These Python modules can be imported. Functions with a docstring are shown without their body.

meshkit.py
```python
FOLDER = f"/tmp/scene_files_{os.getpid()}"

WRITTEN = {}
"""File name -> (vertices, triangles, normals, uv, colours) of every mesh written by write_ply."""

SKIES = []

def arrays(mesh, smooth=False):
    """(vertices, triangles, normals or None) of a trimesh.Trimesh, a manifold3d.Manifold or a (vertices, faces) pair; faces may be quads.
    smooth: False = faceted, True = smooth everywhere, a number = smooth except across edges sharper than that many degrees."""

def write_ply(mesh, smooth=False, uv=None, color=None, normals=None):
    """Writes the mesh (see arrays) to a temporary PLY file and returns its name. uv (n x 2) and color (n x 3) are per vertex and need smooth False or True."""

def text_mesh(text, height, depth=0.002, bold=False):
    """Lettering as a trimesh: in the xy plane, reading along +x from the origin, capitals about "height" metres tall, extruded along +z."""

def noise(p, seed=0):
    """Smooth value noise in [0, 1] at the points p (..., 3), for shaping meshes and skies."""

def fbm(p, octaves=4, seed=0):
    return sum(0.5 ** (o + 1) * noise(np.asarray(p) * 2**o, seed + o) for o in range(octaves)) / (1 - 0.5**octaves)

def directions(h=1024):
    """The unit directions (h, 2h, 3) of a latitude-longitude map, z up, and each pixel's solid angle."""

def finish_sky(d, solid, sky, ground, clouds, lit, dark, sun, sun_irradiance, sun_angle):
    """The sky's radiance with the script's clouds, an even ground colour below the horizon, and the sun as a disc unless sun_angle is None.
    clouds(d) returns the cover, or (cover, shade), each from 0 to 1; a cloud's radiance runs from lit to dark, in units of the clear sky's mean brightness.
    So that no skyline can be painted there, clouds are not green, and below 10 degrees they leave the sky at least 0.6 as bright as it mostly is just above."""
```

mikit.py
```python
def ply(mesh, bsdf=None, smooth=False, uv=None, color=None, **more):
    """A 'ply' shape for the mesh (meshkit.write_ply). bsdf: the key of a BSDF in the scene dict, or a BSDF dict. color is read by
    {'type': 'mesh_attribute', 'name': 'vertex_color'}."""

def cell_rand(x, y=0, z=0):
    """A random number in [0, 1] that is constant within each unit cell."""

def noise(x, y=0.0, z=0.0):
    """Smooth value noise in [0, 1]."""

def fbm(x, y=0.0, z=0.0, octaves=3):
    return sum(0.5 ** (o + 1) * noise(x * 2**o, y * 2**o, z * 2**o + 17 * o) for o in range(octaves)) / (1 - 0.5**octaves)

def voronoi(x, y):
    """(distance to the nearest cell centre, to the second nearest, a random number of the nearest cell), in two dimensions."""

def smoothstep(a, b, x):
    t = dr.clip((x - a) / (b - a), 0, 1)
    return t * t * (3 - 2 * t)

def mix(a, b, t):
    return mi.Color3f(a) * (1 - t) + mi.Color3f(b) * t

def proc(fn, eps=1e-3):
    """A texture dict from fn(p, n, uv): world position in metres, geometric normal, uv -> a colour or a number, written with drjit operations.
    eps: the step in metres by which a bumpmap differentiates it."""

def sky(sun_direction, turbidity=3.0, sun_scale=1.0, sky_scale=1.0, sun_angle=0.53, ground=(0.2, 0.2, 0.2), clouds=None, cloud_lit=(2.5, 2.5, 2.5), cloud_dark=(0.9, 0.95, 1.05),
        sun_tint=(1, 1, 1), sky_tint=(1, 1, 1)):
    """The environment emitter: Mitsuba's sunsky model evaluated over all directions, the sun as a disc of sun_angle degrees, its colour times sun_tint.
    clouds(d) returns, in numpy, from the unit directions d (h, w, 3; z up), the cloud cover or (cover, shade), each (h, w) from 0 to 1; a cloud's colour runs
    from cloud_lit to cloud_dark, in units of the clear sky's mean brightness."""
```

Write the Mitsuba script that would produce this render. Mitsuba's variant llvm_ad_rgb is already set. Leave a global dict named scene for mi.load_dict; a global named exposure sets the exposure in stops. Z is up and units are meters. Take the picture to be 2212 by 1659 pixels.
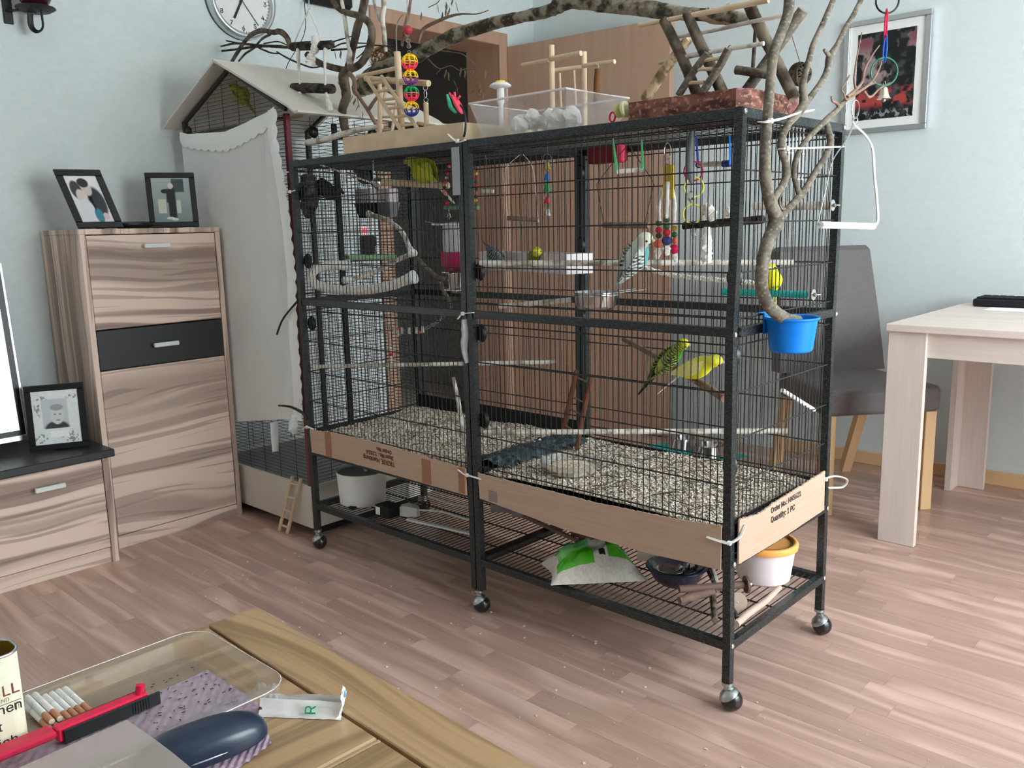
import math, random, numpy as np, trimesh, manifold3d as m3, drjit as dr, mitsuba as mi, mikit, meshkit
from mikit import noise, fbm, cell_rand, smoothstep, mix, voronoi
T = mi.ScalarTransform4f
scene, labels = {}, {}
rng = np.random.default_rng(7)

# ---------------------------------------------------------------- camera, light, exposure
scene['camera'] = {'type': 'perspective', 'fov': 61.286, 'fov_axis': 'x', 'near_clip': 0.02, 'far_clip': 50.0,
                   'to_world': T().look_at(origin=[0.873, -1.6272, 1.08], target=[0.2034, -0.9063, 0.901], up=[-0.1047, 0.1469, 0.9836])}
exposure = -0.08
WINDOW_SIDE = (15.5, 17.3, 18.2)      # daylight of the balcony window in the side wall
WINDOW_LOW = (3.6, 4.0, 4.2)            # its lower panes look onto the darker ground outside
WINDOW_REAR = (0.40, 0.43, 0.44)        # daylight of the window behind the camera

XL, XR, YB, YF, ZC = -2.45, 1.95, 2.19, -3.9, 2.5     # the room

# ---------------------------------------------------------------- helpers
def lin(c):
    c = np.asarray(c, float) / 255.0
    return np.where(c <= 0.04045, c / 12.92, ((c + 0.055) / 1.055) ** 2.4)

def rgb(c):
    return {'type': 'rgb', 'value': [float(x) for x in lin(c)]}

def M(name, c, rough=0.55, metal=0.0, spec=0.4, two=True, **more):
    """A material: c is an sRGB colour or a texture function."""
    col = mikit.proc(c) if callable(c) else ({'type': 'mesh_attribute', 'name': 'vertex_color'} if c == 'vc' else rgb(c))
    b = {'type': 'principled', 'base_color': col, 'roughness': rough, 'metallic': metal, 'specular': spec, **more}
    scene['mat_' + name] = {'type': 'twosided', 'bsdf': b} if two else b
    return 'mat_' + name

def numbered(base):
    taken = lambda k: k in labels or k in scene or any(x.startswith(k + '__') for x in (scene if '__' not in k else ()))
    if base not in USED:
        USED.add(base); return base
    n = 1
    while '%s_%03d' % (base, n) in USED: n += 1
    k = '%s_%03d' % (base, n); USED.add(k); return k
USED = set()

def thing(name, label, cat, group=None):
    key = numbered(name)
    labels[key] = {'label': label, 'category': cat}
    if group: labels[key]['group'] = group
    return key

def structure(name, label=None):
    key = numbered(name)
    labels[key] = {'kind': 'structure'}
    if label: labels[key]['label'] = label
    return key

def put(key, mesh, mat, smooth=30, uv=None, color=None, tw=None):
    d = mesh if isinstance(mesh, dict) else mikit.ply(mesh, mat, smooth, uv=uv, color=color)
    scene[key] = {**d, 'to_world': tw} if tw is not None else d
    return key

def part(parent, name, mesh, mat=None, smooth=30, label=None, kind=None, uv=None, color=None, tw=None):
    key = numbered(parent + '__' + name)
    put(key, mesh, mat, smooth, uv, color, tw)
    if label or kind:
        labels[key] = {}
        if label: labels[key]['label'] = label
        if kind: labels[key]['kind'] = kind
    return key

def solo(name, mesh, mat, label, cat, smooth=30, group=None, kind=None, uv=None, color=None):
    key = thing(name, label, cat, group)
    if kind: labels[key]['kind'] = kind
    put(key, mesh, mat, smooth, uv, color)
    return key

V3 = lambda *a: np.array(a, float)
def unit(v):
    v = np.asarray(v, float); return v / (np.linalg.norm(v) + 1e-12)

def join(*ms):
    flat = []
    for m in ms: flat += list(m) if isinstance(m, (list, tuple)) else [m]
    return trimesh.util.concatenate(flat)

def box(x0, x1, y0, y1, z0, z1, b=0.0):
    """Axis-aligned box with chamfered edges (b)."""
    x0, x1 = min(x0, x1), max(x0, x1); y0, y1 = min(y0, y1), max(y0, y1); z0, z1 = min(z0, z1), max(z0, z1)
    if b <= 0:
        m = trimesh.creation.box((x1 - x0, y1 - y0, z1 - z0)); m.apply_translation(((x0 + x1) / 2, (y0 + y1) / 2, (z0 + z1) / 2)); return m
    b = min(b, 0.45 * min(x1 - x0, y1 - y0, z1 - z0))
    p = []
    for x, sx in ((x0, 1), (x1, -1)):
        for y, sy in ((y0, 1), (y1, -1)):
            for z, sz in ((z0, 1), (z1, -1)):
                p += [(x + sx * b, y + sy * b, z), (x + sx * b, y, z + sz * b), (x, y + sy * b, z + sz * b)]
    return trimesh.convex.convex_hull(np.array(p))

def obox(c, ax, size, b=0.0):
    """Box of the given size about c with axes ax = (u, v, w)."""
    m = box(-size[0] / 2, size[0] / 2, -size[1] / 2, size[1] / 2, -size[2] / 2, size[2] / 2, b)
    R = np.eye(4); R[:3, :3] = np.array([unit(a) for a in ax]).T; R[:3, 3] = c
    m.apply_transform(R); return m

def frame_of(d, hint=None):
    d = unit(d); h = np.array([0, 0, 1.0]) if hint is None else np.asarray(hint, float)
    if abs(d @ unit(h)) > 0.97: h = np.array([1.0, 0, 0])
    a = unit(np.cross(h, d)); return a, np.cross(d, a), d        # side, up, along

def beam(p, q, w, h, b=0.0, hint=None):
    p, q = np.asarray(p, float), np.asarray(q, float)
    a, u, d = frame_of(q - p, hint)
    return obox((p + q) / 2, (a, u, d), (w, h, np.linalg.norm(q - p)), b)

def spline(P, n=6):
    P = np.asarray(P, float)
    if len(P) < 3: return np.array([P[0] + (P[-1] - P[0]) * t for t in np.linspace(0, 1, max(n, 2))])
    E = np.vstack([2 * P[0] - P[1], P, 2 * P[-1] - P[-2]])
    out = []
    for i in range(len(P) - 1):
        a, b, c, d = E[i:i + 4]
        for t in np.linspace(0, 1, n, endpoint=False):
            out.append(0.5 * (2 * b + (c - a) * t + (2 * a - 5 * b + 4 * c - d) * t * t + (3 * b - a - 3 * c + d) * t ** 3))
    out.append(P[-1]); return np.array(out)

def tube(P, sides=8, n=0, hint=None, caps=True, flat=None, twist=0.0, closed=False, rough=0.0, seed=0, uvs=False):
    """Tube along P (rows x y z r). n: spline steps; flat: (a, b) factors of the ellipse across; rough: relative knobbliness."""
    P = np.asarray(P, float)
    if n: P = spline(P, n)
    X, r = P[:, :3], np.maximum(P[:, 3], 1e-5)
    t = np.gradient(X, axis=0)
    if closed: t = np.roll(X, -1, 0) - np.roll(X, 1, 0)
    t /= np.linalg.norm(t, axis=1, keepdims=True) + 1e-12
    a, u, _ = frame_of(t[0], hint)
    A = []
    for k in range(len(X)):
        a = unit(a - t[k] * (a @ t[k])); A.append(a)
    A = np.array(A); B = np.cross(t, A)
    ang = np.arange(sides) * 2 * np.pi / sides
    tw = np.linspace(0, twist, len(X))[:, None] + ang[None]
    fa, fb = flat if flat is not None else (1, 1)
    fa, fb = np.broadcast_to(fa, (len(X),)), np.broadcast_to(fb, (len(X),))
    R = r[:, None] * np.ones_like(tw)
    if rough:
        g = np.stack(np.broadcast_arrays(np.arange(len(X))[:, None] * 0.7, np.cos(tw) * 1.3, np.sin(tw) * 1.3), -1)
        R = R * (1 + rough * (meshkit.fbm(g, 3, seed) * 2 - 1))
    v = X[:, None] + (R * np.cos(tw) * fa[:, None])[..., None] * A[:, None] + (R * np.sin(tw) * fb[:, None])[..., None] * B[:, None]
    N = len(X); v = v.reshape(-1, 3)
    i, j = np.meshgrid(np.arange(N if closed else N - 1), np.arange(sides), indexing='ij')
    i2 = (i + 1) % N; j2 = (j + 1) % sides
    q = np.stack([i * sides + j, i * sides + j2, i2 * sides + j2, i2 * sides + j], -1).reshape(-1, 4)
    f = np.vstack([q[:, [0, 1, 2]], q[:, [0, 2, 3]]])
    if caps and not closed:
        v = np.vstack([v, X[:1], X[-1:]]); c0, c1 = len(v) - 2, len(v) - 1
        k = np.arange(sides); k2 = (k + 1) % sides
        f = np.vstack([f, np.stack([k2, k, k * 0 + c0], 1), np.stack([(N - 1) * sides + k, (N - 1) * sides + k2, k * 0 + c1], 1)])
    return trimesh.Trimesh(v, f, process=False)

def rod(p, q, r, sides=8):
    return tube([(*p, r), (*q, r)], sides)

def lathe(prof, seg=24, at=(0, 0, 0), axis=(0, 0, 1), sx=1.0, sy=1.0, hint=None):
    """Revolves (r, z) about the axis; sx, sy squash the cross-section."""
    prof = np.asarray(prof, float); N = len(prof)
    ang = np.arange(seg) * 2 * np.pi / seg
    v = np.stack([prof[:, :1] * np.cos(ang) * sx, prof[:, :1] * np.sin(ang) * sy, np.repeat(prof[:, 1:], seg, 1)], -1).reshape(-1, 3)
    i, j = np.meshgrid(np.arange(N - 1), np.arange(seg), indexing='ij'); j2 = (j + 1) % seg
    q = np.stack([i * seg + j, i * seg + j2, (i + 1) * seg + j2, (i + 1) * seg + j], -1).reshape(-1, 4)
    f = np.vstack([q[:, [0, 1, 2]], q[:, [0, 2, 3]]])
    a, u, d = frame_of(axis, hint)
    if abs(unit(axis)[2]) > 0.999 and hint is None: a, u, d = V3(1, 0, 0), V3(0, 1, 0) * np.sign(axis[2]), V3(0, 0, np.sign(axis[2]))
    v = v[:, :1] * a + v[:, 1:2] * u + v[:, 2:] * d + np.asarray(at, float)
    m = trimesh.Trimesh(v, f, process=False); m.update_faces(m.nondegenerate_faces()); return m

def ball(c, r, sub=2, s=(1, 1, 1)):
    m = trimesh.creation.icosphere(sub, 1.0); m.apply_scale(np.array(s) * r); m.apply_translation(c); return m

def ring(c, normal, R, r, seg=28, sides=8, sx=1.0, hint=None, a0=0, a1=2 * math.pi):
    a, u, d = frame_of(normal, hint)
    full = a1 - a0 > 6.28
    th = np.linspace(a0, a1, seg, endpoint=not full)
    P = np.asarray(c, float) + R * (np.cos(th)[:, None] * a * sx + np.sin(th)[:, None] * u)
    return tube(np.c_[P, np.full(len(P), r)], sides, closed=full)

def slab(outline, z0, z1):
    from shapely.geometry import Polygon
    m = trimesh.creation.extrude_polygon(Polygon(outline), z1 - z0, engine='earcut'); m.apply_translation((0, 0, z0)); return m

def quad(p, u, v, nu=1, nv=1, uvscale=None):
    """Sheet p + s u + t v; returns (mesh, uv)."""
    p, u, v = (np.asarray(x, float) for x in (p, u, v))
    s, t = np.meshgrid(np.linspace(0, 1, nu + 1), np.linspace(0, 1, nv + 1), indexing='ij')
    V = p + s[..., None] * u + t[..., None] * v
    i, j = np.meshgrid(np.arange(nu), np.arange(nv), indexing='ij'); k = nv + 1
    q = np.stack([i * k + j, (i + 1) * k + j, (i + 1) * k + j + 1, i * k + j + 1], -1).reshape(-1, 4)
    return trimesh.Trimesh(V.reshape(-1, 3), np.vstack([q[:, [0, 1, 2]], q[:, [0, 2, 3]]]), process=False), np.stack([s, t], -1).reshape(-1, 2)

def text_on(text, height, at, u, v, depth=0.0006, bold=False, align='l'):
    m = meshkit.text_mesh(text, height, depth, bold)
    w = m.bounds[1][0]
    if align == 'r': m.apply_translation((-w, 0, 0))
    R = np.eye(4); u, v = unit(u), unit(v); R[:3, :3] = np.array([u, v, np.cross(u, v)]).T; R[:3, 3] = at
    m.apply_transform(R); return m

def moved(mesh, R=None, t=(0, 0, 0)):
    m = mesh.copy(); A = np.eye(4)
    if R is not None: A[:3, :3] = R
    A[:3, 3] = t; m.apply_transform(A); return m

def rotz(a):
    c, s = math.cos(a), math.sin(a); return np.array([[c, -s, 0], [s, c, 0], [0, 0, 1.0]])

# ---------------------------------------------------------------- materials
L_ = lambda *c: tuple(float(x) for x in lin(c))
def wall_fn(p, n, uv):
    g = fbm(p.x * 60, p.y * 60, p.z * 60, 2)
    return mix(L_(203, 211, 211), L_(211, 218, 218), g)
def floor_fn(p, n, uv):
    ident = dr.floor(uv.x * 0.25); x = uv.x - ident * 4; y = uv.y
    r1, r2, r3 = cell_rand(ident, 1), cell_rand(ident, 2), cell_rand(ident, 3)
    wob = fbm(x * 3 + r1 * 31, y * 14 + r2 * 17, 3.0, 2)
    g = fbm(x * 2.2 + r3 * 40, y * 55 + wob * 3.0 + r1 * 50, 0, 3)
    rings = 0.5 + 0.5 * dr.sin((y * 62 + wob * 9.0 + r2 * 20 + 7 * fbm(x * 1.6 + r1 * 9, r2 * 7, 0, 2)))
    fine = fbm(x * 9, y * 420 + r3 * 60, 1.0, 2)
    c = mix(L_(138, 106, 93), L_(208, 175, 161), 0.16 + 0.28 * g + 0.40 * rings * smoothstep(0.32, 0.6, wob) + 0.18 * fine)
    return c * (0.90 + 0.18 * r1)
def strip_fn(along, across, other):
    """The walnut-stripe foil of the wall unit."""
    def fn(p, n, uv):
        s, t, o = along(p), across(p), other(p)
        w = fbm(s * 1.1 + 3, t * 5.0, o, 3)
        y = t * 11 + w * 2.1
        b = fbm(y * 1.25, s * 0.35, o + 5, 3)
        c = mix(L_(214, 190, 174), L_(168, 146, 132), smoothstep(0.50, 0.66, b))
        dark = smoothstep(0.54, 0.66, fbm(y * 1.6 + 11, s * 0.6, o, 4))
        c = mix(c, mi.Color3f(*L_(128, 106, 95)), dark * 0.8)
        thin = smoothstep(0.60, 0.70, fbm(t * 95 + w * 14, s * 2.2, 7, 2))
        return mix(c, mi.Color3f(*L_(112, 90, 80)), thin * 0.45)
    return fn
front_fn = strip_fn(lambda p: p.y, lambda p: p.z, lambda p: 0.0)
def front2_fn(p, n, uv):
    q = mi.Point3f(p.x, p.y + 5.3, p.z * 1.05 + 3.37); return front_fn(q, n, uv)
side0 = strip_fn(lambda p: p.z, lambda p: p.x + p.y, lambda p: 4.0)
def side_fn(p, n, uv):
    return side0(p, n, uv)
def oak_fn(p, n, uv):
    g = fbm(p.x * 30, p.y * 30, p.z * 2.2, 3); h = fbm(p.x * 180, p.y * 180, p.z * 6, 2)
    return mix(L_(186, 168, 158), L_(218, 205, 196), 0.25 + 0.5 * g + 0.25 * h)
def oakx_fn(p, n, uv):
    g = fbm(p.x * 2.0, p.y * 30, p.z * 30, 3); h = fbm(p.x * 6, p.y * 160, p.z * 160, 2)
    return mix(L_(186, 168, 158), L_(218, 205, 196), 0.25 + 0.5 * g + 0.25 * h)
def pine_fn(p, n, uv):
    x = uv.x - dr.floor(uv.x * 0.25) * 4; k = cell_rand(dr.floor(uv.x * 0.25), 5)
    w = fbm(x * 1.6 + k * 30, uv.y * 5 + k * 10, 0, 2)
    g = fbm(x * 1.1, uv.y * 62 + w * 9 + k * 40, 2, 3); f = fbm(x * 5, uv.y * 400, 6, 2)
    return mix(L_(132, 104, 72), L_(178, 146, 108), 0.75 * smoothstep(0.3, 0.7, g) + 0.25 * f)
def dowel_fn(p, n, uv):
    g = fbm(p.x * 25, p.y * 25, p.z * 25, 3)
    return mix(L_(190, 166, 136), L_(216, 194, 164), g)
def worn_fn(p, n, uv):
    g = fbm(p.x * 40, p.y * 40, p.z * 40, 3)
    return mix(L_(150, 140, 128), L_(214, 207, 196), smoothstep(0.3, 0.6, g))
def bark_fn(p, n, uv):
    g = fbm(p.x * 45, p.y * 45, p.z * 30, 4); h = fbm(p.x * 190, p.y * 190, p.z * 190, 2)
    c = mix(L_(78, 72, 63), L_(120, 111, 98), smoothstep(0.3, 0.7, g * 0.7 + h * 0.3))
    return mix(c, mi.Color3f(*L_(150, 142, 126)), smoothstep(0.66, 0.76, h) * 0.5)
def darkbark_fn(p, n, uv):
    g = fbm(p.x * 60, p.y * 60, p.z * 60, 4)
    return mix(L_(38, 34, 31), L_(86, 78, 70), smoothstep(0.3, 0.75, g))
def redbark_fn(p, n, uv):
    g = fbm(p.x * 28, p.y * 28, p.z * 60, 4); h = smoothstep(0.56, 0.72, fbm(p.x * 130 + 9, p.y * 130, p.z * 130, 3)) * 0.7
    return mix(mix(L_(76, 44, 39), L_(130, 84, 73), smoothstep(0.3, 0.7, g)), mi.Color3f(*L_(196, 150, 128)), h * 0.7)
def birch_fn(p, n, uv):
    g = fbm(p.x * 38, p.y * 22, p.z * 38, 4); h = fbm(p.x * 120, p.y * 120, p.z * 120, 2)
    c = mix(L_(60, 56, 50), L_(146, 138, 122), smoothstep(0.38, 0.62, g))
    return mix(c, mi.Color3f(*L_(112, 98, 78)), smoothstep(0.55, 0.7, h) * 0.6)
def shelfbark_fn(p, n, uv):
    g = fbm(p.x * 50, p.y * 50, p.z * 50, 3)
    return mix(L_(92, 70, 60), L_(150, 122, 106), g)
def card_fn(p, n, uv):
    g = fbm(p.x * 6, p.y * 6, p.z * 160, 3)
    return mix(L_(172, 146, 126), L_(186, 160, 140), g)
def cloth_fn(p, n, uv):
    g = noise(p.x * 900, p.y * 900, p.z * 900) * 0.5 + fbm(p.x * 8, p.y * 8, p.z * 8, 2) * 0.5
    return mix(L_(206, 208, 206), L_(224, 225, 222), g)
def doorwood_fn(p, n, uv):
    g = fbm(p.x * 40, p.y * 40, p.z * 2.5, 3)
    return mix(L_(164, 130, 108), L_(180, 146, 124), g)
def rope_fn(p, n, uv):
    return mix(L_(212, 207, 196), L_(246, 243, 236), fbm(p.x * 120, p.y * 120, p.z * 120, 2))
def hammer_fn(p, n, uv):
    g = noise(p.x * 420, p.y * 420, p.z * 420)
    return mix(L_(17, 21, 21), L_(46, 52, 52), smoothstep(0.35, 0.8, g))
def litter_fn(p, n, uv):
    g = cell_rand(p.x * 170, p.y * 170, 3)
    return mix(L_(150, 132, 112), L_(226, 212, 190), g)
def plush_fn(p, n, uv):
    g = fbm(p.x * 45, p.y * 45, p.z * 45, 4)
    return mix(L_(58, 60, 58), L_(128, 132, 128), smoothstep(0.3, 0.7, g))
def leather_fn(p, n, uv):
    g = fbm(p.x * 90, p.y * 90, p.z * 90, 3)
    return mix(L_(92, 86, 86), L_(104, 98, 98), g)

M('wall', wall_fn, 0.9, spec=0.15); M('ceiling', (232, 232, 230), 0.9, spec=0.1)
M('floor', floor_fn, 0.30, spec=0.6); M('floor_base', (60, 44, 38), 0.8)
M('stripe', front_fn, 0.45, spec=0.35); M('stripe_low', front2_fn, 0.45, spec=0.35); M('stripe_side', side_fn, 0.5, spec=0.35)
M('oak', oak_fn, 0.5, spec=0.35); M('oak_x', oakx_fn, 0.42, spec=0.4); M('pine', pine_fn, 0.32, spec=0.5)
M('dowel', dowel_fn, 0.6, spec=0.25); M('worn', worn_fn, 0.75, spec=0.2); M('bark', bark_fn, 0.8, spec=0.2); M('dark_bark', darkbark_fn, 0.85, spec=0.15)
M('red_bark', redbark_fn, 0.7, spec=0.25); M('birch', birch_fn, 0.85, spec=0.15); M('stick', shelfbark_fn, 0.7, spec=0.25)
M('card', card_fn, 0.8, spec=0.15); M('cloth', cloth_fn, 0.95, spec=0.1); M('door', doorwood_fn, 0.5, spec=0.3)
M('rope', rope_fn, 0.9, spec=0.1); M('hammer', hammer_fn, 0.42, spec=0.5); M('litter', litter_fn, 0.9, spec=0.1); M('plush', plush_fn, 0.98, spec=0.05)
M('leather', leather_fn, 0.55, spec=0.35)
M('vc', 'vc', 0.75, spec=0.25); M('vc_gloss', 'vc', 0.35, spec=0.5)
M('black_foil', (40, 39, 40), 0.4); M('black', (18, 20, 20), 0.35); M('black_matt', (22, 23, 23), 0.75); M('iron', (24, 24, 24), 0.5)
M('white', (226, 228, 226), 0.4); M('white_matt', (222, 222, 218), 0.8); M('cream', (202, 197, 186), 0.5); M('handle', (206, 210, 206), 0.3)
M('silver', (196, 200, 202), 0.28, metal=0.9); M('steel', (205, 205, 203), 0.14, metal=1.0); M('zinc', (176, 184, 182), 0.3, metal=0.95)
M('chrome', (222, 222, 220), 0.18, metal=1.0); M('brass', (206, 176, 110), 0.25, metal=0.9)
M('dark_red', (58, 16, 24), 0.25, spec=0.6); M('maroon', (110, 46, 56), 0.45); M('dark_metal', (38, 38, 36), 0.5)
M('beech', (216, 178, 134), 0.5); M('rubber', (20, 20, 20), 0.25, spec=0.6); M('grey_plastic', (120, 124, 124), 0.5); M('tape', (150, 156, 160), 0.35)
M('lavender', (140, 138, 152), 0.4); M('tie', (226, 226, 220), 0.4); M('tape_brown', (150, 104, 80), 0.35); M('tape_grey', (140, 122, 116), 0.4)
M('ink', (44, 38, 36), 0.8); M('ink_red', (98, 44, 34), 0.8); M('blue', (0, 118, 214), 0.35); M('blue_dark', (24, 46, 120), 0.4)
M('red', (214, 24, 60), 0.35); M('pink', (250, 60, 100), 0.35); M('green', (24, 150, 84), 0.35); M('yellow', (244, 206, 20), 0.35); M('purple', (118, 50, 130), 0.35)
M('orange', (246, 172, 92), 0.4); M('turquoise', (44, 168, 160), 0.9, spec=0.1); M('magenta', (150, 20, 70), 0.4); M('lime', (222, 230, 90), 0.4)
M('mint', (150, 186, 150), 0.85, spec=0.1); M('sage', (110, 140, 116), 0.8); M('mustard', (196, 166, 50), 0.6)
M('hall', (74, 58, 48), 0.7); M('hall_dark', (30, 26, 24), 0.8)
scene['mat_clear'] = {'type': 'thindielectric', 'int_ior': 1.45}
scene['mat_glass'] = {'type': 'dielectric', 'int_ior': 1.5}
def frosted(name, c, w):
    scene['mat_' + name] = {'type': 'blendbsdf', 'weight': w, 'a': {'type': 'thindielectric', 'int_ior': 1.4},
                            'b': {'type': 'twosided', 'bsdf': {'type': 'principled', 'base_color': rgb(c), 'roughness': 0.35, 'specular': 0.5}}}
frosted('lid', (200, 186, 174), 0.55); M('lace', (236, 238, 234), 0.9, spec=.1); M('paper', (242, 242, 240), 0.7, spec=.2); frosted('tubclear', (214, 216, 214), 0.2); frosted('frosted', (206, 196, 188), 0.6); frosted('milky', (232, 224, 226), 0.8); frosted('film', (210, 212, 210), 0.09); frosted('smoky', (214, 214, 212), 0.35)

# ---------------------------------------------------------------- the setting
def build_floor():
    fl = structure('floor', 'reddish brown wood-look floor of narrow staggered strips')
    put(fl, box(XL, XR, YF, YB, -0.05, -0.003), 'mat_floor_base')
    r = np.random.default_rng(3)
    W, cam, F = 0.066, V3(0.873, -1.6272, 1.08), V3(-0.6696, 0.7209, -0.179)
    Rr = unit(np.cross(F, (0, 0, 1)))
    cells = []
    for k in range(int((YB - YF) / W) + 1):
        y0 = YF + k * W; y1 = min(y0 + W, YB); x = XL - r.random() * 0.5
        while x < XR:
            ln = r.uniform(0.33, 0.62); a, b = max(x, XL), min(x + ln, XR); x += ln
            if b - a > 0.02 and y1 - y0 > 0.01: cells.append((a, b, y0, y1))
    score = []
    for a, b, y0, y1 in cells:
        d = V3((a + b) / 2, (y0 + y1) / 2, 0) - cam; z = d @ F; u = abs(d @ Rr) / max(z, 1e-3); below = -d[2] / max(z, 1e-3)
        seen = z > 0.3 and u < 0.66 and below < 0.72 and not (a > -0.4 and y1 < -0.55 and y1 < -0.9) and not (b < -1.95 and y1 < 0.05) and not (b < -2.0 and y1 < 0.6)
        score.append(z if seen else 100 + z)
    order = np.argsort(score, kind='stable')
    rest = []; ruv = []
    for n, i in enumerate(order):
        a, b, y0, y1 = cells[i]; g = 0.00022
        m = box(a + g, b - g, y0 + g * 0.7, y1 - g * 0.7, -0.003, 0.0 - 0.00015 * r.random())
        uv = np.c_[m.vertices[:, 0] - a + 1.0 + 4 * n, m.vertices[:, 1] - y0]
        if n < 300: part(fl, 'plank', m, 'mat_floor', False, uv=uv)
        else: rest.append(m); ruv.append(uv)
    part(fl, 'plank_bulk', join(rest), 'mat_floor', False, kind='stuff', uv=np.vstack(ruv))
build_floor()

TH = 0.24
DY0, DY1, DZ = 1.105, 1.90, 2.03                              # the clear door opening in the left wall
k = structure('wall_left', 'white painted wall with the doorway, clock and sconce')
put(k, join(box(XL - TH, XL, YF, DY0 - 0.03, 0, ZC), box(XL - TH, XL, DY1 + 0.03, YB, 0, ZC), box(XL - TH, XL, DY0 - 0.03, DY1 + 0.03, DZ + 0.03, ZC)), 'mat_wall')
k = structure('wall_back', 'white painted wall behind the dining table')
put(k, box(XL - TH, XR + TH, YB, YB + TH, 0, ZC), 'mat_wall')
k = structure('ceiling'); put(k, box(XL - TH, XR + TH, YF - TH, YB + TH, ZC, ZC + 0.1), 'mat_ceiling')

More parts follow.
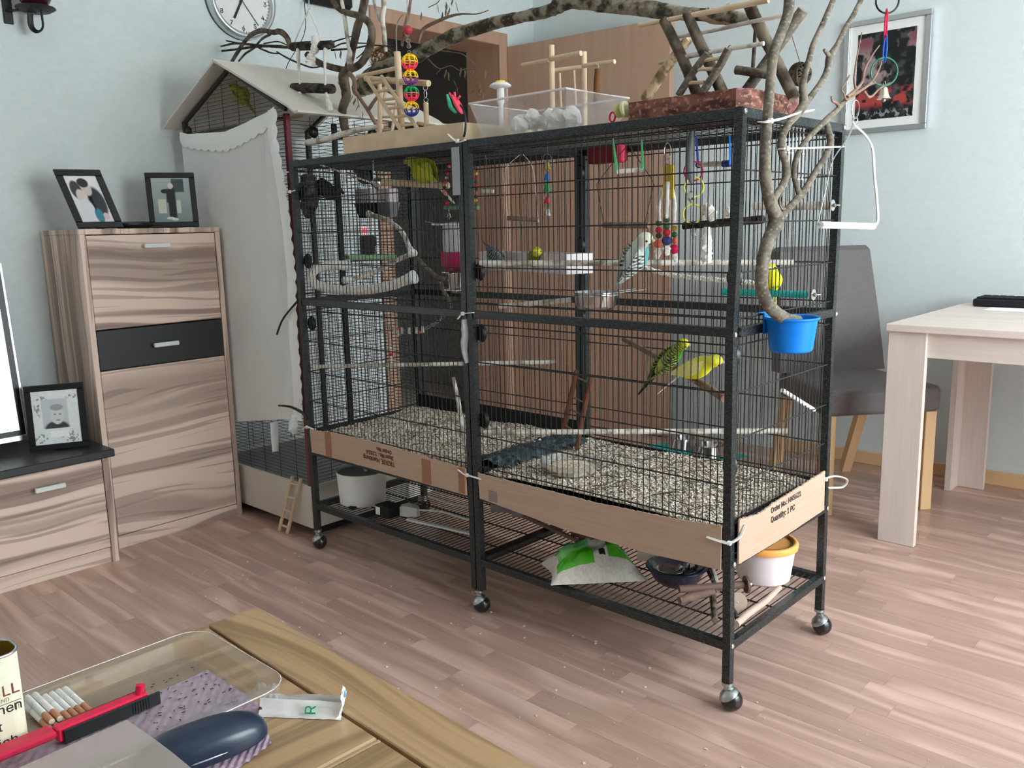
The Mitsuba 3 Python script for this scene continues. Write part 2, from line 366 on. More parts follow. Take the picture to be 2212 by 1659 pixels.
def wall_with_window(name, axis, c, a0, a1, h0, h1, wn, radiance, lo, hi, panes, transom=None):
    """A wall at coordinate c with a window opening a0..a1, h0..h1; frame, sill and daylit panes."""
    s = 1 if c > 0 else -1
    def B(p0, p1, d0, d1, z0, z1, b=0):
        d0, d1 = c + s * d0, c + s * d1
        return box(d0, d1, p0, p1, z0, z1, b) if axis == 'x' else box(p0, p1, d0, d1, z0, z1, b)
    k = structure(name); put(k, join(B(lo, a0, 0, TH, 0, ZC), B(a1, hi, 0, TH, 0, ZC), B(a0, a1, 0, TH, 0, h0), B(a0, a1, 0, TH, h1, ZC)), 'mat_wall')
    w = structure(wn)
    put(w, join(B(a0, a1, 0.05, 0.11, h0, h0 + 0.06), B(a0, a1, 0.05, 0.11, h1 - 0.06, h1), B(a0, a0 + 0.06, 0.05, 0.11, h0, h1), B(a1 - 0.06, a1, 0.05, 0.11, h0, h1)), 'mat_white')
    part(w, 'sill', B(a0 - 0.04, a1 + 0.04, -0.06, 0.05, h0 - 0.03, h0, 0.004), 'mat_white')
    st = (a1 - a0 - 0.12) / panes
    for i in range(panes):
        p0 = a0 + 0.06 + i * st
        if i: part(w, 'mullion', B(p0 - 0.025, p0 + 0.025, 0.05, 0.11, h0 + 0.06, h1 - 0.06), 'mat_white')
        q0, q1 = p0 + 0.026 * (i > 0), p0 + st - 0.026 * (i < panes - 1)
        d = c + s * 0.085
        for z0, z1, rad in ([(h0 + .06, h1 - .06, radiance)] if transom is None else [(transom[0] + .03, h1 - .06, radiance), (h0 + .06, transom[0] - .03, transom[1])]):
            if axis == 'x': m, _ = quad((d, q0, z0), (0, q1 - q0, 0), (0, 0, z1 - z0))
            else: m, _ = quad((q0, d, z0), (q1 - q0, 0, 0), (0, 0, z1 - z0))
            n = m.face_normals[0]; inward = V3(-s, 0, 0) if axis == 'x' else V3(0, -s, 0)
            if n @ inward < 0: m.invert()
            key = part(w, 'pane', m, 'mat_white', False)
            scene[key]['emitter'] = {'type': 'area', 'radiance': {'type': 'rgb', 'value': list(rad)}}
    if transom: part(w, 'transom', B(a0 + .06, a1 - .06, .05, .11, transom[0] - .03, transom[0] + .03), 'mat_white')
wall_with_window('wall_right', 'x', XR, -0.65, 1.35, 0.06, 1.98, 'window_1', WINDOW_SIDE, YF - TH, YB + TH, 2, (0.92, WINDOW_LOW))
wall_with_window('wall_front', 'y', YF, -1.9, 0.3, 0.85, 2.25, 'window_2', WINDOW_REAR, XL, XR, 2)

k = structure('baseboard_back', 'light brown wooden skirting board'); put(k, box(-0.9, XR, YB - 0.014, YB, 0, 0.058, 0.003), 'mat_beech')

# the doorway: lining, casing, dark hall behind, open leaf
k = structure('trim_1', 'light brown door casing around the dark doorway')
cs = 0.065
put(k, join(box(XL, XL + 0.014, DY0 - cs, DY0, 0, DZ + cs, 0.003), box(XL, XL + 0.014, DY1, DY1 + cs, 0, DZ + cs, 0.003), box(XL, XL + 0.014, DY0, DY1, DZ, DZ + cs, 0.003)), 'mat_door')
part(k, 'lining', join(box(XL - TH, XL, DY0 - 0.03, DY0, 0, DZ), box(XL - TH, XL, DY1, DY1 + 0.03, 0, DZ), box(XL - TH, XL, DY0, DY1, DZ, DZ + 0.03)), 'mat_door')
k = structure('wall_hall', 'unlit hallway behind the doorway')
put(k, join(box(-5.7, -5.6, 0.4, 2.6, 0, ZC), box(-5.6, XL - TH, 0.3, 0.4, 0, ZC), box(-5.6, XL - TH, 2.5, 2.6, 0, ZC), box(-5.6, XL - TH, 0.4, 2.5, ZC, ZC + .1)), 'mat_wall')
part(k, 'hall_floor', box(-5.6, XL, 0.4, 2.5, -0.05, -0.001), 'mat_oak_x')
k = structure('door_1', 'open light brown door leaf against the white wall')
hx, hy, ex, ey = -2.435, 1.955, -1.470, 2.045
d = unit((ex - hx, ey - hy, 0)); nn = V3(-d[1], d[0], 0); c = V3((hx + ex) / 2, (hy + ey) / 2, 1.018) + nn * 0.02
put(k, obox(c, (d, nn, (0, 0, 1)), (math.hypot(ex - hx, ey - hy), 0.04, 2.02), 0.003), 'mat_door')
for z in (0.25, 1.75): part(k, 'hinge', rod((hx - .004, hy - .004, z), (hx - .004, hy - .004, z + 0.09), 0.007), 'mat_chrome', label='chrome hinge')

# ---------------------------------------------------------------- wall unit on the left wall
def bar_handle(parent, x, y0, y1, z):
    part(parent, 'handle', join(box(x + 0.016, x + 0.026, y0, y1, z - 0.0075, z + 0.0075, 0.002), box(x, x + 0.02, y0 + .006, y0 + .012, z - .004, z + .004), box(x, x + 0.02, y1 - .012, y1 - .006, z - .004, z + .004)), 'mat_handle', label='pale metal bar handle')
h = thing('highboard', 'tall walnut-striped cabinet with one black drawer, against the left wall', 'cabinet')
fx, y0, y1, H = -2.107, -0.478, 0.018, 1.104
part(h, 'carcass', join(box(XL + 0.003, fx, y0, y0 + 0.018, 0, H - 0.018), box(XL + 0.003, fx, y1 - 0.018, y1, 0, H - 0.018), box(XL + 0.003, fx - 0.02, y0, y1, 0.03, 0.05), box(XL + 0.003, XL + 0.012, y0, y1, 0.03, H)), 'mat_stripe_side')
part(h, 'top', box(XL + 0.003, fx, y0 - 0.002, y1 + 0.002, H - 0.018, H, 0.002), 'mat_stripe_side')
part(h, 'plinth', box(fx - 0.02, fx - 0.004, y0 + 0.018, y1 - 0.018, 0.0, 0.045), 'mat_stripe')
for nm, z0, z1, m in (('flap', 0.770, H - 0.021, 'mat_stripe'), ('drawer', 0.632, 0.766, 'mat_black_foil'), ('door', 0.048, 0.628, 'mat_stripe')):
    f = part(h, nm, box(fx - 0.02, fx - 0.001, y0 + 0.020, y1 - 0.020, z0, z1, 0.0015), m, label='matt black drawer front' if nm == 'drawer' else None)
    if nm != 'door': bar_handle(f, fx, -0.275, -0.185, 1.044 if nm == 'flap' else 0.700)
h = thing('lowboard', 'low walnut-striped media board with a black top, under the television', 'cabinet')
fx, y1, H = -2.0, -0.506, 0.388
part(h, 'carcass', join(box(XL + 0.003, fx, y1 - 0.02, y1, 0, H - 0.026), box(XL + 0.003, fx, -1.95, -1.93, 0, H - 0.026), box(XL + 0.003, fx - 0.02, -1.93, y1, 0.03, 0.05), box(XL + 0.003, XL + 0.012, -1.93, y1, 0.03, H - .03)), 'mat_stripe_side')
part(h, 'top', box(XL + 0.003, fx + 0.014, -1.96, y1 + 0.018, H - 0.026, H, 0.003), 'mat_black_foil', label='matt black top board')
for a, b in ((-1.10, y1 - 0.022), (-1.70, -1.105)):
    f = part(h, 'drawer', box(fx - 0.02, fx - 0.001, a, b, 0.055, H - 0.03, 0.0015), 'mat_stripe_low')
    bar_handle(f, fx, (a + b) / 2 + .07, (a + b) / 2 + .16, 0.305)
part(h, 'plinth', box(fx - 0.03, fx - 0.012, -1.93, y1 - 0.02, 0.0, 0.05), 'mat_stripe_low')

tv = thing('television', 'flat television with a bright white picture, standing on the low media board', 'television')
u_, n_ = V3(0, 1, 0), unit((1, 0, 0.10)); v_ = np.cross(n_, u_); v_ = v_ if v_[2] > 0 else -v_
o = V3(-2.205, -0.672, 0.424)                                      # lower right corner
W_, H_ = 1.05, 0.58
part(tv, 'housing', obox(o - u_ * W_ / 2 + v_ * H_ / 2 - n_ * 0.022, (u_, v_, n_), (W_ - 0.004, H_ - 0.004, 0.036), 0.006), 'mat_grey_plastic')
part(tv, 'bezel', join(*[obox(o - u_ * a + v_ * b, (u_, v_, n_), s, 0.001) for a, b, s in ((W_ / 2, 0.009, (W_, 0.018, 0.012)), (W_ / 2, H_ - 0.004, (W_, 0.008, 0.012)), (0.004, H_ / 2, (0.008, H_, 0.012)), (W_ - 0.004, H_ / 2, (0.008, H_, 0.012)))]), 'mat_silver', label='silver bezel')
part(tv, 'inner_frame', join(*[obox(o - u_ * a + v_ * b + n_ * 0.0015, (u_, v_, n_), s) for a, b, s in ((W_ / 2, 0.026, (W_ - .016, 0.017, 0.006)), (W_ / 2, H_ - 0.016, (W_ - .016, 0.017, 0.006)), (0.016, H_ / 2, (0.017, H_ - .02, 0.006)), (W_ - 0.016, H_ / 2, (0.017, H_ - .02, 0.006)))]), 'mat_black')
sm, _ = quad(o - u_ * (W_ - 0.024) + v_ * 0.034 + n_ * 0.002, u_ * (W_ - 0.048), v_ * (H_ - 0.058))
if sm.face_normals[0] @ n_ < 0: sm.invert()
k = part(tv, 'screen', sm, 'mat_white', False, label='bright white screen')
scene[k]['emitter'] = {'type': 'area', 'radiance': {'type': 'rgb', 'value': [1.0, 1.05, 1.06]}}
part(tv, 'stand', join(box(-2.30, -2.12, -1.35, -1.05, 0.388, 0.396, 0.003), box(-2.25, -2.22, -1.22, -1.18, 0.394, 0.47)), 'mat_silver')

# ---------------------------------------------------------------- framed photos (flat prints)
def ell(x, y, cx, cy, rx, ry, s=0.15):
    return 1 - smoothstep(1 - s, 1 + s, dr.sqrt(dr.square((x - cx) / rx) + dr.square((y - cy) / ry)))
def rect(x, y, x0, x1, y0, y1, s=0.01):
    return smoothstep(x0 - s, x0 + s, x) * (1 - smoothstep(x1 - s, x1 + s, x)) * smoothstep(y0 - s, y0 + s, y) * (1 - smoothstep(y1 - s, y1 + s, y))
def over(c, k, m): return mix(c, mi.Color3f(*L_(*k)), m)
def portrait_fn(p, n, uv):
    x, y = uv.x, uv.y; g = fbm(x * 30, y * 30, 0, 3)
    c = mix(L_(206, 210, 210), L_(226, 228, 228), g)
    fl = smoothstep(0.52, 0.6, fbm(x * 22, y * 26, 3, 2))
    c = over(c, (140, 142, 142), fl * (ell(x, y, .2, .72, .16, .2) + ell(x, y, .8, .13, .22, .12) + ell(x, y, .14, .1, .14, .1) + ell(x, y, .85, .88, .12, .06)))
    c = over(c, (184, 190, 192), rect(x, y, .2, .76, .3, .84, .02))
    c = over(c, (62, 62, 64), ell(x, y, .5, .28, .27, .15) * smoothstep(.28, .3, y))
    c = over(c, (200, 200, 200), ell(x, y, .52, .52, .145, .155, .1)); c = over(c, (150, 150, 150), ell(x, y, .52, .68, .14, .06))
    c = over(c, (96, 96, 98), (ell(x, y, .47, .55, .03, .012) + ell(x, y, .585, .55, .03, .012) + ell(x, y, .53, .44, .05, .012)) * 0.8)
    return over(c, (232, 232, 230), rect(x, y, .34, .74, .12, .24))
def couple_fn(p, n, uv):
    x, y = uv.x, uv.y
    c = mix(L_(206, 208, 208), L_(222, 222, 222), y)
    c = over(c, (40, 42, 46), ell(x, y, .72, .42, .26, .34)); c = over(c, (196, 184, 176), ell(x, y, .55, .72, .15, .15)); c = over(c, (36, 34, 34), ell(x, y, .5, .85, .17, .1))
    c = over(c, (60, 52, 50), ell(x, y, .22, .7, .17, .2)); c = over(c, (206, 192, 184), ell(x, y, .3, .55, .14, .16)); c = over(c, (206, 208, 212), ell(x, y, .34, .25, .22, .26))
    c = over(c, (40, 122, 138), ell(x, y, .62, .14, .13, .16)); return over(c, (210, 176, 176), ell(x, y, .82, .12, .09, .08))
def standing_fn(p, n, uv):
    x, y = uv.x, uv.y
    c = mix(L_(120, 132, 132), L_(160, 172, 170), y); c = over(c, (60, 74, 76), rect(x, y, .52, .84, .68, .98))
    c = over(c, (196, 196, 180), rect(x, y, .13, .34, .2, .52)); c = over(c, (188, 192, 178), rect(x, y, .56, .72, .2, .5))
    c = over(c, (26, 28, 30), rect(x, y, .36, .60, .44, .76, .03)); c = over(c, (26, 28, 30), rect(x, y, .40, .60, .1, .48, .02)); c = over(c, (30, 30, 32), ell(x, y, .33, .70, .1, .05))
    c = over(c, (206, 198, 190), ell(x, y, .49, .82, .07, .065)); return over(c, (206, 206, 200), ell(x, y, .42, .09, .1, .03) + ell(x, y, .54, .06, .08, .03))
def dark_art_fn(p, n, uv):
    x, y = uv.x, uv.y; g = fbm(x * 9, y * 12, 1, 4); h = fbm(x * 5 + 7, y * 6, 5, 4); j = fbm(x * 22, y * 24, 9, 3)
    c = mix(L_(14, 18, 20), L_(62, 58, 60), smoothstep(.45, .75, g)); c = over(c, (150, 130, 130), smoothstep(.58, .72, h) * smoothstep(.25, .5, y))
    band = smoothstep(.10, .2, y) * (1 - smoothstep(.26, .42, y))
    c = over(c, (160, 62, 58), smoothstep(.50, .62, fbm(x * 7 + 3, y * 9, 2, 3)) * band); c = over(c, (120, 66, 76), smoothstep(.6, .7, h) * smoothstep(.7, .9, y))
    return over(c, (132, 134, 132), smoothstep(.55, .65, j) * (1 - smoothstep(.07, .13, y)))
for nm, fn in (('portrait', portrait_fn), ('couple', couple_fn), ('standing', standing_fn), ('dark_art', dark_art_fn)): M('print_' + nm, fn, 0.35, spec=0.4)

def picture(label, cat, o, u, v, w, h, border, print_mat, frame_mat='mat_black', depth=0.014, name='photo_frame', mount=0, stand=False):
    u, v = unit(u), unit(v); n = np.cross(u, v)
    k = thing(name, label, cat); o = np.asarray(o, float)
    b = border
    part(k, 'frame', join(obox(o + u * w / 2 + v * b / 2, (u, v, n), (w, b, depth), .002), obox(o + u * w / 2 + v * (h - b / 2), (u, v, n), (w, b, depth), .002), obox(o + u * b / 2 + v * h / 2, (u, v, n), (b, h - 2 * b, depth), .002), obox(o + u * (w - b / 2) + v * h / 2, (u, v, n), (b, h - 2 * b, depth), .002)), frame_mat)
    if mount: part(k, 'mount', obox(o + u * w / 2 + v * h / 2, (u, v, n), (w - 1.6 * b, h - 1.6 * b, 0.003)), 'mat_white_matt')
    else: part(k, 'backing', obox(o + u * w / 2 + v * h / 2 - n * 0.004, (u, v, n), (w - 1.6 * b, h - 1.6 * b, 0.003)), 'mat_white_matt')
    e = b + mount
    m, uv = quad(o + u * e + v * e + n * 0.003, u * (w - 2 * e), v * (h - 2 * e))
    part(k, 'print', m, print_mat, False, uv=uv)
    if stand: part(k, 'stand', beam(o + u * w * .5 + v * h * .55 - n * .008, o + u * w * .5 - n * stand + V3(0, 0, .001), .05, .003), 'mat_black_matt')
    return k
uF = unit((0.42, 0.91, 0))
picture('black photo frame leaning far back, black-and-white couple, on the striped cabinet', 'photo frame', (-2.195, -0.445, 1.107), unit((0.30, 0.95, 0)), unit((-0.22, -.20, 0.9)), 0.142, 0.205, 0.022, 'mat_print_couple', stand=.04)
picture('black photo frame with a standing figure in dark clothes, upright on the striped cabinet', 'photo frame', (-2.24, -0.178, 1.106), uF, unit((-0.10, 0.03, 1)), 0.168, 0.196, 0.019, 'mat_print_standing', stand=.06)
picture('black photo frame with a grey memorial portrait, on the black board top beside the television', 'photo frame', (-2.155, -0.690, 0.3905), uF, unit((-0.07, 0.03, 1)), 0.176, 0.216, 0.020, 'mat_print_portrait', stand=.08)
solo('dish', lathe([(0.0, 0.0), (0.052, 0.0), (0.074, 0.012), (0.072, 0.019), (0.045, 0.024), (0.04, 0.016), (0, 0.015)], 36, (-2.21, -0.25, 1.1045), sx=0.75, sy=1.0), 'mat_black', 'flat black oval dish lying on the striped cabinet between two photo frames', 'dish')
picture('silver framed dark red and black art print hanging on the white back wall', 'picture', (-0.690, 2.176, 1.432), (1, 0, 0.0), (0, 0, 1), 0.347, 0.458, 0.022, 'mat_print_dark_art', 'mat_silver', 0.022, 'wall_picture', 0.034)

# ---------------------------------------------------------------- on the left wall
k = thing('wall_sconce', 'dark red glass globe in a black iron wall bracket', 'wall light')
cx, cy, cz = XL + 0.085, -0.4385, 1.880
part(k, 'globe', ball((cx, cy, cz), 0.052, 3, (1, 1, 0.95)), 'mat_dark_red', True, label='glossy dark red glass globe')
part(k, 'saucer', lathe([(0.0, 0.0), (0.045, 0.002), (0.062, 0.012), (0.06, 0.016), (0.042, 0.008), (0, 0.006)], 24, (cx, cy, cz - 0.058)), 'mat_iron')
part(k, 'bracket', join(tube([(XL + .004, cy - .06, cz - .05, .006), (XL + .05, cy - .045, cz - .052, .006), (cx, cy, cz - .058, .006)], 8, 5, flat=(1.8, .6)),
     tube([(cx - .02, cy - .012, cz - .06, .006), (cx - .022, cy - .012, cz - .10, .006), (cx - .01, cy, cz - .118, .006), (cx + .012, cy + .012, cz - .105, .006), (cx + .014, cy + .012, cz - .06, .006)], 8, 5, flat=(1.6, .6))), 'mat_iron')
part(k, 'wall_plate', box(XL, XL + .006, cy - .075, cy - .045, cz - .09, cz + .0, .002), 'mat_iron')

k = thing('wall_clock', 'round silver wall clock with a white dial on the left wall', 'clock')
cc = V3(XL, 0.377, 2.005); R = 0.152
ax = (1, 0, 0)
part(k, 'rim', lathe([(R * .83, 0.0), (R, 0.0), (R, 0.02), (R * .97, 0.036), (R * .9, 0.042), (R * .84, 0.036), (R * .83, 0.02)], 48, cc, ax), 'mat_silver', True)
part(k, 'dial', lathe([(0, 0.018), (R * .85, 0.018), (R * .85, 0.0)], 48, cc, ax), 'mat_white_matt')
for i in range(12):
    a = math.radians(30 * i); q = cc + V3(0.019, math.sin(a) * R * .70, math.cos(a) * R * .70)
    t = str(i or 12); m = meshkit.text_mesh(t, 0.018, 0.0008); w = m.bounds[1][0]
    part(k, 'numeral', text_on(t, 0.018, q + V3(0, -w / 2, -0.009), (0, 1, 0), (0, 0, 1), 0.0008), 'mat_ink', False)
part(k, 'minute_mark', join(*[obox(cc + V3(.0195, math.sin(t) * R * .81, math.cos(t) * R * .81), ((0, math.sin(t), math.cos(t)), (0, math.cos(t), -math.sin(t)), (1, 0, 0)), (.007 if i % 5 else .012, .0015, .001)) for i in range(60) for t in [i * math.pi / 30]]), 'mat_ink', kind='stuff')
for nm, deg, ln, w in (('hour_hand', 208, .55, .008), ('minute_hand', 52, .72, .006), ('second_hand', 142, .74, .0018)):
    a = math.radians(deg); dd = V3(0, math.sin(a), math.cos(a))
    part(k, nm, beam(cc + V3(.022, 0, 0) - dd * .012, cc + V3(.022, 0, 0) + dd * R * ln, w, .002, 0, (1, 0, 0)), 'mat_ink')
k = thing('wall_box', 'black rounded box hanging on the left wall beside the clock', 'box')
part(k, 'body', box(XL, XL + .05, .675, .925, 2.045, 2.35, .018), 'mat_black_matt')
solo('cord', tube([(XL + .02, .68, 2.05, .0016), (-2.36, .62, 1.9, .0016), (-2.12, .36, 1.70, .0016), (-2.02, .33, 1.642, .0016)], 5, 8), 'mat_black_matt', 'thin black cord hanging from the black wall box', 'cord')

# ---------------------------------------------------------------- dining table, chair
tb = thing('dining_table', 'pale oak dining table with wide board legs, by the back wall', 'table')
x0, y0, y1, H = -0.135, 1.25, 2.12, 0.742; x1 = x0 + 1.6
part(tb, 'tabletop', box(x0, x1, y0, y1, H - 0.024, H, 0.002), 'mat_oak_x')
for lx, s in ((x0 + .004, 1), (x1 - .004, -1)):
    for ly, q in ((y0 + .018, 1), (y1 - .018, -1)):
        part(tb, 'leg', join(box(lx, lx + s * .118, ly, ly + q * .024, 0, H - .025, .0015), box(lx, lx + s * .024, ly + q * .024, ly + q * .118, 0, H - .025, .0015)), 'mat_oak')
part(tb, 'apron', box(x0 + .122, x1 - .122, y0 + .03, y0 + .05, H - .105, H - .025), 'mat_oak_x'); part(tb, 'apron', box(x0 + .122, x1 - .122, y1 - .05, y1 - .03, H - .105, H - .025), 'mat_oak_x')
part(tb, 'apron', box(x0 + .03, x0 + .05, y0 + .138, y1 - .138, H - .105, H - .025), 'mat_oak')
k = thing('keyboard', 'black keyboard lying on the dining table by the wall', 'keyboard')
part(k, 'case', box(-.07, .36, 1.965, 2.095, H + .001, H + .030, .005), 'mat_black')
for r_ in range(5):
    for c_ in range(15): part(k, 'key', box(-.06 + c_ * .0275, -.036 + c_ * .0275, 1.975 + r_ * .0228, 1.995 + r_ * .0228, H + .0302, H + .0365, .002), 'mat_black_matt')
solo('paper_sheet', box(.0, .22, 1.83, 1.955, H + .0005, H + .0015), 'mat_white_matt', 'white paper lying on the dining table in front of the keyboard', 'paper')

ch = thing('dining_chair', 'grey-brown upholstered dining chair with light wooden legs beside the dining table', 'chair')
fr, rt = V3(.762, -.648, 0), V3(.648, .762, 0); cf = V3(-.247, 1.555, 0)
def C(a, b, z): return cf + rt * a + fr * b + V3(0, 0, z)
def cushion(poly, z0, z1, b, n=3):
    """Soft block over a quadrilateral."""
    pts = []
    for (a, c), i in zip(poly, range(4)):
        ctr = np.mean(poly, 0); dx, dy = np.sign(ctr[0] - a), np.sign(ctr[1] - c)
        for z, s in ((z0, 1), (z1, -1)):
            for ph in np.linspace(0, math.pi / 2, 4):
                for th in np.linspace(0, math.pi / 2, 4):
                    q = V3(-dx * math.cos(ph) * math.cos(th), -dy * math.cos(ph) * math.sin(th), -s * math.sin(ph)) * b + V3(a + dx * b, c + dy * b, z + s * b)
                    pts.append(C(q[0], q[1], q[2]))
    return trimesh.convex.convex_hull(np.array(pts))
part(ch, 'seat', cushion([(-.225, .03), (.225, .03), (.20, -.43), (-.20, -.43)], .375, .475, .022), 'mat_leather', 40)
bk = []
for z, off in ((.475, -.36), (.70, -.405), (.955, -.47)):
    w = .205 + (.955 - z) * .06
    for a in (-1, 1):
        for t in (0, .062): bk.append(C(a * (w - (0.012 if t == 0 else 0.0)), off - t, z))
for a in (-1, 1):
    for t in (.012, .05): bk.append(C(a * .185, -.475 - t, .972))
part(ch, 'backrest', trimesh.convex.convex_hull(np.array(bk)), 'mat_leather', 25)
for s in (-1, 1):
    part(ch, 'leg', beam(C(s * .195, -.005, 0), C(s * .195, -.005, .378), .042, .042, .002, fr), 'mat_beech')
    part(ch, 'leg', beam(C(s * .16, -.53, 0), C(s * .175, -.40, .378), .040, .036, .002, fr), 'mat_beech')

# ---------------------------------------------------------------- the big aviary
CW, CD, ZT, ZM, ZS = 1.5715, 0.490, 1.303, 0.848, 0.1576
PW = 0.0185                                                     # square tube
cg = thing('bird_cage', 'large black wire bird cage on casters in the middle of the room', 'bird cage')
xs = {'a': 0.0, 'c1': -0.775, 'c2': -0.797, 'b': -CW}
def post(x, y):
    b = 0.010 if (x == 0.0 and y == 0.0) else 0.004
    pts = [(x, y, 0.066), (x, y, ZS), (x - b * .6, y, 0.45), (x - b, y, ZM), (x - b * .3, y, 1.08), (x, y, ZT)]
    ms = [beam(pts[i], V3(*pts[i + 1]) + V3(0, 0, .0005), PW, PW, 0, (1, 0, 0)) for i in range(5)]
    part(cg, 'post', join(ms), 'mat_hammer', False)
for x in xs.values():
    for y in (0.0, CD): post(x, y)
def rail(p, q, w=PW, h=0.020, nm='rail'):
    part(cg, nm, beam(p, q, w, h, 0.0012, (0, 0, 1)), 'mat_hammer', False)
e = PW / 2
for z, nm in ((ZT - .010, 'top_rail'), (ZM + .004, 'middle_rail'), (ZS - .006, 'shelf_rail')):
    for y in (0.0, CD):
        for a, b in ((xs['b'] + e, xs['c2'] - e), (xs['c1'] + e, -e)): rail((a, y, z), (b, y, z), nm=nm)
    for x in ((0.0, -CW) if nm == 'middle_rail' else (0.0, xs['c1'] - .011, -CW)): rail((x, e, z), (x, CD - e, z), w=PW if x in (0.0, -CW) else .03, nm=nm)
for y in (0.0, CD):
    for a, b in ((xs['b'] + e, xs['c2'] - e), (xs['c1'] + e, -e)): rail((a, y, .345), (b, y, .345), nm='tray_rail')
for x in (0.0, -CW): rail((x, e, .345), (x, CD - e, .345), nm='tray_rail')

bar_m = {n: mikit.ply(rod((0, 0, 0), (0, 0, n), 0.00105, 6), 'mat_dark_metal', 30) for n in (0.44, 0.485)}
def bars(place, single):
    """Upright wires of one panel, in an upper and a lower field."""
    for z0, n in ((0.858, 0.44), (0.355, 0.485)):
        if single:
            for x, y in place: part(cg, 'bar', bar_m[n], tw=T().translate([x, y, z0]))
        else: part(cg, 'bar_bulk', join(*[rod((x, y, z0), (x, y, z0 + n), 0.00105, 5) for x, y in place]), 'mat_dark_metal', kind='stuff')
rows = {y: [(-0.0200 - .0175 * k, y) for k in range(43)] + [(-0.8100 - .0175 * k, y) for k in range(43)] for y in (0.004, CD - .004)}
bars(rows[0.004], True)
bars([(-0.004, 0.0195 + .0182 * k) for k in range(25)], True)
bars([(-CW + .004, 0.0195 + .0182 * k) for k in range(25)], False)
bars(rows[CD - .004], False)
def wire(p, q, r=.0018): part(cg, 'cross_wire', rod(p, q, r, 6), 'mat_dark_metal')
for z in (1.272, 1.183, 1.078, 0.976, 0.880, 0.824, 0.722, 0.619, 0.518, 0.43):
    for y in (0.002, CD - .002):
        wire((-CW + e, y, z), (xs['c2'] - e, y, z)); wire((xs['c1'] + e, y, z), (-e, y, z))
    for x in (-.002, -CW + .002): wire((x, e, z), (x, CD - e, z))
part(cg, 'roof_grille', join(*[rod((-.02 - .0175 * k, 0, ZT - .004), (-.02 - .0175 * k, CD, ZT - .004), .0013, 5) for k in range(88) if abs(-.02 - .0175 * k + .786) > .02], *[rod((-CW, y, ZT - .007), (0, y, ZT - .007), .0018, 5) for y in (.12, .245, .37)]), 'mat_dark_metal', kind='stuff')
sb = mikit.ply(rod((0, 0, 0), (0, CD, 0), 0.0014, 6), 'mat_dark_metal', 30)
for k in range(88):
    x = -.02 - .0175 * k
    if abs(x + .786) > .022: part(cg, 'shelf_bar', sb, tw=T().translate([x, 0, ZS - .002]))
for y in (.11, .245, .38): part(cg, 'shelf_wire', rod((-CW, y, ZS - .006), (0, y, ZS - .006), .0022, 6), 'mat_dark_metal')
for i, (a, b) in enumerate(((-CW + .012, -.800), (-.772, -.012))):        # the two litter trays
    zb = .47 if i == 0 else .425
    part(cg, 'tray', join(box(a, b, .014, .018, .357, .405), box(a, b, CD - .018, CD - .012, .357, zb), box(a, a + .005, .014, CD - .014, .357, .425), box(b - .005, b, .014, CD - .014, .357, .43), box(a, b, .014, CD - .014, .353, .358)), 'mat_black_matt', False, label='black plastic litter tray')
for x, y in ((0, 0), (0, CD), (-.786, 0), (-.786, CD), (-CW, 0), (-CW, CD)):     # casters
    a = {(0, 0): .5, (0, CD): -.2, (-.786, 0): .3, (-CW, 0): .1}.get((x, y), 2.2)
    dx, dy = math.cos(a) * .012, math.sin(a) * .012 - .004
    k = part(cg, 'caster', ball((x + dx, y + dy, .0245), .0245, 3), 'mat_rubber', True, label='black ball wheel')
    part(k, 'hood', join(lathe([(.0228, .0105), (.0238, .0115), (.0225, .0155), (.018, .0215), (.008, .0265), (0, .027)], 24, (x + dx, y + dy, .0252), unit((-.42, -.30, .85))), rod((x, y, .046), (x, y, .07), .008, 12), lathe([(.0, .0), (.013, .0), (.013, .007), (0, .007)], 16, (x, y, .058)), rod((x, y, .05), (x + dx, y + dy, .044), .01, 12)), 'mat_zinc', label='shiny zinc caster hood')
def bolt(c, ax): part(cg, 'bolt', lathe([(0, 0), (.0062, 0), (.0062, .002), (.0035, .0042), (0, .0046)], 14, c, ax), 'mat_chrome', True, label='shiny bolt head')
for z in (ZT - .008, ZM, ZS - .004, .345): bolt((.0093 - (.01 if z == ZM else 0), 0, z), (1, 0, 0)); bolt((.0093, CD, z), (1, 0, 0))
for x, y, z in ((-.014, .012, .965), (-.014, .012, .80), (-.014, .012, .56), (-.76, .012, .965), (-.76, .012, .80), (-.76, .012, .56), (-.785, CD - .014, 1.235), (-.785, CD - .014, 1.02), (-.785, CD - .014, .80), (-1.552, .014, 1.20), (-1.552, .014, .985), (-1.552, .014, .78)):
    part(cg, 'clip', lathe([(0, -.008), (.017, -.008), (.021, 0), (.017, .006), (0, .008)], 20, (x, y + .004, z), (0, 1, 0), sx=.85, sy=1.2), 'mat_black', label='black rounded panel clip')

